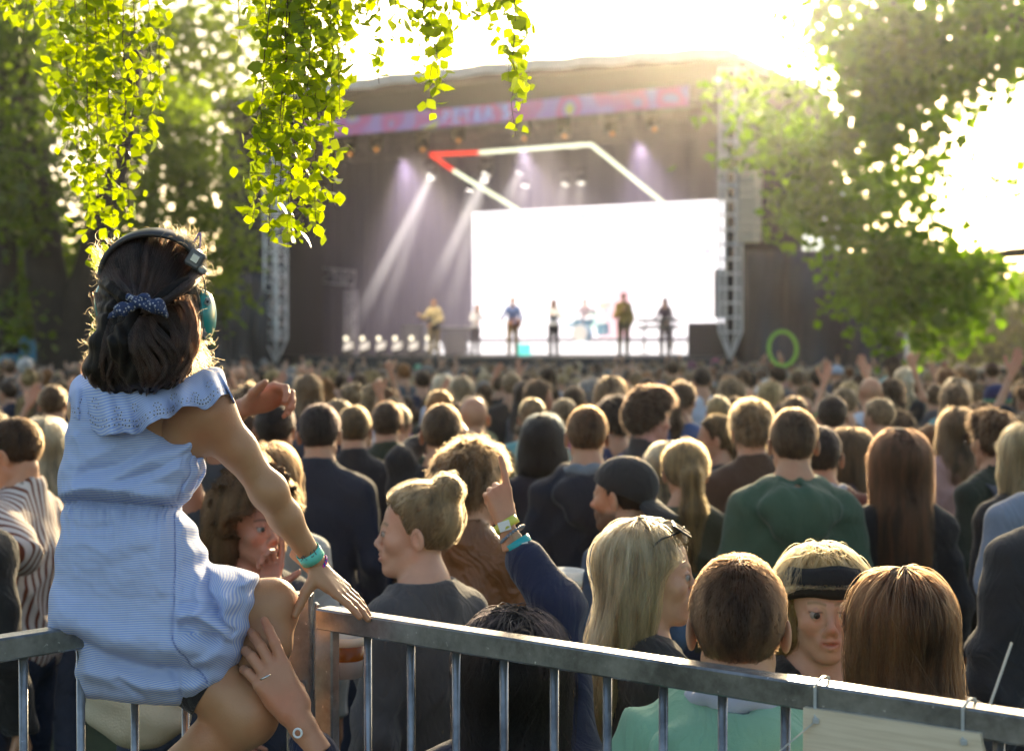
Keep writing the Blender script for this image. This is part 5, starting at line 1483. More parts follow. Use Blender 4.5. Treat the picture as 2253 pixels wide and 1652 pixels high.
# legs
F = Field(g_ax(-.74, -.38, .0032), g_ax(2.48, 2.84, .0032), g_ax(1.20, 1.66, .0032), .04)
F.cone(G(440, 1335, .08), G(596, 1328, .09), .060, .047, .03)
F.ell(G(603, 1335, .09), (.044, .045, .050), .02)
F.path([G(598, 1350, .09), G(588, 1420, .06), G(540, 1520, .04)], [.046, .043, .034], .02)
V, Q = F.mesh(); V = relax(V, Q, 2, .4); addmesh(V, Q)
F = Field(g_ax(-.86, -.42, .0035), g_ax(2.44, 2.80, .0035), g_ax(1.06, 1.50, .0035), .04)
F.cone(G(370, 1430, .05), G(540, 1562, .01), .068, .052, .03)
F.ell(G(552, 1572, .01), (.043, .046, .047), .03)
F.path([G(545, 1580, .015), G(470, 1635, .03), G(330, 1735, .06)], [.050, .047, .034], .025)
V, Q = F.mesh(); V = relax(V, Q, 2, .4); addmesh(V, Q)
tint = np.tile(np.array(GIRL_SKIN), (nv, 1)); tint[:len(t1)] = t1
body = gmesh(np.concatenate(VV), np.concatenate(QQ), 'body', SKINM, attrs={'tint': tint}); body.color = (1, 1, 1, 1)
# shorts and sandals out of frame are not needed; the dark hem of the shorts shows under the dress
F = Field(g_ax(-.80, -.46, .004), g_ax(2.46, 2.80, .004), g_ax(1.24, 1.52, .004), .04)
F.cone(G(370, 1430, .05), G(478, 1516, .026), .0715, .0635, .02)
pl = G(468, 1508, .02); dr = (G(540, 1562, -.01) - G(370, 1445, 0)); dr /= np.linalg.norm(dr)
F.fn(lambda X, Y, Z: (X - pl[0]) * dr[0] + (Y - pl[1]) * dr[1] + (Z - pl[2]) * dr[2], 0, 'x') if False else None
F.f = np.maximum(F.f, ((F.X[:, None, None] - pl[0]) * dr[0] + (F.Y[None, :, None] - pl[1]) * dr[1] + (F.Z[None, None, :] - pl[2]) * dr[2]).astype(np.float32))
V, Q = F.mesh(); gmesh(V, Q, 'shorts', CLOTH, color=(.012, .010, .010))

# ---- dress
OUT = [(165, 925), (153, 980), (144, 1035), (139, 1068), (143, 1088), (152, 1104), (146, 1140), (130, 1225), (120, 1300), (114, 1362), (122, 1384), (166, 1420), (173, 1470), (190, 1528), (240, 1537), (300, 1545),
       (350, 1549), (405, 1549), (440, 1539), (482, 1514), (518, 1478), (538, 1420), (551, 1350), (562, 1278), (548, 1262), (500, 1247), (458, 1240), (447, 1208), (430, 1165), (411, 1132), (400, 1116), (420, 1094), (443, 1060),
       (452, 1030), (450, 1000), (454, 965), (440, 952), (405, 962), (372, 943), (348, 915), (330, 880), (300, 850), (240, 838), (195, 845), (170, 880)]
DZ = .035     # depth of the outline
poly = np.array([[G(x, y, DZ)[0], G(x, y, DZ)[2]] for x, y in catmull(OUT + OUT[:1], 220)[:-1]])
Xa, Ya, Za = g_ax(-.875, -.425, .003), g_ax(2.44, 2.82, .0035), g_ax(1.33, 2.02, .003)
X2, Z2 = np.meshgrid(Xa, Za, indexing='ij')
u = polydist(X2, Z2, poly)
ypx = HY + (CAMZ - Z2) * FP / (GD + DZ)      # approx. picture rows
Tm = np.interp(ypx, [840, 930, 1060, 1110, 1180, 1300, 1400, 1480, 1550], [.055, .075, .088, .078, .105, .125, .125, .10, .075])
Wd = np.interp(ypx, [840, 1110, 1200, 1400, 1480, 1550], [.045, .055, .07, .075, .04, .022])
yc = np.interp(ypx, [840, 1100, 1300, 1550], [GD + .015, GD + .02, GD + .045, GD + .055])
e = np.maximum(Wd - u, 0) / Wd
F = Field(Xa, Ya, Za)
F.f = ((np.sqrt(e[:, None, :] ** 2 + ((Ya[None, :, None] - yc[:, None, :]) / Tm[:, None, :]) ** 2) - 1) * Wd[:, None, :]).astype(np.float32)
V, Q = F.mesh()
# picture coordinates of every vertex
def topx(V): return CX + V[:, 0] / V[:, 1] * FP, HY + (CAMZ - V[:, 2]) / V[:, 1] * FP
V = relax(V, Q, 2, .4)
qx, qy = topx(V)
def stroke(pts, w, amp, w2=None):
    pl_ = catmull(pts, 40); d = polydist(qx, qy, pl_, False)
    return amp * np.exp(-(d / w) ** 2)
dsp = np.zeros(len(V))
for pts, w_, a in [([(384, 1130), (382, 1250), (378, 1370), (388, 1420), (450, 1505)], 5, -.003),
    ([(398, 1128), (425, 1200), (440, 1280), (436, 1340)], 15, .013), ([(418, 1128), (447, 1190), (462, 1250)], 9, .007), ([(408, 1140), (434, 1215), (452, 1300), (458, 1345)], 7, -.008),
    ([(360, 1135), (352, 1210), (350, 1300)], 12, .004), ([(455, 1245), (452, 1290), (470, 1340), (508, 1392)], 8, -.014),
    ([(478, 1256), (488, 1290), (500, 1335), (508, 1372)], 14, .012), ([(515, 1262), (522, 1300), (520, 1350)], 12, -.006),
    ([(404, 1352), (440, 1352), (480, 1376), (502, 1398)], 17, .016), ([(400, 1378), (440, 1400), (505, 1412)], 10, -.010), ([(400, 1332), (440, 1330), (478, 1348)], 8, -.008),
    ([(516, 1400), (470, 1440), (420, 1475)], 16, .009), ([(530, 1300), (522, 1360), (512, 1395)], 9, -.006),
    ([(128, 1352), (230, 1392), (330, 1415), (410, 1425)], 34, .014), ([(160, 1408), (240, 1452), (340, 1480), (440, 1478)], 16, -.015), ([(190, 1480), (260, 1500), (330, 1515), (430, 1515)], 15, .008),
    ([(260, 1500), (300, 1525), (318, 1548)], 9, -.006), ([(350, 1470), (385, 1500), (400, 1545)], 7, -.006), ([(148, 1150), (190, 1165), (240, 1158)], 10, -.003), ([(170, 1190), (230, 1215)], 12, .003),
    ([(144, 1086), (200, 1074), (300, 1084), (372, 1092), (415, 1084)], 16, .013), ([(152, 1104), (280, 1112), (400, 1120)], 9, -.014),
    ([(170, 1070), (250, 1052), (330, 1012), (440, 958)], 14, .006), ([(180, 1040), (260, 1022), (340, 975)], 10, -.005), ([(200, 1010), (250, 985), (300, 960)], 12, .004),
    ([(270, 1072), (350, 1050), (430, 1010)], 11, .006), ([(260, 1060), (340, 1035), (420, 990)], 6, -.004), ([(430, 965), (418, 1020), (395, 1100)], 5, -.004), ([(445, 985), (438, 1035), (415, 1080)], 9, .007),
    ([(168, 960), (180, 1010), (160, 1060)], 9, .004), ([(395, 1128), (330, 1180), (230, 1230)], 20, .003), ([(140, 1300), (240, 1320), (360, 1330)], 22, -.003)]:
    dsp += stroke(pts, w_, a)
# gathers under and over the elastic
g1 = np.exp(-((qy - (1112 + (qx - 280) * .07)) / 30) ** 2)
dsp += g1 * .0028 * np.sin(qx * .62 + 1.5 * np.sin(qx * .09)) + np.clip(1 - (qy - 1130) / 110, 0, 1) * (qy > 1120) * .0022 * np.sin(qx * .33 + 2 * np.sin(qx * .05))
dsp += .0018 * vnoise(np.stack([qx, qy, 0 * qx], 1) * .03, 4) + .0008 * vnoise(np.stack([qx, qy, 0 * qx], 1) * .1, 9)
front = np.clip((GD + .045 - V[:, 1]) / .05, 0, 1)
ycen = GD + .04
V[:, 1] -= dsp * 1.45 * front
# side ripples so that the outline is not a smooth bag
V[:, 0] += .003 * np.sin(qy * .11) * (qx > 400) + .0022 * np.sin(qy * .07 + 1) * (qx < 170)
# stripe coordinate in picture px
lap = (qy > 1238) & (qx > np.interp(qy, [1238, 1300, 1340, 1400, 1480, 1500], [458, 452, 470, 512, 512, 600]))
low = np.clip((qy - np.interp(qx, [160, 240, 340, 440], [1408, 1452, 1480, 1478])) / 20, 0, 1)
st = qy + .05 * (qx - 280) + dsp * 260 + 3 * np.sin(qx * .02) - np.clip((qx - 160) / 300, 0, 1) ** 2 * 25 * np.clip((qy - 1200) / 200, 0, 1) + low * .22 * (qx - 200)
right = np.clip((qx - 382) / 8, 0, 1) * np.clip((qy - 1130) / 60, 0, 1) * np.clip((1345 - qy) / 60, 0, 1)
st = st - right * .25 * (qx - 382)
lowr = (qx > 392) & (qy > 1395) & ~lap
st = np.where(lowr, qy + .55 * (qx - 392) * -1 + dsp * 220, st)
st = np.where(lap, (qx + .12 * (qy - 1240)) * .98 + dsp * 200, st)
def dressmat(name='striped_cotton', k=5.0):
    m, nt, out = newmat(name); b = N(nt, 'BsdfPrincipled'); at = N(nt, 'Attribute', attribute_name='stripe')
    mu = N(nt, 'Math', operation='MULTIPLY'); mu.inputs[1].default_value = 2 * math.pi / k; nt.links.new(at.outputs['Fac'], mu.inputs[0])
    si = N(nt, 'Math', operation='SINE'); nt.links.new(mu.outputs[0], si.inputs[0])
    mr = N(nt, 'MapRange'); mr.inputs[1].default_value = -.5; mr.inputs[2].default_value = .5; nt.links.new(si.outputs[0], mr.inputs[0])
    mx = N(nt, 'MixRGB'); mx.inputs[1].default_value = (.34, .48, .86, 1); mx.inputs[2].default_value = (.68, .75, .92, 1); nt.links.new(mr.outputs[0], mx.inputs[0])
    a2 = N(nt, 'Attribute', attribute_name='seam'); m2 = N(nt, 'MixRGB'); m2.inputs[2].default_value = (.10, .15, .42, 1); nt.links.new(a2.outputs['Fac'], m2.inputs[0]); nt.links.new(mx.outputs[0], m2.inputs[1])
    nt.links.new(m2.outputs[0], b.inputs['Base Color']); setin(b, Roughness=.8); b.inputs['Sheen Weight'].default_value = .15
    tc = N(nt, 'TexCoord'); nz = N(nt, 'TexNoise'); setin(nz, Scale=55.0, Detail=5.0, Roughness=.6); nt.links.new(tc.outputs['Object'], nz.inputs[0])
    bp = N(nt, 'Bump'); bp.inputs['Strength'].default_value = .35; bp.inputs['Distance'].default_value = .004; nt.links.new(nz.outputs[0], bp.inputs['Height']); nt.links.new(bp.outputs[0], b.inputs['Normal'])
    tr = N(nt, 'BsdfTranslucent'); nt.links.new(m2.outputs[0], tr.inputs[0]); ms = N(nt, 'MixShader'); ms.inputs[0].default_value = .25
    nt.links.new(b.outputs[0], ms.inputs[1]); nt.links.new(tr.outputs[0], ms.inputs[2]); nt.links.new(ms.outputs[0], out.inputs[0]); return m
DRESS = dressmat()
seam = stroke([(384, 1130), (382, 1250), (378, 1370), (388, 1420), (450, 1505)], 1.7, .9) + stroke([(255, 1180 - 65), (300, 1116), (400, 1122)], 1.0, .0) + stroke([(432, 960), (420, 1020), (392, 1100)], 1.5, .6)
dress = gmesh(V, Q, 'dress', DRESS, attrs={'stripe': st, 'seam': np.clip(seam, 0, 1)})
# ---- ruffle around the shoulders
TT_ = catmull([(150, 890, .03), (160, 840, .0), (200, 818, -.03), (260, 838, -.055), (330, 848, -.06), (400, 836, -.045), (450, 812, -.01), (485, 812, .03), (498, 842, .075)], 240)
BB_ = catmull([(158, 925, .06), (156, 905, .01), (185, 932, -.045), (240, 955, -.085), (300, 950, -.10), (350, 925, -.10), (400, 899, -.09), (455, 893, -.075), (505, 868, -.03), (512, 892, .03), (492, 880, .09)], 240)
nu, nvv = 240, 34
RV = np.zeros((nu, nvv, 3)); RS = np.zeros((nu, nvv))
def ruf(i, v):
    t = i / (nu - 1)
    a, b = TT_[i], BB_[i]; p = a + (b - a) * v
    bulge = .018 * math.sin(math.pi * min(1, v * .9)); rp_ = (.020 * v ** 1.2) * (math.sin(t * 44 + 1.2 * math.sin(t * 9)) + .45 * math.sin(t * 83 + 1))
    sc_ = 2.4 * abs(math.sin(t * 62)) * (v > .9)
    q = P(p[0] + 3 * v * math.sin(t * 39), p[1] + sc_ + 5 * v * math.sin(t * 44 + 2.2), GD + p[2] - bulge - rp_)
    return q
for i in range(nu):
    for j in range(nvv):
        v = j / (nvv - 1); RV[i, j] = ruf(i, v); RS[i, j] = (i * 1.72 * .35 + v * 105 * .94)
idx = np.arange(nu * nvv).reshape(nu, nvv)
RQ = np.stack([idx[:-1, :-1], idx[1:, :-1], idx[1:, 1:], idx[:-1, 1:]], -1).reshape(-1, 4)
ruff = gmesh(RV.reshape(-1, 3), RQ, 'ruffle', DRESS, None, attrs={'stripe': RS.ravel(), 'seam': np.zeros(nu * nvv)})
so = ruff.modifiers.new('s', 'SOLIDIFY'); so.thickness = .0014
def eyelets():
    hole, ring = MB(), MB(); spots = []
    for k in range(64):
        i = 22 + k * 3.1; 
        if i > 225: break
        spots += [(i, .86, 1.5), (i + 1.5, .76, 1.3)]
    r_ = np.random.default_rng(3)
    for k in range(11):
        ci, cv = 26 + k * 19, .50 + .12 * (k % 2)
        for a in range(6): spots.append((ci + 3.6 * math.cos(a * 1.047), cv + .075 * math.sin(a * 1.047), 1.25))
    for i, v, rr in spots:
        i0 = int(min(max(i, 1), nu - 3)); p = ruf(i0, v); pu = ruf(i0 + 1, v) - p; pv_ = ruf(i0, v + .02) - p
        nrm_ = np.cross(pu, pv_); nrm_ /= np.linalg.norm(nrm_) + 1e-9
        if nrm_[1] > 0: nrm_ = -nrm_
        x = pu / (np.linalg.norm(pu) + 1e-9); y = np.cross(nrm_, x); rr *= .00095
        for mb, off, ra, rb in ((hole, .0028, 0, rr * 1.15), (ring, .0024, rr * .9, rr * 2.1)):
            vs, fs = [], []
            for k in range(8):
                a = k * math.pi / 4
                for r2 in (ra, rb): vs.append(p + nrm_ * off + (x * math.cos(a) + y * math.sin(a)) * r2)
            if ra == 0: vs = [vs[2 * k + 1] for k in range(8)]; fs = [tuple(range(8))]
            else: fs = [(2 * k, 2 * k + 1, (2 * k + 3) % 16, (2 * k + 2) % 16) for k in range(8)]
            mb.add(vs, fs)
    return hole, ring
ho, ri_ = eyelets()
o = ho.obj('eyelet_pattern', mat('eyelet_dark', (.05, .06, .13), .9)); gpart(o, ruff)
o = ri_.obj('embroidery', mat('embroidery', (.62, .68, .86), .8)); gpart(o, ruff)
# right side frill at the armhole
fr = catmull([(446, 950), (462, 966), (452, 1000), (458, 1030), (446, 1062), (424, 1092)], 60)
VF = []; 
for i, p in enumerate(fr):
    w_ = 16 * math.sin(math.pi * min(1, (i + 4) / 60))
    for j in range(6):
        f_ = j / 5; VF.append(P(p[0] - (1 - f_) * w_ - 4, p[1], GD - .015 + .012 * math.sin(i * .35 + f_ * 2) + .02 * f_))
ii = np.arange(len(VF)).reshape(60, 6); FQ = np.stack([ii[:-1, :-1], ii[1:, :-1], ii[1:, 1:], ii[:-1, 1:]], -1).reshape(-1, 4)
o = gmesh(np.array(VF), FQ, 'frill', DRESS, attrs={'stripe': np.array(VF)[:, 2] * -1150, 'seam': np.zeros(len(VF))}); o.modifiers.new('s', 'SOLIDIFY').thickness = .0012

# ---- hair
GH = (.020, .010, .007)
F = Field(g_ax(-.80, -.52, .0035), g_ax(2.455, 2.82, .0035), g_ax(1.88, 2.26, .0035), .03)
F.ell(G(331, 640, .035), (.089, .100, .099), .02)
F.ell(G(331, 580, .04), (.075, .09, .05), .03)
LOW = [(232, 610), (222, 660), (216, 710), (206, 762), (190, 800), (196, 828), (222, 846), (232, 862), (270, 870), (310, 866), (352, 858), (388, 842), (408, 812), (418, 778), (420, 735), (424, 690), (430, 630), (400, 600), (330, 590), (270, 595)]
lp_ = np.array([[G(x, y, -.03)[0], G(x, y, -.03)[2]] for x, y in catmull(LOW + LOW[:1], 120)[:-1]])
X2, Z2 = np.meshgrid(F.X, F.Z, indexing='ij'); u = polydist(X2, Z2, lp_)
yp = HY + (CAMZ - Z2) * FP / (GD - .03)
Tm = np.interp(yp, [590, 680, 760, 870], [.07, .052, .062, .035]); Wd = np.interp(yp, [590, 700, 800, 870], [.05, .04, .045, .03]); yc = np.interp(yp, [590, 700, 870], [GD + .01, GD - .035, GD - .055])
e = np.maximum(Wd - u, 0) / Wd
d = ((np.sqrt(e[:, None, :] ** 2 + ((F.Y[None, :, None] - yc[:, None, :]) / Tm[:, None, :]) ** 2) - 1) * Wd[:, None, :]).astype(np.float32)
F._comb((slice(None),) * 3, d, .03, 'u')
# pinch at the bow
bw_ = G(305, 690, -.115); F.ell(G(240, 700, -.115), (.028, .02, .035), .03, 's'); F.ell(G(372, 700, -.112), (.028, .018, .035), .03, 's')
GF = F
for pts_g, rs_, kk in (([(302, 696, -.100), (286, 755, -.105), (312, 815, -.095), (338, 868, -.060)], [.016, .036, .036, .010], .010),
    ([(254, 680, -.080), (240, 750, -.070), (240, 815, -.062), (262, 868, -.055)], [.016, .028, .024, .006], .010), ([(388, 672, -.082), (398, 735, -.066), (390, 800, -.062), (366, 858, -.056)], [.018, .028, .026, .006], .010),
    ([(350, 690, -.09), (372, 760, -.085), (362, 820, -.08), (340, 862, -.06)], [.012, .026, .024, .006], .008), ([(262, 700, -.09), (256, 770, -.085), (280, 830, -.08), (300, 868, -.06)], [.010, .022, .022, .006], .008),
    ([(440, 598, -.005), (405, 625, -.075), (360, 655, -.102), (318, 674, -.112)], [.012, .013, .012, .008], .004), ([(232, 600, -.005), (248, 632, -.070), (272, 655, -.098), (296, 672, -.112)], [.010, .012, .011, .008], .004), ([(322, 700, -.10), (338, 765, -.105), (330, 820, -.095), (318, 866, -.065)], [.010, .017, .016, .005], .004),
    ([(405, 690, -.06), (410, 755, -.062), (404, 812, -.058), (392, 846, -.05)], [.010, .016, .014, .005], .004), ([(372, 700, -.08), (386, 770, -.08), (372, 830, -.072), (358, 862, -.06)], [.010, .016, .014, .005], .004)):
    F.path([G(*q_) for q_ in pts_g], rs_, kk)
V, Q = F.mesh(); V = relax(V, Q, 1, .5); Nn = vnormals(V, Q); qx, qy = topx(V)
dxb, dyb = qx - 305, qy - 688
ang = np.arctan2(dxb, -dyb)      # combed towards the bow above it, wavy locks below
rid = np.where(qy < 690, np.sin(ang * 26 + 1.5 * np.sin(ang * 7)) * .0014, np.sin((qx + 14 * np.sin(qy * .035 + qx * .01)) * .17 + 1.7 * np.sin(qx * .05)) * .0022) + vnoise(V * 45, 2) * .0022
V = V + Nn * rid[:, None]
hm = gmesh(V, Q, 'hair', HAIRM, color=(.006, .0035, .0025))
def front_y(x_, z_):
    ys = np.linspace(2.465, 2.80, 80); res = np.full(len(x_), np.nan)
    for y_ in ys:
        s_ = GF.sample(np.stack([x_, np.full_like(x_, y_), z_], 1)); m_ = np.isnan(res) & (s_ < 0); res[m_] = y_
    return res
r_ = np.random.default_rng(12)
def guided(guides, n, npt, spread, wave, lift=.005):
    gs = [catmull(g, npt) for g in guides]; S = []
    NC = 58; cl = [(r_.integers(0, len(gs) - 1), r_.uniform(), r_.normal(size=2) * spread * 1.5, r_.uniform(0, 6.3), wave * r_.uniform(.8, 2.4), r_.uniform(.80, 1.06), r_.uniform(0, .009)) for _ in range(NC)]
    CLL = np.zeros(n)
    for k in range(n):
        a, t, oc, ph, wamp, cut, lc = cl[k % NC]; g = gs[a] * (1 - t) + gs[min(a + 1, len(gs) - 1)] * t
        rad_ = r_.normal() * 4.2; o_ = oc; wv = wamp * np.sin(np.linspace(0, 6, npt) + ph) + rad_ * np.linspace(1.2, .35, npt)
        CLL[k] = lc + .0035 * math.exp(-(rad_ / 4.5) ** 2); cut = cut * r_.uniform(.93, 1.02); tt = np.linspace(0, cut, npt) * (npt - 1)
        g = np.stack([np.interp(tt, range(npt), g[:, 0]), np.interp(tt, range(npt), g[:, 1])], 1)
        g = g + o_ * np.linspace(.6, 1.3, npt)[:, None]; g[:, 0] += wv
        S.append(g)
    S = np.array(S); Pw = np.zeros((n, npt, 3))
    flat = S.reshape(-1, 2); d0 = GD - .03
    xw = (flat[:, 0] - CX) / FP * d0; zw = CAMZ - (flat[:, 1] - HY) / FP * d0
    fy = front_y(xw, zw).reshape(n, npt)
    for j in range(npt):
        prev = fy[:, j - 1] if j else np.full(n, GD - .02)
        fy[:, j] = np.where(np.isnan(fy[:, j]), prev + .002, fy[:, j])
    # smooth along the strand
    for _ in range(2): fy[:, 1:-1] = (fy[:, :-2] + fy[:, 1:-1] * 2 + fy[:, 2:]) / 4
    fy = fy - lift * .8 - CLL[:, None] * np.linspace(.3, 1, npt)[None, :] - .0012 * r_.uniform(0, 1, (n, 1))
    Pw[..., 0] = (S[..., 0] - CX) / FP * fy; Pw[..., 1] = fy; Pw[..., 2] = CAMZ - (S[..., 1] - HY) / FP * fy
    return Pw
S1 = guided([[(228, 610), (245, 650), (275, 680), (300, 690)], [(232, 575), (255, 620), (285, 660), (302, 686)], [(262, 540), (275, 600), (292, 650), (303, 682)], [(300, 522), (300, 590), (303, 650), (305, 682)],
             [(335, 516), (325, 590), (312, 650), (306, 682)], [(375, 525), (350, 590), (325, 650), (309, 684)], [(410, 548), (380, 600), (340, 655), (312, 686)], [(436, 590), (400, 625), (350, 665), (314, 690)], [(440, 625), (415, 645), (365, 675), (316, 694)]], 4200, 12, 3, 1.0)
S2 = guided([[(228, 640), (222, 690), (212, 750), (196, 798), (206, 838)], [(232, 660), (228, 720), (222, 780), (214, 830), (236, 858)], [(250, 690), (238, 740), (250, 790), (238, 840), (262, 866)],
             [(296, 700), (270, 745), (262, 790), (285, 835), (300, 862)], [(300, 702), (290, 750), (300, 800), (320, 840), (318, 864)], [(306, 702), (312, 760), (345, 800), (352, 835), (330, 860)],
             [(312, 700), (345, 740), (372, 785), (365, 830), (345, 858)], [(330, 690), (375, 730), (402, 775), (390, 820), (362, 852)], [(400, 660), (420, 710), (418, 760), (404, 805), (384, 842)], [(434, 640), (432, 700), (428, 750), (415, 795), (398, 832)]], 5200, 14, 4, 5.0, .007)
so = curves_obj('hair_strands', S1, np.linspace(1, .7, 12) * .00048, HAIRC); gpart(so, hm); so.color = (.022, .010, .006, 1); so['kind'] = 'stuff'
so = curves_obj('hair_strands', S2, np.linspace(1, .4, 14) * .00048, HAIRC); gpart(so, hm); so.color = (.022, .010, .006, 1); so['kind'] = 'stuff'
# loose hairs round the outline, sunlit gold put into their colour
fl = []
def fly(x, y, a, ln, n, sp_, depth=.02):
    for _ in range(n):
        p = np.array([x + r_.normal() * sp_[0], y + r_.normal() * sp_[1]]); an = a + r_.normal() * .55; l = ln * r_.uniform(.35, 1.5); cv = r_.normal() * .35; q = [p.copy()]
        for k in range(7): p = p + np.array([math.cos(an), -math.sin(an)]) * l / 7; an += cv; q.append(p.copy())
        dd = depth + r_.normal() * .03
        fl.append([P(a_[0], a_[1], GD + dd) for a_ in q])
for x, y, a, ln, n, sp_ in ((330, 524, 1.6, 18, 70, (22, 3)), (375, 522, 1.3, 22, 150, (22, 5)), (405, 535, 1.1, 26, 170, (14, 8)), (432, 565, .6, 30, 110, (8, 16)), (440, 600, .2, 20, 90, (5, 22)), (437, 640, -.5, 22, 60, (4, 20)),
    (225, 585, 2.7, 20, 70, (5, 14)), (222, 560, 2.2, 24, 30, (6, 10)), (224, 640, 3.4, 16, 40, (4, 30)), (212, 720, 3.6, 18, 50, (6, 40)), (198, 775, 3.4, 16, 40, (5, 20)),
    (436, 770, -.6, 34, 120, (10, 26)), (428, 740, .4, 34, 70, (8, 26)), (425, 800, -1.2, 26, 90, (10, 14)), (270, 535, 2.2, 12, 30, (16, 6))):
    fly(x, y, a, ln, n, sp_)
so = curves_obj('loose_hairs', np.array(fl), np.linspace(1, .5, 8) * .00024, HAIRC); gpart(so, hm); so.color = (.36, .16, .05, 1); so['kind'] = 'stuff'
# ---- headphones (ear defenders)
ed = mat('earmuff_band', (.035, .03, .028), .38)
def hbpt(t):   # over the head
    a = math.pi * t
    return G(336 - 112 * math.cos(a), 612 - 101 * math.sin(a) ** .9, -.012 - .012 * math.sin(a))
band = MB(); pts = [hbpt(.02 + .96 * i / 40) for i in range(41)]
sv, sf = [], []
for i, p in enumerate(pts):
    d_ = pts[min(i + 1, 40)] - pts[max(i - 1, 0)]; d_ /= np.linalg.norm(d_); w_ = np.array([0, .95, .3]); w_ -= d_ * (w_ @ d_); w_ /= np.linalg.norm(w_); n_ = np.cross(d_, w_)
    hw = .017 + .005 * math.sin(math.pi * i / 40)
    for a, b in ((-1, -.3), (-.8, -.9), (.8, -.9), (1, -.3), (1, .4), (.75, 1), (-.75, 1), (-1, .4)): sv.append(p + w_ * hw * a - n_ * .0055 * b)
for i in range(40):
    for k in range(8): l_ = (k + 1) % 8; sf.append((i * 8 + k, i * 8 + l_, i * 8 + 8 + l_, i * 8 + 8 + k))
sf += [tuple(range(8)), tuple(range(327, 319, -1))]
band.add(sv, sf)
hp_ = empty('ear_defenders', 'black headband with teal cups and stickers worn by the girl', 'ear defenders', G(336, 516, .0))
def hpp(o, parent=None):
    o.parent = parent or hp_
    if parent is None: o.matrix_parent_inverse = Matrix.Translation(-Vector(hp_.location))
    return o
hpp(band.obj('headband', ed, None, True))
adj = MB().box(G(431, 571, -.042), (.030, .022, .032), Ry(.55), .004); a_ = hpp(adj.obj('slider', mat('slider_grey', (.10, .10, .10), .3)))
o = MB().box(G(429, 569, -.0548), (.015, .002, .015), Ry(.55), .001).obj('slider_plate', mat('slider_plate', (.42, .42, .40), .25, metal=.7)); hpp(o, a_)
o = MB().box(G(441, 590, -.040), (.026, .020, .012), Ry(.75), .003).obj('slider_end', mat('slider_end', (.25, .25, .24), .3)); hpp(o, a_)
w_ = MB(); w_.tube([G(441, 592, -.040), G(449, 615, -.030), G(454, 650, 0), G(460, 690, .01)], .0013, 6); hpp(w_.obj('wire_fork', mat('wire_grey', (.3, .3, .3), .3, metal=.8), None, True))
w_ = MB(); w_.tube([G(436, 594, -.045), G(428, 625, -.05), G(438, 655, -.04), G(444, 680, -.01)], .0013, 6); hpp(w_.obj('wire_fork', mat('wire_grey', (.3, .3, .3), .3, metal=.8), None, True))
teal = mat('teal_plastic', (.0, .26, .24), .28, coat=.3)
def cup(cx, cy, s):
    F = Field(g_ax(-.84, -.48, .0025), g_ax(2.52, 2.76, .0025), g_ax(1.95, 2.18, .0025), .02); c = G(cx, cy, .02)
    F.ell(c, (.0195, .040, .047), 0); F.ell(c + np.array([s * .008, 0, -.002]), (.013, .033, .040), .008)
    F.f = np.maximum(F.f, (-(F.X[:, None, None] - c[0]) * s - .010).astype(np.float32))
    V, Q = F.mesh(); o = mesh_obj('ear_cup', V, Q, teal); hpp(o)
    F2 = Field(g_ax(-.84, -.48, .003), g_ax(2.52, 2.76, .003), g_ax(1.95, 2.18, .003), .02); F2.ell(c - np.array([s * .013, 0, 0]), (.012, .036, .043), 0)
    V, Q = F2.mesh(); o2 = mesh_obj('cushion', V, Q, mat('cushion_black', (.03, .03, .035), .6)); hpp(o2, o)
    return o, c
cR, cc = cup(448, 693, 1); cup(237, 670, -1)
def star(c, r, th, m, parent, nm, rot=.2, n=5):
    mb = MB(); M2 = Rz(-.55) @ Rx(0)
    pts = []
    for k in range(2 * n):
        a = rot + k * math.pi / n; rr = r if k % 2 == 0 else r * .45
        pts.append(c + np.array(M2 @ Vector((rr * math.sin(a) * .72, 0, rr * math.cos(a)))))
    off = np.array(M2 @ Vector((0, -th, 0)))
    k = len(pts); mb.add([p for p in pts] + [p + off for p in pts], [tuple(range(k))[::-1], tuple(range(k, 2 * k))] + [(i, (i + 1) % k, k + (i + 1) % k, k + i) for i in range(k)])
    o = mb.obj(nm, m); hpp(o, parent); return o
wh = mat('sticker_white', (.55, .56, .55), .35)
star(G(449, 735, -.019), .0135, .002, mat('sticker_dark', (.05, .05, .05), .4), cR, 'star_sticker'); star(G(449, 735, -.0215), .0105, .001, wh, cR, 'star_sticker')
for k in range(5):
    a = k * 1.2566; mb = MB().lathe([(.0001, 0), (.0038, 0), (.0034, .0012), (.0001, .0014)], 10, G(457 + 4.2 * math.sin(a), 664 + 5.5 * math.cos(a), -.014), Rz(-.5) @ Rx(1.5708)); o = mb.obj('flower_petal', wh, None, True); hpp(o, cR)
mb = MB().lathe([(.0001, 0), (.0028, 0), (.0024, .0018), (.0001, .002)], 10, G(457, 664, -.0155), Rz(-.5) @ Rx(1.5708)); o = mb.obj('flower_centre', mat('sticker_black', (.03, .03, .03), .4), None, True); hpp(o, cR)
mb = MB().box(cc + np.array([.012, -.02, .008]), (.004, .012, .028), Rz(-.4), .001); hpp(mb.obj('cup_clip', ed), cR)
# lavender cat-ear hair band
lv = mat('lavender_wire', (.30, .20, .42), .35)
ce = MB().tube(catmull([G(404, 570, .0), G(420, 545, .0), G(434, 520, .0), G(440, 513, .0), G(441, 522, .0), G(439, 555, .0), G(433, 590, .005), G(428, 640, .01)], 30), .0017, 8)
o = ce.obj('hair_band', lv, None, True); gpart(o); 
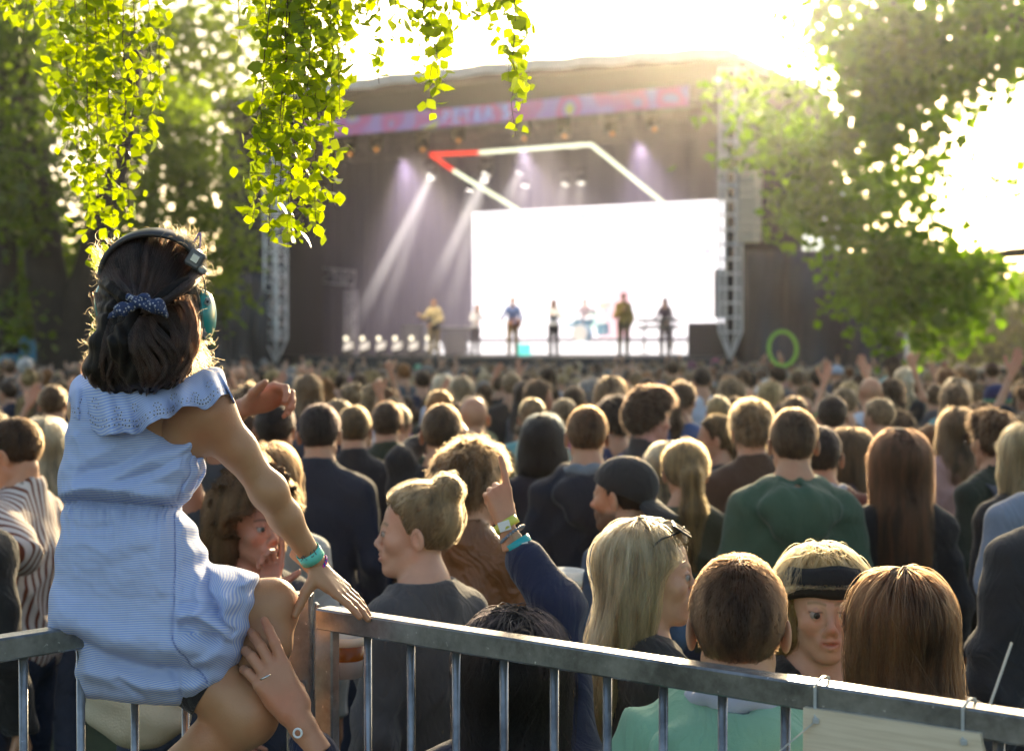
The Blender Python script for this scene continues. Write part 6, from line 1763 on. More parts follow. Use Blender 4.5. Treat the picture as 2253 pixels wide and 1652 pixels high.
# bow
def floral():
    m, nt, out = newmat('floral_cotton'); b = N(nt, 'BsdfPrincipled'); tc = N(nt, 'TexCoord'); vo = N(nt, 'TexVoronoi'); setin(vo, Scale=190.0); nt.links.new(tc.outputs['Object'], vo.inputs[0])
    n2 = N(nt, 'TexNoise'); setin(n2, Scale=350.0, Detail=3.0); nt.links.new(tc.outputs['Object'], n2.inputs[0])
    ad = N(nt, 'Math', operation='MULTIPLY_ADD'); nt.links.new(n2.outputs[0], ad.inputs[0]); ad.inputs[1].default_value = .5; nt.links.new(vo.outputs['Distance'], ad.inputs[2])
    cr = N(nt, 'ValToRGB'); cr.color_ramp.elements[0].position = .50; cr.color_ramp.elements[0].color = (.42, .42, .44, 1); cr.color_ramp.elements[1].position = .60; cr.color_ramp.elements[1].color = (.018, .035, .10, 1)
    nt.links.new(ad.outputs[0], cr.inputs[0]); nt.links.new(cr.outputs[0], b.inputs['Base Color']); setin(b, Roughness=.8); nt.links.new(b.outputs[0], out.inputs[0]); return m
F = Field(g_ax(-.79, -.60, .0016), g_ax(2.42, 2.55, .0016), g_ax(2.0, 2.13, .0016), .02)
d0 = -.146
F.cone(G(301, 672, d0), G(268, 681, d0 - .003), .006, .011, .004); F.cone(G(268, 681, d0 - .003), G(239, 699, d0 + .008), .011, .003, .008)
F.cone(G(304, 668, d0), G(345, 674, d0 - .003), .006, .0125, .004); F.cone(G(345, 674, d0 - .003), G(371, 694, d0 + .008), .0125, .006, .008)
F.cone(G(300, 660, d0), G(284, 655, d0), .005, .007, .003); F.cone(G(300, 658, d0), G(322, 654, d0), .006, .008, .003)
F.ell(G(301, 667, d0 - .004), (.0085, .008, .0095), .004)
V, Q = F.mesh(); Nn = vnormals(V, Q); V = V + Nn * (np.sin((V[:, 0] + .67) * 260 + V[:, 2] * 300) * .0009)[:, None]
gmesh(V, Q, 'bow', floral())
# ---- wristband, braided bracelet
def ring_at(c, ax, r, w, name, m, flat=1.0, n=40):
    q = Vector(ax).to_track_quat('Z', 'Y').to_matrix(); prof = [(r, -w / 2), (r + .0012, -w / 2), (r + .0012, w / 2), (r, w / 2), (r, -w / 2)]
    vs, fs = [], []
    for rr, z in prof[:4]:
        for k in range(n): a = 2 * math.pi * k / n; vs.append(Vector(c) + q @ Vector((rr * math.cos(a), rr * flat * math.sin(a), z)))
    for i in range(4):
        for k in range(n): l_ = (k + 1) % n; fs.append((i * n + k, i * n + l_, ((i + 1) % 4) * n + l_, ((i + 1) % 4) * n + k))
    return MB().add(vs, fs).obj(name, m, None, True)
ax = (wr - el) / np.linalg.norm(wr - el)
wc = el + (wr - el) * .89
wb = ring_at(wc, ax, .0232, .022, 'wristband', mat('mint_paper', (.12, .62, .50), .5)); tag(wb, 'mint green paper wristband on the girl\'s forearm', 'wristband')
fc = bpy.data.curves.new('lettering', 'FONT'); fc.body = '12 \u00e5r'; fc.size = .017; fc.extrude = .0001; fc.align_x = 'CENTER'; fc.align_y = 'CENTER'; fc.materials.append(mat('ink', (.05, .08, .08), .6))
fo = bpy.data.objects.new('lettering', fc); link(fo)
zc_ = Vector((0, -1, .1)).normalized(); xa = -Vector(np.cross(ax, -np.array(zc_))).normalized(); ya = zc_.cross(xa).normalized()
Mx = Matrix((xa, ya, zc_)).transposed().to_4x4(); Mx.translation = Vector(wc) + zc_ * .0252; fo.matrix_world = Mx
bpy.data.objects.remove(fo); text_mesh(fc, Mx, 'lettering', wb)
bc_ = wr + ax * .008
br_ = empty('bracelet', 'pink and blue braided bracelet on the girl\'s wrist', 'bracelet', bc_)
q = Vector(ax + np.array([.1, 0, .25])).to_track_quat('Z', 'Y').to_matrix()
for ph, c_, nm in ((0, (.75, .03, .30), 'pink_cord'), (math.pi, (.03, .10, .45), 'blue_cord')):
    pts = []
    for k in range(90):
        a = 2 * math.pi * k / 90; tw = 16 * a + ph; rr = .0225 + .0017 * math.cos(tw); pts.append(Vector(bc_) + q @ Vector((rr * math.cos(a), rr * math.sin(a), .0017 * math.sin(tw))))
    o = MB().tube(pts, .0016, 6, True).obj(nm, mat(nm, c_, .6), None, True); o.parent = br_; o.matrix_parent_inverse = Matrix.Translation(-Vector(bc_))
ts = MB()
for k in range(5): ts.tube([Vector(bc_) + Vector((.006, -.022, -.003)), Vector(bc_) + Vector((.006 + .003 * (k - 2), -.024, -.010)), Vector(bc_) + Vector((.004 + .004 * (k - 2), -.023, -.020 - .002 * (k % 2)))], .0009, 5)
o = ts.obj('tassel', mat('pink_cord', (.75, .03, .30), .6), None, True); o.parent = br_; o.matrix_parent_inverse = Matrix.Translation(-Vector(bc_))
# things on the arms of the person with black hair
mi = H['mother'][1]; al = -R(mi['yaw'])
def mw(p): o_ = H['mother'][0].location; return np.array([p[0] * math.cos(al) - p[1] * math.sin(al) + o_[0], p[0] * math.sin(al) + p[1] * math.cos(al) + o_[1], p[2]])
e1, w1 = mw(mi['arms'][1][0]), mw(mi['arms'][1][1]); ax = (w1 - e1) / np.linalg.norm(w1 - e1)
o = ring_at(w1 - ax * .052, ax, .0262, .020, 'wristband', mat('teal_paper', (.0, .33, .36), .5)); tag(o, 'teal printed wristband, lowest of the bands on the pointing arm', 'wristband')
b_ = MB().box(w1 - ax * .052 + np.array([.012, -.0255, 0]), (.015, .002, .016), Ry(-.3), .0005).obj('printed_patch', mat('paper_white', (.7, .7, .68), .6)); b_.parent = o; 
bd = empty('bracelet', 'grey bead bracelet between the bands on the pointing arm', 'bracelet', w1 - ax * .027)
q = Vector(ax + np.array([-.2, .1, .1])).to_track_quat('Z', 'Y').to_matrix()
mb = MB()
for k in range(26):
    a = 2 * math.pi * k / 26; c_ = w1 - ax * .027 + np.array(q @ Vector((.0275 * math.cos(a), .0275 * math.sin(a), 0)))
    mb.lathe([(.0001, -.0036), (.0026, -.0026), (.0036, 0), (.0026, .0026), (.0001, .0036)], 8, c_)
o = mb.obj('bead_string', mat('grey_beads', (.17, .20, .25), .25), None, True); o.parent = bd; o.matrix_parent_inverse = Matrix.Translation(-Vector(bd.location))
o = ring_at(w1 - ax * .004, ax, .0250, .018, 'wristband', mat('yellow_paper', (.55, .55, .08), .5)); tag(o, 'pale yellow wristband with a white patch at the pointing hand', 'wristband')
b_ = MB().box(w1 - ax * .004 + np.array([-.004, -.0255, 0]), (.024, .002, .020), Ry(-.3), .0005).obj('printed_patch', mat('paper_white', (.7, .7, .68), .6)); b_.parent = o
# red headband on the black hair
A = mi['A']; mb = MB(); pts = []
for k in range(25):
    a = math.pi * (k / 24); pts.append(Vector(mw(A((.092 * math.cos(a), .025, .02 + .103 * math.sin(a))))))
mb.tube(pts, [.012 + .006 * math.sin(math.pi * k / 24) for k in range(25)], 10); o = mb.obj('headband', mat('red_cloth', (.42, .055, .07), .8, bump=.3, bscale=300), H['mother'][0], True); o.matrix_parent_inverse = Matrix.Translation(-H['mother'][0].location)
# black headband of the fair-haired woman
hi = H['band'][1]; A = hi['A']; pts = []
for k in range(33):
    a = math.pi * 2 * k / 32; pts.append(Vector(A((.104 * math.cos(a), -.012 + .122 * math.sin(a), .054 + .022 * math.sin(a)))))
mb = MB(); vs, fs = [], []
for k in range(32):
    p = pts[k]; rad = (Vector(p) - Vector(A((0, -.012, .05)))).normalized()
    up = Vector(A((0, 0, 1))) - Vector(A((0, 0, 0))); up.normalize()
    hw = .033 + .003 * math.sin(k * .9)
    for u_, v_ in ((-1, 0), (-.7, .7), (0, 1), (.7, .7), (1, 0), (0, -.6)): vs.append(p + up * hw * u_ + rad * .006 * v_ - rad * .010 * abs(u_))
for k in range(32):
    for j in range(6): fs.append((k * 6 + j, k * 6 + (j + 1) % 6, ((k + 1) % 32) * 6 + (j + 1) % 6, ((k + 1) % 32) * 6 + j))
mb.add(vs, fs); o = mb.obj('headband', mat('black_velvet', (.008, .008, .010), .9, bump=.4, bscale=90), H['band'][0], True)
sunglasses(H['blonde'][1], H['blonde'][0]); sunglasses(H['verylong'][1], H['verylong'][0]); sunglasses(H['curlyw'][1], H['curlyw'][0])

# ring on the hand holding the leg and the small white ring stuck to the forearm
e2, w2 = mw(mi['arms'][-1][0]), mw(mi['arms'][-1][1])
o = ring_at(P(584, 1489, 2.548), (-.45, .1, .85), .0098, .003, 'finger_ring', mat('silver', (.7, .68, .62), .2, metal=1)); tag(o, 'thin silver ring on the hand holding the leg of the girl', 'ring')
c_ = P(655, 1612, 2.54); pts = [Vector(c_) + Vector((.0072 * math.cos(a), 0, .0078 * math.sin(a))) for a in np.linspace(0, 2 * math.pi, 24, endpoint=False)]
o = MB().tube(pts, .0022, 6, True).obj('ring_sticker', mat('white_plastic', (.8, .8, .78), .4), None, True); tag(o, 'small white ring on the forearm below the hand holding the leg', 'sticker')

# ------------------------------------------------------------------ beer cups, tote bag
def beer(c, label, tilt=0, fill=.72, r=.043, h=.13):
    c = np.array(c); o = empty('beer_cup', label, 'cup', c)
    gl = mat('clear_cup', (.85, .87, .88), .12, trans=.55)
    M = Ry(tilt)
    part(MB().lathe([(r * .74, 0), (r * .80, h * .3), (r, h), (r * 1.04, h + .002), (r * 1.0, h - .003), (r * .96, h * (fill + .1))], 28, c, M), 'cup_wall', gl, o, True)
    f_ = r * (.74 + .26 * fill)
    part(MB().lathe([(r * .70, .004), (f_ * .98, h * fill - .018)], 28, c, M), 'beer', mat('amber_beer', (.30, .085, .008), .15, trans=.4), o, True)
    part(MB().lathe([(f_ * .98, h * fill - .018), (f_ * 1.0, h * fill), (f_ * .9, h * fill + .004), (.001, h * fill + .005)], 28, c, M), 'foam', mat('beer_foam', (.75, .68, .55), .8), o, True)
    return o
bq = P(762, 1487, 3.02); beer(bq, 'clear cup of amber beer with foam seen through the barrier bars', 0, .62, .046, .14)
bq2 = P(1247, 1345, 3.75); beer(bq2, 'cup of beer held up behind the blonde woman with sunglasses', .05, .78, .040, .11)
if False: pass
hv, hq = place_hand(bq + np.array([.115, .03, .035]), (-.75, -.25, .2), (-.4, -.5, -.1), 1, GRIP, (.7, .5), .05, .95, .003)
hv2, hq2 = place_hand(bq2 + np.array([.01, .09, -.03]), (-.1, -.8, .3), (.2, .1, .9), 1, GRIP, (.9, .4), .05, .95, .003)
i2 = P(800, 1345, 3.62)
H['cupper'] = hero(868, 1178, 3.75, -4, 'dark-clothed person behind the woman with the bun, holding a beer at hip height', hair='short', haircol=BLK, top='crew', topcol=BLACKC, strands=300,
     parms={-1: ((770, 1470, 3.55), (800, 1460, 3.14)), 1: ((960, 1480, 3.8), (960, 1620, 3.7))}, hands={-1: dict(dir=np.array([-.8, -.45, .1]), palm=(-.3, -.6, .2), curl=GRIP, thumb=(.6, .4), res=.003)}) if False else None
if H['cupper'] is None: del H['cupper']
sl_ = empty('person', 'person in black reaching a hand round the cup of amber beer by the barrier post', 'person', (bq[0] + .30, 3.25, 0), group='people standing in the crowd')
F = Field(axis((bq[0] + .06, .008), (bq[0] + .60,)), axis((2.95, .008), (3.50,)), axis((0, .02), (1.0, .008), (1.33,)), .04)
F.cone(bq + np.array([.115, .03, .035]), bq + np.array([.26, .14, -.03]), .024, .036, .02); F.cone(bq + np.array([.26, .14, -.03]), bq + np.array([.34, .2, .12]), .036, .04, .02)
F.ell((bq[0] + .36, 3.28, 1.12), (.15, .11, .20), .04); F.cone((bq[0] + .30, 3.28, .9), (bq[0] + .28, 3.28, .05), .09, .05, .03); F.cone((bq[0] + .42, 3.28, .9), (bq[0] + .44, 3.28, .05), .09, .05, .03)
V, Q = F.mesh(); VV2 = np.concatenate([V, hv]); QQ2 = np.concatenate([Q, hq + len(V)])
tn = np.tile(np.array(SKIN), (len(VV2), 1)); tn[:len(V)] = BLACKC
o = mesh_obj('body', VV2, QQ2, SKINM, None, attrs={'tint': tn}); bpy.data.objects.remove(o); bpy.data.objects.remove(sl_)
# canvas bag hanging beyond the left barrier
F = Field(axis((-1.10, .006), (-.62,)), axis((3.25, .006), (3.50,)), axis((.95, .006), (1.32,)), .03)
cb = P(300, 1545, 3.36); F.ell(cb, (.125, .05, .085), .02); F.ell(cb + np.array([.02, 0, -.04]), (.10, .055, .06), .03); F.ell(cb + np.array([-.05, 0, .05]), (.06, .04, .07), .03)
V, Q = F.mesh(); Nn = vnormals(V, Q); V = V + Nn * (vnoise(V * 22, 5) * .008 + np.sin(V[:, 2] * 90 + V[:, 0] * 30) * .002)[:, None]
bag = mesh_obj('canvas_bag', V, Q, mat('canvas', (.50, .45, .33), .9, bump=.5, bscale=200, var=.15)); tag(bag, 'off-white canvas bag seen between the barrier bars under the girl', 'bag')
st_ = MB().tube([cb + np.array([-.06, 0, .08]), cb + np.array([-.07, .02, .3]), cb + np.array([-.02, .04, .42]), cb + np.array([.05, .02, .3]), cb + np.array([.05, 0, .07])], .008, 6); st_.obj('strap', MATS['canvas'], bag, True)
# ================================================================== the crowd
def children(o): return [c for c in bpy.data.objects if c.parent is o]
def kids_map():
    m = {}
    for o in bpy.data.objects:
        if o.parent is not None: m.setdefault(o.parent.name, []).append(o)
    return m
TPL = {}
def template(key, **sp):
    base = dict(h=1.74, strands=350, hres=.007, cres=.018, hairres=.008, srad=.0012, seed=len(TPL) * 13 + 5, legs=True)
    base.update(sp); root, info = build_person(base, 'person', '', 'person', None, (0, 0), quality=0, link_root=False)
    ks = [o for o in bpy.data.objects if o.parent is root]
    sub = {o.name: [c for c in bpy.data.objects if c.parent is o] for o in ks}
    for o in ks:
        for c in sub[o.name]: COL.objects.unlink(c)
        COL.objects.unlink(o)
    TPL[key] = (root, [(o, sub[o.name]) for o in ks if not o.name.startswith('shoe')])
template('short', hair='short', top='crew'); template('short2', hair='short', top='collar', build=1.05); template('messy', hair='messy', top='hood'); template('curly', hair='curly', top='crew')
template('bald', hair='bald', top='crew', strands=0); template('long', hair='long', fem=1, hairlen=.30, top='crew', strands=600); template('bob', hair='bob', fem=1, hairlen=.12, top='crew')
template('wavy', hair='wavy', fem=1, hairlen=.26, top='crew', strands=600); template('bun', hair='bun', fem=1, top='crew'); template('pony', hair='pony', fem=1, hairlen=.26, top='crew', strands=500)
UPH = dict(curl=OPEN, palm=(0, 1, 0), res=.006)
template('up1', hair='short', top='crew', sleeve='short', arms={1: ((.27, .04, 1.52), (.20, .10, 1.78)), -1: ((-.27, .05, 1.50), (-.16, .12, 1.74))}, hands={1: UPH, -1: UPH})
template('up2', hair='wavy', fem=1, hairlen=.28, top='crew', sleeve='short', arms={1: ((.24, .02, 1.60), (.16, .02, 1.86)), -1: ((-.24, -.03, 1.13), (-.22, .06, .9))}, hands={1: dict(curl=FIST, palm=(0, 1, 0), res=.006)})
template('hoodup', hair='short', top='hood', vol=.02)
used = set(); occupied = [(h_[0].location.x, h_[0].location.y) for h_ in H.values()]; NIND = len(H)
def clone(key, x, y, z0, hgt, yaw, hairc, topc, botc, skin, label, group):
    global NIND
    root, ks = TPL[key]; s = hgt / 1.74
    r = root.copy(); COL.objects.link(r); r.location = (x, y, z0); r.rotation_euler = (0, 0, -R(yaw)); r.scale = (s, s, s); tag(r, label, 'person', group)
    for o, sub in ks:
        if o.name.startswith('trousers') and y > 14 and z0 == 0: pass
        c = o.copy(); c.parent = r; COL.objects.link(c); nm = o.name.split('.')[0]
        c.color = rgba({'body': skin, 'hair': hairc, 'shirt': topc, 'jacket': topc, 'trousers': botc}.get(nm, (1, 1, 1)))
        for q in sub:
            if y > 13: continue
            d = q.copy(); d.parent = c; COL.objects.link(d); d.color = rgba(np.minimum(np.array(hairc) * 1.6, .8))
            if 'strands' in q.name: d['kind'] = 'stuff'
    NIND += 1
    return r
HC_ = dict(black=(.014, .011, .010), darkbrown=(.042, .024, .014), brown=(.095, .052, .026), lightbrown=(.20, .12, .058), auburn=(.16, .065, .025), ginger=(.28, .12, .04), blond=(.34, .23, .10), pale=(.50, .38, .22), grey=(.20, .19, .18), white=(.55, .53, .50), tan=(.20, .13, .07), purple=(.20, .06, .16), pink=(.45, .08, .2))
TC_ = dict(black=(.010, .010, .012), navy=(.012, .018, .045), grey=(.09, .09, .10), white=(.58, .60, .66), blue=(.04, .09, .22), green=(.05, .10, .03), olive=(.05, .055, .03), brown=(.08, .045, .028), pink=(.45, .12, .22), red=(.22, .03, .03), teal=(.12, .36, .36), lime=(.35, .48, .18), denim=(.06, .11, .19), magenta=(.45, .08, .36), yellow=(.5, .42, .10))
sk = lambda: tuple(np.array((1, 1, 1)) * r_c.uniform(.8, 1.12))
r_c = np.random.default_rng(41)
ZA, ZB, ZC, ZD = (540, 860, 3.413), (1180, 860, 3.363), (1840, 860, 3.413), (0, 860, 3.934)
MID = [(ZA, 145, 120, 120, 'bald', 'grey', 'navy', 'balding man in a navy top above the waving hand'), (ZA, 360, 150, 105, 'short', 'darkbrown', 'brown', 'small brown-haired head behind the waving hand'),
 (ZA, 455, 220, 115, 'long', 'tan', 'grey', 'light brown long-haired woman left of the person with the blue-grey hood'), (ZA, 575, 205, 150, 'hoodup', 'grey', 'grey', 'person with a blue-grey hood up'),
 (ZA, 720, 222, 150, 'short', 'black', 'black', 'black-haired person right of the blue-grey hood'), (ZA, 865, 212, 175, 'long', 'ginger', 'navy', 'woman with golden shoulder-length hair behind the man in navy'),
 (ZA, 1070, 252, 160, 'short', 'brown', 'navy', 'man with a round brown head right of the golden-haired woman'), (ZA, 1255, 172, 160, 'curly', 'blond', 'magenta', 'person with curly golden hair and a purple top'),
 (ZA, 1000, 185, 130, 'short', 'darkbrown', 'navy', 'dark-haired head between the golden-haired woman and the curly golden head'), (ZA, 1145, 165, 105, 'short2', 'darkbrown', 'black', 'dark head left of the curly golden head'),
 (ZA, 1250, 338, 135, 'bob', 'black', 'denim', 'black-haired person with a denim collar'), (ZA, 1390, 262, 130, 'short', 'darkbrown', 'black', 'dark-haired head above the man with raised forearms, nearest the curly golden head'),
 (ZA, 1540, 372, 150, 'short', 'darkbrown', 'navy', 'round dark-haired head left of the magenta jacket'), (ZA, 1600, 235, 110, 'bun', 'pale', 'teal', 'small woman with pale blonde hair in a bun'),
 (ZA, 1720, 105, 112, 'short2', 'grey', 'navy', 'grey-haired man in a navy top'), (ZA, 1640, 110, 60, 'bald', 'white', 'green', 'person in a small mint green cap'), (ZA, 1850, 192, 185, 'long', 'pale', 'white', 'woman with long pale blonde hair left of the bald man'),
 (ZA, 1990, 262, 130, 'short', 'brown', 'grey', 'brown head between the pale blonde woman and the bald man'), (ZA, 2190, 238, 140, 'short', 'grey', 'black', 'man with short grey hair right of the bald man'),
 (ZA, 1505, 100, 110, 'curly', 'darkbrown', 'brown', 'dark curly head in front of the stage lights'), (ZA, 1740, 368, 180, 'bob', 'brown', 'olive', 'brown-haired person left of the man with raised forearms'),
 (ZA, 670, 108, 100, 'bald', 'grey', 'grey', 'bald pinkish head under the truss arch'), (ZA, 640, 468, 130, 'bun', 'blond', 'green', 'blonde woman with her hair tied up right of the man in the pale t-shirt'),
 (ZA, 1610, 490, 150, 'messy', 'brown', 'magenta', 'person in a bright magenta hooded jacket left of the man with raised forearms'),
 (ZB, 235, 178, 165, 'short', 'tan', 'black', 'man with light brown hair in a black t-shirt right of the bald man'), (ZB, 410, 288, 140, 'short', 'darkbrown', 'black', 'round dark-haired head between two men in black t-shirts'),
 (ZB, 565, 272, 140, 'short2', 'brown', 'black', 'man with thinning brown hair in a black top'), (ZB, 740, 288, 205, 'short', 'darkbrown', 'white', 'dark-haired man in a pale shirt left of the black bushy head'),
 (ZB, 400, 165, 150, 'wavy', 'lightbrown', 'green', 'woman with wavy light brown hair right of the man in the black t-shirt'), (ZB, 540, 190, 110, 'long', 'tan', 'grey', 'woman with straight tan hair beside the wavy-haired one'),
 (ZB, 870, 203, 110, 'bald', 'white', 'denim', 'bald pink head with a denim collar'), (ZB, 975, 280, 170, 'short', 'darkbrown', 'brown', 'dark-haired head right of the bald pink one'), (ZB, 1175, 258, 130, 'bob', 'white', 'grey', 'white-haired head behind the smiling man'),
 (ZB, 1250, 213, 80, 'bald', 'brown', 'brown', 'small bald head above the smiling man'), (ZB, 1555, 203, 140, 'short', 'lightbrown', 'white', 'man with light brown hair in a bright white t-shirt'), (ZB, 1650, 508, 190, 'short', 'black', 'black', 'black-haired head between the smiling man and the woman in profile'),
 (ZB, 1510, 438, 130, 'wavy', 'ginger', 'blue', 'golden-haired person in a blue top behind the smiling man\'s face'), (ZB, 1560, 72, 110, 'short', 'darkbrown', 'blue', 'dark-haired person in a blue top near the ladder-like tower'),
 (ZB, 1710, 80, 85, 'bob', 'purple', 'magenta', 'person with purple hair'), (ZB, 1905, 55, 80, 'bob', 'pink', 'pink', 'person with bright pink hair'), (ZB, 1770, 183, 110, 'short', 'tan', 'grey', 'tan-haired head behind the man in the white t-shirt'),
 (ZB, 1840, 243, 120, 'short', 'lightbrown', 'white', 'light brown head in a white top right of the white t-shirt'), (ZB, 1870, 328, 130, 'short', 'brown', 'grey', 'brown head below the light brown one in white'), (ZB, 2050, 252, 200, 'curly', 'tan', 'grey', 'big light brown curly head behind the woman in profile'),
 (ZB, 2200, 188, 110, 'messy', 'black', 'white', 'black-haired person in a white top'), (ZB, 2130, 158, 100, 'short', 'tan', 'yellow', 'tan head with a yellow top beside it'),
 (ZC, 205, 138, 130, 'messy', 'darkbrown', 'grey', 'dark tousled head under the green hoop'), (ZC, 100, 218, 100, 'short', 'white', 'white', 'white-haired head left of the raised wristband arm'), (ZC, 155, 333, 130, 'bald', 'tan', 'grey', 'bald tan head behind the man in green'),
 (ZC, 420, 378, 160, 'bald', 'grey', 'black', 'balding grey-haired head right of the man in green'), (ZC, 545, 168, 140, 'messy', 'darkbrown', 'black', 'dark tousled head right of the green hoop'), (ZC, 800, 248, 180, 'up1', 'blond', 'lime', 'person with curly blond hair clapping both hands overhead'),
 (ZC, 1150, 233, 180, 'up2', 'darkbrown', 'black', 'woman with very long dark hair in black raising one arm'), (ZC, 730, 468, 200, 'bob', 'pale', 'lime', 'pale blonde head with a lime green top'), (ZC, 890, 428, 195, 'long', 'darkbrown', 'black', 'woman with long dark brown hair right of the lime green top'),
 (ZC, 1240, 438, 165, 'wavy', 'blond', 'denim', 'blonde woman in denim turned to face the camera'), (ZC, 1390, 438, 125, 'short', 'darkbrown', 'navy', 'dark-haired person in navy beside the blonde woman in denim'), (ZC, 1450, 278, 190, 'wavy', 'auburn', 'pink', 'woman with auburn hair and a pink top'),
 (ZC, 1620, 158, 175, 'messy', 'auburn', 'black', 'auburn-haired man in a black t-shirt'), (ZC, 2030, 292, 190, 'short', 'black', 'navy', 'person in a navy blue beanie with a green band'), (ZC, 2195, 278, 160, 'short', 'tan', 'grey', 'grey-brown head right of the navy beanie'),
 (ZC, 1990, 88, 120, 'short', 'brown', 'brown', 'tall brown head near the black fence'), (ZC, 2215, 465, 180, 'wavy', 'ginger', 'denim', 'ginger-haired person below the navy beanie in a blue top'), (ZC, 1160, 48, 120, 'messy', 'darkbrown', 'teal', 'tall dark-haired person in a pale teal top'),
 (ZC, 1275, 240, 110, 'bald', 'white', 'white', 'person in a pinkish white cap'), (ZC, 1850, 268, 195, 'wavy', 'tan', 'brown', 'tan-haired person left of the navy beanie'), (ZC, 690, 120, 100, 'bald', 'white', 'grey', 'person in a pale grey cap'),
 (ZD, 95, 98, 110, 'short', 'brown', 'brown', 'brown-grey head at the far side near the teal tents'), (ZD, 240, 55, 150, 'short', 'white', 'grey', 'tall white-haired head near the forked tree'), (ZD, 80, 288, 170, 'short2', 'darkbrown', 'navy', 'dark-haired man turned sideways at the picture edge'),
 (ZD, 245, 428, 215, 'wavy', 'blond', 'grey', 'woman with blonde hair above the striped shirt'), (ZD, 480, 355, 195, 'short', 'darkbrown', 'black', 'man with thinning dark hair left of the girl'), (ZD, 450, 178, 135, 'wavy', 'ginger', 'grey', 'golden-haired head left of the girl\'s shoulder'),
 (ZD, 560, 230, 135, 'short', 'darkbrown', 'brown', 'dark brown head beside the girl\'s hair ends'), (ZD, 610, 470, 165, 'long', 'brown', 'red', 'woman with long brown hair touching the girl\'s outline'), (ZD, 20, 210, 120, 'bob', 'brown', 'grey', 'brown-haired head cut by the picture edge far off')]
for z_, X_, Y_, w_, key, hc_, tc_, lab in MID:
    x = (z_[0] + X_ / z_[2]) * .9012; y = (z_[1] + Y_ / z_[2]) * .9012; wpx = w_ / z_[2] * .9012
    d = {'long': .20, 'wavy': .215, 'curly': .20, 'bob': .20, 'messy': .19}.get(key, .172) * FP / wpx
    hh = CAMZ - (y - HY) / FP * d
    if hh < 1.5: d *= 1.0
    hh = min(max(hh, 1.42), 1.98); d = min(max((CAMZ - hh) * FP / max(y - HY, 3), d * .75), d * 1.3)
    q = P(x, y, d); yaw = r_c.normal() * 14
    if 'camera' in lab: yaw = 165
    if 'sideways' in lab: yaw = -70
    rt = clone(key, q[0], q[1], 0, q[2] + (.0 if key not in ('up1', 'up2') else 0), yaw, HC_[hc_], TC_[tc_], (.02, .03, .05), sk(), lab, 'people standing in the crowd')
    occupied.append((q[0], q[1]))
# caps and beanie for some
def hat(key_label, color, nm, stripe=None):
    for o in list(COL.objects):
        if o.get('label') == key_label:
            s = o.scale[0]; mb = MB(); c = Vector((0, .003, 1.74 - .117 + .045))
            mb.lathe([(.100, -.03), (.104, 0), (.098, .04), (.075, .08), (.03, .098), (.0001, .10)], 20, c)
            h_ = mb.obj(nm, mat('cloth', (0, 0, 0)), o, True); h_.color = rgba(color)
            if stripe is not None:
                b2 = MB().lathe([(.104, -.045), (.109, -.04), (.109, -.02), (.104, -.015)], 20, c).obj('band', mat('cloth', (0, 0, 0)), h_, True); b2.color = rgba(stripe)
hat('person in a navy blue beanie with a green band', (.012, .018, .09), 'beanie', (.05, .22, .12)); hat('person in a pinkish white cap', (.55, .42, .42), 'cap'); hat('person in a pale grey cap', (.38, .42, .5), 'cap'); hat('person in a small mint green cap', (.25, .55, .35), 'cap')
# ---- random fill, nearest first
BINS = [(0, 'by the teal tents'), (90, 'in front of the forked tree'), (250, 'beyond the seated girl'), (480, 'beside the seated girl\'s head'), (560, 'below the braced truss tower'), (700, 'below the tilted floor lights'), (900, 'below the guitarist in cream'), (1000, 'below the bending player'), (1090, 'below the guitarist in blue'),
        (1170, 'below the woman in the white top'), (1250, 'below the drum kit'), (1330, 'below the singer in yellow'), (1420, 'below the keyboard player'), (1540, 'below the ladder-like tower'), (1660, 'below the green hoop'), (1790, 'below the wide black cloth'), (1990, 'below the maple leaves'), (2120, 'by the black fence')]
def place_label(x):
    s = BINS[0][1]
    for a, t in BINS:
        if x >= a: s = t
    return s
WH = [('short', .26), ('short2', .16), ('messy', .10), ('curly', .06), ('bald', .04), ('long', .14), ('bob', .07), ('wavy', .09), ('bun', .03), ('pony', .03), ('up1', .022), ('up2', .025)]
HCW = [('black', .08), ('darkbrown', .18), ('brown', .25), ('lightbrown', .18), ('auburn', .08), ('ginger', .04), ('blond', .07), ('pale', .03), ('grey', .03), ('tan', .10)]
TCW = [('black', .22), ('navy', .16), ('grey', .13), ('white', .11), ('blue', .09), ('pink', .03), ('teal', .03), ('blue', .05), ('green', .03), ('olive', .05), ('brown', .07), ('red', .02), ('denim', .06)]
pick = lambda L: L[int(np.searchsorted(np.cumsum([w for _, w in L]) / sum(w for _, w in L), r_c.uniform()))][0]
cand = []
tries = 0; occ = [tuple(o) for o in occupied]
SHAPE = {'short': 'short-haired', 'short2': 'crop-haired', 'messy': 'tousle-haired', 'curly': 'curly-haired', 'bald': 'bald', 'long': 'long-haired', 'bob': 'bob-haired', 'wavy': 'wavy-haired', 'bun': 'bun-haired', 'pony': 'ponytailed', 'up1': 'arms-up', 'up2': 'one-arm-up'}
pts_ = []
grid_ = {}
def okpos(x, y, m):
    gx, gy = int(x // .6), int(y // .6)
    for a in (-1, 0, 1):
        for b in (-1, 0, 1):
            for q in grid_.get((gx + a, gy + b), ()):
                if (q[0] - x) ** 2 + (q[1] - y) ** 2 < m * m: return False
    return True
def addpos(x, y): grid_.setdefault((int(x // .6), int(y // .6)), []).append((x, y))
for q in occ: addpos(*q)
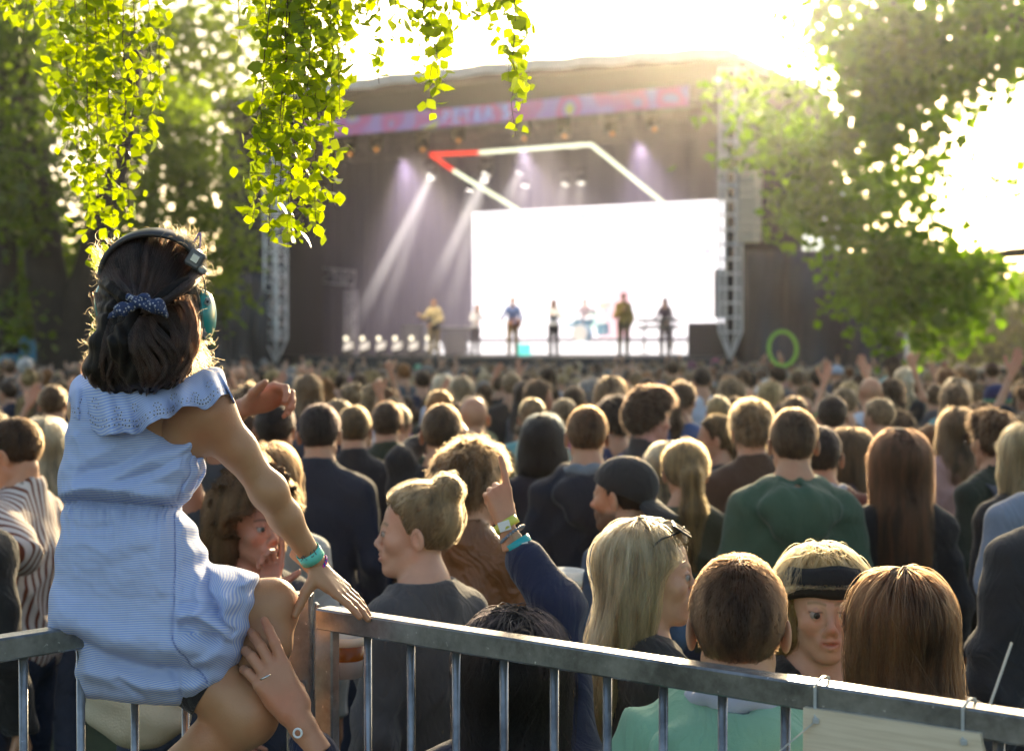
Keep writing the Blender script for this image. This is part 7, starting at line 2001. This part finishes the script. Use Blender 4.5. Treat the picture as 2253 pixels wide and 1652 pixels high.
for _ in range(60000):
    u_ = r_c.uniform(); y = math.sqrt(7.6 ** 2 + u_ * (37.5 ** 2 - 7.6 ** 2)); x = r_c.uniform(-.385, .385) * y
    lim = 45.2 + SU[1] / SU[0] * (x - SO[0]) - 1.6          # stop before the stage front
    if y > min(lim, 38): continue
    m = .50 if y < 14 else .56
    # keep the near, individually placed heads clear
    if okpos(x, y, m):
        if y < 11.5:
            px_ = CX + x / y * FP; clear = True
            if r_c.uniform() < .25: continue
        addpos(x, y); pts_.append((y, x))
pts_.sort()
NMAX = 300 - 10
ind = pts_[:max(0, NMAX - NIND)]; rest = pts_[len(ind):]
cnt_lab = {}
for y, x in ind:
    key = pick(WH); hc_, tc_ = pick(HCW), pick(TCW)
    hh = float(np.clip(r_c.normal(1.68, .07), 1.52, 1.84))
    xp = CX + x / y * FP
    hn = {'darkbrown': 'dark brown', 'lightbrown': 'light brown', 'pale': 'pale blond'}.get(hc_, hc_)
    lab = '%s %s person in %s, %s' % (hn if key != 'bald' else 'heavily', SHAPE[key], tc_, place_label(xp))
    if key == 'bald': lab = 'bald person in %s, %s' % (tc_, place_label(xp))
    row = 'front rows' if y < 12 else ('middle rows' if y < 17 else 'far rows')
    clone(key, x, y, 0, hh, r_c.normal() * 30, HC_[hc_], TC_[tc_], (.02, .03, .05), sk(), lab + ', ' + row, 'people in the distant crowd')
# ---- everyone farther off reads as one mass
def lowpoly():
    out = []
    for key in ('short', 'long', 'curly', 'bald', 'up1', 'wavy'):
        root, ks = TPL[key]; parts = []
        for o, sub in ks:
            nm = o.name.split('.')[0]
            if nm == 'trousers': continue
            me = o.data; co = np.zeros(len(me.vertices) * 3, np.float32); me.vertices.foreach_get('co', co); co = co.reshape(-1, 3)
            cell = .030
            keyc = np.round(co / cell).astype(int); _, inv, cn = np.unique(keyc, axis=0, return_inverse=True, return_counts=True)
            inv = inv.ravel(); v2 = np.zeros((len(cn), 3)); np.add.at(v2, inv, co); v2 /= cn[:, None]
            li = np.zeros(len(me.loops), np.int32); me.loops.foreach_get('vertex_index', li); qd = inv[li].reshape(-1, 4)
            tri = np.concatenate([qd[:, [0, 1, 2]], qd[:, [0, 2, 3]]]); ok = (tri[:, 0] != tri[:, 1]) & (tri[:, 1] != tri[:, 2]) & (tri[:, 0] != tri[:, 2]); tri = tri[ok]
            zz = v2[tri].mean(1)[:, 2]; tri = tri[zz > .9]
            parts.append((nm, v2, tri))
        out.append((key, parts))
    return out
LP = lowpoly(); VV, FF, CC, n0 = [], [], [], 0
for y, x in rest:
    key, parts = LP[int(r_c.choice(len(LP), p=[.42, .2, .12, .06, .03, .17]))]
    hh = float(np.clip(r_c.normal(1.64, .07), 1.5, 1.76)) / 1.74; a = r_c.normal() * .6; ca, sa = math.cos(a), math.sin(a)
    hc_, tc_ = HC_[pick(HCW)], TC_[pick(TCW)]; s_ = np.array(SKIN) * r_c.uniform(.8, 1.15)
    for nm, v2, tri in parts:
        v = v2 * hh; v = np.stack([v[:, 0] * ca - v[:, 1] * sa + x, v[:, 0] * sa + v[:, 1] * ca + y, v[:, 2]], 1)
        VV.append(v); FF.append(tri + n0); n0 += len(v); CC.append(np.tile({'body': s_, 'hair': hc_}.get(nm, tc_), (len(v), 1)))
if VV:
    cm = mesh_obj('crowd', np.concatenate(VV), np.concatenate(FF), mat('crowd_colours', (.5, .5, .5), .8, attr='tint', sheen=.6), attrs={'tint': np.concatenate(CC)}); tag(cm, kind='stuff')
print('INDIVIDUALS', NIND, 'REST', len(rest))
pp = P(538, 800, 20.5); rr_ = clone('up2', pp[0] - .17, 20.5, 0, 1.66, 0, HC_['brown'], TC_['grey'], (.02, .03, .05), (1, 1, 1), 'person holding up a phone in front of the braced truss tower', 'people in the distant crowd')
o = MB().box((pp[0], 20.47, 1.90), (.075, .010, .15), Ry(1.3), .003).obj('phone', mat('phone_black', (.02, .02, .025), .2)); tag(o, 'phone held up over the crowd in front of the braced truss tower', 'phone')
# green hoop held up over the crowd
hc3 = P(1722, 767, 27.0); mb = MB(); pts = []
for k in range(48):
    a = 2 * math.pi * k / 48; pts.append((hc3[0] + .262 * math.cos(a), 27.0 + .05 * math.sin(a), hc3[2] + .325 * math.sin(a)))
mb.tube(pts, .033, 10, True); o = mb.obj('hoop', mat('green_hoop', (.22, .50, .05), .4, emit=(.2, .5, .05), estr=.05), None, True); tag(o, 'green ring held up over the crowd in front of the black cloth', 'hoop')  # faint green glow added on top of the ring's colour
hb_ = P(1722, 800, 27.05); clone('up2', hb_[0] - .16, 27.1, 0, 1.66, 0, HC_['brown'], TC_['black'], (.02, .03, .05), (1, 1, 1), 'person holding up the green hoop', 'people in the distant crowd')
# ================================================================== the band
def on_stage(x, yfeet, v):
    s, _ = SP(x, yfeet, v); q = S3(s, v, ZF); return q
def player(x, v, h, yaw, label, z=ZF, **sp):
    q = on_stage(x, 770, v); base = dict(h=h, hres=.009, cres=.016, hairres=.012, strands=0, yaw=yaw); base.update(sp)
    rt, info = build_person(base, 'person', label, 'person', 'musicians on the stage', (q[0], q[1])); rt.location.z = z
    al = -R(yaw)
    def w(p): return np.array([p[0] * math.cos(al) - p[1] * math.sin(al) + q[0], p[0] * math.sin(al) + p[1] * math.cos(al) + q[1], p[2] + z])
    return rt, w, info
def guitar(w, label, body_c, neck=(.62, .30, 1.38), c0=(.0, .17, 1.02)):
    c0 = np.array(c0); n_ = np.array(neck)
    o = empty('electric_guitar', label, 'guitar', w(c0)); M = Matrix.Identity(4)
    mb = MB(); 
    d = (n_ - c0); d /= np.linalg.norm(d); u_ = np.cross(d, np.array([0, -1, 0])); u_ /= np.linalg.norm(u_); f_ = np.cross(u_, d)
    F = Field(axis((-.35, .012), (.35,)), axis((-.06, .012), (.06,)), axis((-.25, .012), (.25,)), .02)
    F.ell((-.10, 0, 0), (.15, .03, .16), .02); F.ell((.07, 0, 0), (.11, .03, .125), .03); F.ell((.20, 0, .10), (.04, .04, .045), .02, 's'); F.ell((.19, 0, -.11), (.04, .04, .05), .02, 's')
    V, Q = F.mesh(); V = c0 + V[:, :1] * d + V[:, 1:2] * f_ + V[:, 2:3] * u_; V = np.array([w(p) for p in V])
    b = mesh_obj('guitar_body', V, Q, body_c); b.parent = o; b.matrix_parent_inverse = Matrix.Translation(-Vector(o.location))
    part(MB().beam(w(c0 + d * .12), w(c0 + d * .62), .05, .025, .004), 'neck', mat('maple_neck', (.25, .14, .06), .4), o)
    part(MB().beam(w(c0 + d * .62), w(c0 + d * .76), .08, .02, .004), 'headstock', mat('guitar_head', (.03, .02, .02), .4), o)
    return o
cream, blueshirt = (.42, .32, .16), (.07, .11, .26)
ar = {1: ((.27, .06, 1.16), (.02, .22, 1.05)), -1: ((-.30, .10, 1.22), (-.36, .32, 1.28))}
_, w1_, _ = player(955, 1.6, 1.84, 195, 'guitarist dressed all in cream at the side of the stage', hair='short', haircol=(.10, .05, .02), topcol=cream, botcol=(.32, .22, .09), arms={1: ((-.0, .0, 0), (0, 0, 0))} and {-1: ((-.27, .06, 1.16), (-.02, .24, 1.02)), 1: ((.30, .10, 1.22), (.38, .32, 1.30))}, loose=.01)
guitar(w1_, 'black guitar held by the guitarist in cream', mat('guitar_black', (.02, .02, .02), .3), (.62, .34, 1.42), (-.02, .20, 1.04))
_, _, _ = player(1046, 2.0, 1.66, 150, 'long-haired musician in white bending over a keyboard', hair='wavy', fem=1, hairlen=.2, haircol=(.02, .012, .01), topcol=(.5, .48, .52), botcol=(.03, .02, .03), lean=(0, .12), arms={-1: ((-.25, .16, 1.16), (-.2, .42, 1.08)), 1: ((.25, .16, 1.16), (.2, .42, 1.08))})
_, w2_, _ = player(1128, 1.0, 1.84, 180, 'guitarist in a blue shirt and tan trousers in the middle of the stage', hair='short', haircol=(.05, .02, .01), topcol=blueshirt, botcol=(.34, .20, .07), arms={-1: ((-.27, .06, 1.16), (-.02, .24, 1.02)), 1: ((.30, .10, 1.20), (.38, .32, 1.16))})
guitar(w2_, 'brown guitar held by the guitarist in blue', mat('guitar_brown', (.16, .05, .02), .3), (.62, .34, 1.10), (-.04, .20, 1.02))
_, _, _ = player(1218, 1.0, 1.72, 200, 'singer in a white top and black trousers with one arm flung up', hair='wavy', fem=1, hairlen=.14, haircol=(.05, .02, .012), topcol=(.62, .6, .62), botcol=(.015, .012, .02), arms={1: ((.26, .05, 1.52), (.34, .1, 1.78)), -1: ((-.3, .05, 1.18), (-.1, .22, 1.25))})
_, w5_, _ = player(1372, .8, 1.88, 172, 'singer in a yellow-tan suit near the right of the glowing riser', hair='short', haircol=(.10, .03, .015), topcol=(.40, .26, .06), botcol=(.16, .12, .06), loose=.01, arms={1: ((.26, .05, 1.18), (.10, .26, 1.34)), -1: ((-.26, .0, 1.14), (-.2, .1, .92))})
mp_ = MB().beam(w5_((.06, .26, 1.34)), w5_((.02, .24, 1.50)), .03, .03, .008); o = mp_.obj('microphone', mat('mic_black', (.02, .02, .02), .3)); tag(o, 'microphone held by the singer in the yellow-tan suit', 'microphone')
_, w6_, _ = player(1463, 2.4, 1.78, 200, 'long-haired keyboard player in dark clothes behind the keyboards', hair='long', fem=1, hairlen=.25, haircol=(.02, .01, .015), topcol=(.03, .015, .03), botcol=(.02, .01, .02), arms={-1: ((-.25, .12, 1.16), (-.2, .38, 1.06)), 1: ((.25, .12, 1.16), (.2, .38, 1.06))})
_, _, _ = player(1287, 4.6, 1.62, 185, 'drummer seated behind the drum kit', hair='messy', haircol=(.10, .06, .04), topcol=(.25, .2, .22), botcol=(.05, .05, .06), z=ZF + .25, arms={-1: ((-.30, .14, 1.14), (-.34, .40, 1.30)), 1: ((.30, .14, 1.14), (.28, .40, 1.12))})
# keyboards
def keyboard(x, v, label, n=2):
    q = Vector(on_stage(x, 770, v)); o = empty('keyboard', label, 'keyboard', q)
    for k in range(n):
        z = .88 + .2 * k
        part(MB().box(q + Vector((0, 0, z)), (1.3, .34, .09), SM, .01), 'key_bed', lampm, o)
        part(MB().box(q + Vector((0, 0, z + .05)) + Vector((SV[0], SV[1], 0)) * .05, (1.16, .13, .02), SM, .004), 'keys', mat('keys_white', (.7, .7, .7), .3), o)
    for sx in (-.45, .45):
        a = q + Vector((SU[0], SU[1], 0)) * sx
        part(MB().beam(a - Vector((SV[0], SV[1], 0)) * .2, a + Vector((SV[0], SV[1], 0)) * .15 + Vector((0, 0, .85 + .2 * (n - 1))), .035, .035), 'leg', alud, o)
        part(MB().beam(a + Vector((SV[0], SV[1], 0)) * .2, a - Vector((SV[0], SV[1], 0)) * .12 + Vector((0, 0, .84)), .035, .035), 'leg', alud, o)
    return o
keyboard(1000, 2.5, 'keyboard under the hands of the bending musician', 1); keyboard(1448, 1.9, 'two-tier dark keyboards in front of the player in dark clothes', 2)
# drum kit
q = Vector(on_stage(1287, 770, 4.1)); q.z = ZF + .43
dkit = empty('drum_kit', 'pale drum kit with cymbals on the riser in the middle of the screen', 'drum kit', q)
dm, sk_, cy = mat('drum_shell', (.12, .32, .42), .3), mat('drum_skin', (.6, .58, .55), .5), mat('cymbal', (.5, .36, .14), .25, metal=.9)
def drum(off, r, h_, ax_, nm):
    p = q + Vector((SU[0], SU[1], 0)) * off[0] + Vector((SV[0], SV[1], 0)) * off[1] + Vector((0, 0, off[2])); M = ax_.to_track_quat('Z', 'Y').to_matrix()
    o = part(MB().lathe([(r, -h_ / 2), (r * 1.02, -h_ / 2 + .02), (r, -h_ / 2 + .04), (r, h_ / 2 - .04), (r * 1.02, h_ / 2 - .02), (r, h_ / 2)], 24, p, M), nm, dm, dkit, True)
    k = MB().lathe([(.001, 0), (r * .97, 0), (r * .97, .004), (.001, .004)], 24, p + ax_ * (h_ / 2 + .001), M).obj('drum_skin', sk_, o); k.matrix_parent_inverse = o.matrix_parent_inverse @ Matrix.Identity(4) if False else Matrix.Identity(4)
nf = -Vector((SV[0], SV[1], 0)); up_ = Vector((0, 0, 1))
drum((0, -.2, .30), .28, .42, nf, 'bass_drum'); drum((-.22, -.1, .72), .15, .2, (up_ + nf * .4).normalized(), 'tom'); drum((.2, -.1, .72), .16, .22, (up_ + nf * .4).normalized(), 'tom'); drum((.62, .05, .45), .21, .38, (up_ + nf * .1).normalized(), 'floor_tom'); drum((-.5, .1, .58), .17, .14, up_, 'snare_drum')
for a, b, z, r in ((-.75, -.1, 1.15, .2), (.75, -.1, 1.2, .23), (-.8, .15, .85, .17)):
    p = q + Vector((SU[0], SU[1], 0)) * a + Vector((SV[0], SV[1], 0)) * b
    part(MB().lathe([(.001, .015), (.03, .012), (r, 0), (r, -.003), (.03, .008), (.001, .01)], 24, p + Vector((0, 0, z)), (up_ + nf * .25).to_track_quat('Z', 'Y').to_matrix()), 'cymbal', cy, dkit, True)
    part(MB().tube([p, p + Vector((0, 0, z))], .015, 6), 'cymbal_stand', alu, dkit)
# ================================================================== trees
def leafmat(name, c, tr=.5, var=.35, rough=.45, tc=None):
    m, nt, out = newmat(name); b = N(nt, 'BsdfPrincipled'); gi = N(nt, 'NewGeometry')
    cr = N(nt, 'ValToRGB'); c = np.array(c)
    cr.color_ramp.elements[0].color = rgba(c * (1 - var)); cr.color_ramp.elements[1].color = rgba(c * (1 + var) * np.array([1.25, 1.05, .7]))
    nt.links.new(gi.outputs['Random Per Island'], cr.inputs[0]); nt.links.new(cr.outputs[0], b.inputs['Base Color']); setin(b, Roughness=rough)
    t = N(nt, 'BsdfTranslucent'); mx = N(nt, 'MixRGB', blend_type='MULTIPLY'); mx.inputs[0].default_value = 1; nt.links.new(cr.outputs[0], mx.inputs[1]); mx.inputs[2].default_value = rgba(tc or (2.4, 2.4, .8)); nt.links.new(mx.outputs[0], t.inputs[0])
    ms = N(nt, 'MixShader'); ms.inputs[0].default_value = tr; nt.links.new(b.outputs[0], ms.inputs[1]); nt.links.new(t.outputs[0], ms.inputs[2]); nt.links.new(ms.outputs[0], out.inputs[0]); return m
BARK = mat('bark', (.035, .027, .020), .9, bump=1, bscale=12, aniso_noise=(8, 8, 1.5), var=.3)
BARKB = mat('twig_bark', (.06, .035, .02), .8)
SHP = np.array([[0, -.5, 0], [.34, -.22, .05], [.42, .02, .07], [.22, .30, .04], [0, .56, -.04], [-.22, .30, .04], [-.42, .02, .07], [-.34, -.22, .05]])   # birch leaf
SHF = np.array([[0, -.5, 0], [.45, 0, .08], [0, .5, 0], [-.45, 0, .08]])
def leaves(centers, size, rr, shape=SHF, hang=0.0, sv=.35):
    n = len(centers); k = len(shape)
    a = rr.uniform(0, 6.283, n); tilt = rr.uniform(-1, 1, n) * 1.2; s = size * (1 + sv * rr.normal(size=n)).clip(.4, 1.8)
    # random frames; hang pulls the tip down
    y = rr.normal(size=(n, 3)); y /= np.linalg.norm(y, axis=1, keepdims=True); y = y * (1 - hang) + np.array([0, 0, -1.]) * hang; y /= np.linalg.norm(y, axis=1, keepdims=True)
    z = rr.normal(size=(n, 3)); z -= y * np.sum(z * y, 1, keepdims=True); z /= np.linalg.norm(z, axis=1, keepdims=True); x = np.cross(y, z)
    V = centers[:, None, :] + s[:, None, None] * (shape[None, :, 0, None] * x[:, None] + shape[None, :, 1, None] * y[:, None] + shape[None, :, 2, None] * z[:, None])
    F = np.arange(n * k, dtype=np.int32).reshape(n, k)
    return V.reshape(-1, 3), F
def blob_points(blobs, n, rr, dmin, dmax, squash=.9, clump=.55, csize=.3):
    """leaf positions in clumps inside picture-space blobs set at real distances"""
    w = np.array([b[2] ** 2 * (b[3] if len(b) > 3 else 1) for b in blobs], float); w /= w.sum(); out = []
    nc = max(1, n // 22); pick_ = rr.choice(len(blobs), nc, p=w)
    for b in pick_:
        x, y, r = blobs[b][:3]; a = rr.uniform(0, 6.283); q = r * math.sqrt(rr.uniform()) * 1.02
        d = rr.uniform(dmin, dmax) if len(blobs[b]) < 5 else rr.uniform(*blobs[b][4])
        c = P(x + q * math.cos(a), y + q * math.sin(a) * squash, d); m = int(rr.integers(10, 34))
        out.append(c + rr.normal(size=(m, 3)) * csize * np.array([1, 1, .6]))
    return np.concatenate(out)
def limb(mb, pts, r0, r1, n=10, m=14):
    c = catmull(pts, m); mb.tube(c, list(np.linspace(r0, r1, m)), n)
rt_ = np.random.default_rng(77)
def tree(label, name, blobs, n, dr, size, m, trunks, barkm=BARK, csize=.35, base=None, group=None):
    o = empty(name, label, 'tree', base, group=group)
    for pts, a, b in trunks:
        mb = MB(); limb(mb, pts, a, b); part(mb, 'trunk', barkm, o, True)
    V, F = leaves(blob_points(blobs, n, rt_, *dr, csize=csize), size, rt_)
    c = mesh_obj('crown', V, F, m, None, True); c.parent = o; c.matrix_parent_inverse = Matrix.Translation(-Vector(o.location)); return o
MAPLE = leafmat('maple_leaf', (.058, .105, .005), .6, tc=(2.6, 3.3, .4))
DARKT = leafmat('dark_leaf', (.055, .080, .014), .5, tc=(2.4, 3.1, .6))
LIGHTT = leafmat('light_leaf', (.075, .105, .015), .6, tc=(2.6, 3.2, .6))
# maple on the right
Bm = [(1660, 230, 62), (1668, 330, 36, .6), (1735, 300, 80), (1725, 170, 38, .5), (1880, 50, 95), (1960, 120, 130), (2080, 70, 135), (2200, 50, 110), (1880, 235, 120), (2000, 240, 120), (2110, 165, 62), (1800, 380, 90), (1920, 370, 115), (1850, 480, 95),
      (1960, 495, 105), (2010, 410, 62), (1900, 590, 95), (2005, 605, 100), (2090, 630, 82), (1965, 690, 92), (2060, 718, 75), (2140, 690, 50), (2120, 600, 48), (2235, 650, 32), (1780, 455, 45), (2120, 470, 26, .4), (2225, 405, 24, .5), (2240, 150, 50)]
q = P(2500, 700, 24)
tree('big maple whose branches hang in front of the stage edge', 'maple_tree', Bm, 12500, (21, 27), .165, MAPLE,
     [([(q[0], 24, 0), (q[0] - .1, 24, 2.5), (q[0] - .5, 24, 5.5), (q[0] - .3, 24.2, 9)], .38, .2), ([(q[0] - .4, 24, 5), P(2253, 60, 24), P(2120, 90, 24), P(1950, 170, 24), P(1800, 300, 23.5)], .17, .04),
      ([(q[0] - .15, 24, 3.2), P(2330, 560, 24), P(2200, 560, 24), P(2050, 600, 24), P(1960, 650, 24)], .13, .03), ([(q[0] - .4, 24, 5), P(2240, 30, 23.5), P(2100, -20, 23.5), P(1900, 30, 23)], .12, .03)], base=(q[0], 24, 0), csize=.30)
# forked tree on the left and its neighbours
Bf = [(20, 60, 90), (60, 250, 90), (30, 430, 110), (130, 470, 70, .8, (30.5, 33)), (60, 600, 90, 1, (30.5, 33)), (20, 700, 70), (140, 330, 60, .5), (200, 640, 60, .8, (31, 33)), (160, 700, 40, .6, (31, 33)), (240, 540, 60, .9, (30.5, 33)), (100, 120, 60, .5)]
q = P(140, 790, 29)
tree('dark forked tree behind the crowd, left of the seated girl', 'forked_tree', Bf, 6500, (27, 31), .16, DARKT,
     [([(q[0], 29, 0), P(128, 720, 29), P(100, 600, 29), P(92, 480, 29), P(60, 260, 29), P(50, 0, 29), P(40, -150, 29)], .50, .20), ([(q[0] + .2, 29, .2), P(158, 720, 29), P(196, 600, 29), P(222, 480, 29), P(270, 330, 29), P(300, 100, 29)], .42, .16),
      ([P(20, 780, 30), P(12, 400, 30), P(5, 100, 30), P(0, -100, 30)], .22, .16)], base=(q[0], 29, 0), csize=.35)
Bg = [(330, 330, 90), (400, 420, 100), (440, 560, 90), (330, 560, 90), (420, 300, 70), (470, 420, 50), (360, 660, 90), (450, 680, 60), (280, 450, 60), (380, 240, 60), (260, 700, 60), (310, 740, 50)]
q = P(400, 790, 36)
tree('bushy green tree between the forked tree and the stage', 'bushy_tree', Bg, 7800, (33, 38), .19, LIGHTT, [([(q[0], 36, 0), (q[0] + .1, 36, 3), (q[0], 36, 7)], .3, .1)], base=(q[0], 36, 0), csize=.42)
Bh = [(300, 120, 120, .5), (420, 90, 110, .5), (500, 170, 90, .6), (540, 60, 90, .4), (230, 220, 90, .7), (130, 60, 130, .5), (640, 90, 80, .25), (330, 230, 80, .8), (480, 240, 60, .8), (60, 160, 120, .6)]
q = P(330, 790, 48)
tree('tall tree with a bright see-through crown behind the bushy one', 'tall_tree', Bh, 8500, (45, 51), .24, LIGHTT, [([(q[0], 48, 0), (q[0], 48, 5), (q[0] + .3, 48, 12)], .35, .08)], base=(q[0], 48, 0), csize=.6)
q = P(2130, 790, 60)
tree('pale hazy tree far behind the maple', 'distant_tree', [(2060, 720, 90), (2180, 740, 90), (2260, 700, 90), (2000, 690, 60), (2120, 660, 40, .5)], 9000, (56, 64), .34, LIGHTT, [([(q[0], 60, 0), (q[0], 60, 3)], .3, .1)], base=(q[0], 60, 0), csize=.8)
for i, (x, d) in enumerate(((-19, 52), (-26, 60), (-33, 66))):
    q = (x, d, 0); pxx = CX + x / d * FP
    tree(('low dark tree at the edge of the park beyond the fence', 'rounded dark tree beyond the fence, hidden mostly by the forked tree', 'outermost dark tree of the row beyond the fence')[i], 'park_tree', [(pxx, 690, 190), (pxx + 70, 640, 130)], 7000, (d - 3, d + 3), .34, DARKT, [([q, (x, d, 3)], .3, .1)], base=q, csize=.8)
# teal tents far left
for i, (x, w_) in enumerate(((60, .9), (98, 1.1))):
    q = P(x, 790, 41); mb = MB(); mb.lathe([(w_, 1.7), (w_ * .55, 2.0), (.03, 2.45)], 6, (q[0], 41, 0)); mb.lathe([(w_, 1.3), (w_, 1.7)], 6, (q[0], 41, 0))
    for k in range(6): a = k * math.pi / 3; mb.tube([(q[0] + w_ * math.cos(a), 41 + w_ * math.sin(a), 0), (q[0] + w_ * math.cos(a), 41 + w_ * math.sin(a), 1.7)], .03, 5)
    o = mb.obj('party_tent', mat('teal_canvas', (.01, .12, .17), .7)); tag(o, ('small teal party tent by the picture edge', 'teal party tent nearer the forked tree')[i], 'tent')
# ------------------------------------------------------------ birch twigs close to the camera
BIRCH = leafmat('birch_leaf', (.18, .28, .014), .66, var=.38, rough=.35, tc=(1.75, 1.65, .5))
bt = empty('birch_tree', 'birch whose thin leafy twigs dangle into the top of the picture', 'tree', (-3.6, 3.4, 0))
mb = MB(); limb(mb, [(-3.6, 3.4, 0), (-3.58, 3.4, 1.5), (-3.5, 3.38, 3.0), (-3.3, 3.3, 4.4)], .17, .10); part(mb, 'trunk', mat('birch_bark', (.55, .53, .48), .8, bump=.5, bscale=20, var=.4, vscale=6), bt, True)
mb = MB(); limb(mb, [(-3.5, 3.38, 3.0), (-2.4, 3.3, 3.5), (-1.2, 3.2, 3.35), (-.2, 3.15, 3.2), (.4, 3.1, 3.1)], .045, .008); part(mb, 'branch', BARKB, bt, True)
mb = MB(); limb(mb, [(-3.4, 3.35, 3.4), (-2.2, 3.6, 3.8), (-1.0, 3.5, 3.6), (-.4, 3.5, 3.4)], .04, .008); part(mb, 'branch', BARKB, bt, True)
rb = np.random.default_rng(5)
TW = [(20, 25, 40, 16, 3.7), (62, 55, 90, 16, 3.6), (105, 118, 200, 16, 3.6), (135, 150, 330, 16, 3.5), (160, 172, 430, 17, 3.5), (185, 196, 520, 17, 3.4), (205, 218, 585, 14, 3.4), (232, 246, 560, 17, 3.4), (262, 280, 480, 19, 3.4), (290, 300, 330, 17, 3.5), (318, 335, 330, 17, 3.5), (345, 352, 270, 12, 3.5), (170, 240, 300, 18, 3.6), (255, 230, 430, 18, 3.6),
      (520, 528, 100, 10, 3.2), (560, 575, 60, 14, 3.2), (590, 585, 190, 14, 3.1), (615, 600, 320, 16, 3.1), (640, 618, 420, 17, 3.1), (655, 632, 545, 19, 3.05), (668, 590, 540, 18, 3.05), (680, 552, 500, 13, 3.05), (675, 665, 530, 19, 3.05), (700, 695, 520, 17, 3.05), (722, 735, 460, 14, 3.1), (705, 720, 300, 18, 3.1), (735, 748, 260, 14, 3.1), (758, 762, 200, 9, 3.15), (690, 680, 250, 19, 3.1), (620, 560, 440, 12, 3.05),
      (800, 806, 60, 12, 3.3), (832, 838, 185, 10, 3.3), (870, 872, 95, 10, 3.3), (925, 932, 150, 13, 3.2), (945, 962, 205, 13, 3.2), (965, 948, 262, 12, 3.2), (985, 992, 120, 12, 3.2), (1045, 1050, 50, 14, 3.3), (1105, 1118, 180, 12, 3.25), (1128, 1132, 300, 11, 3.25), (1146, 1150, 230, 10, 3.25), (1080, 1092, 60, 10, 3.3), (770, 790, 30, 14, 3.3), (900, 910, 60, 12, 3.3), (1010, 1015, 45, 12, 3.3)]
for x0, x1, y1, w_, d in TW:
    n = max(6, int((y1 + 60) / 22)); xs = np.linspace(x0, x1, n) + rb.normal(size=n) * 3 * np.linspace(0, 1, n); ys = np.linspace(-330, y1, n)
    dd = d + rb.normal() * .06; pts = [P(a, b, dd + .02 * math.sin(k)) for k, (a, b) in enumerate(zip(xs, ys))]
    mb = MB(); mb.tube(catmull(pts, n * 2), list(np.linspace(.0022, .0007, n * 2)), 5)
    w_ = w_ * 1.5; L = int((y1 + 60) * .125 * w_ / 15); cs = []
    for _ in range(L):
        yy = y1 - (y1 + 60) * rb.uniform() ** .9; xx = np.interp(yy, ys, xs) + rb.normal() * w_ * .85 * (1 if yy < y1 - 40 else .6); c = P(xx, yy + rb.uniform(0, 10), dd + rb.normal() * .05); cs.append(c)
        if abs(xx - np.interp(yy, ys, xs)) > 6: mb.tube([P(np.interp(yy - 12, ys, xs), yy - 12, dd), c + np.array([0, 0, .012])], .0005, 3, caps=False)
    tw = part(mb, 'twig', BARKB, bt, True)
    V, F = leaves(np.array(cs), .0255, rb, SHP, .30, .32)
    lv_ = mesh_obj('leaves', V, F, BIRCH, tw, True); lv_['kind'] = 'stuff'
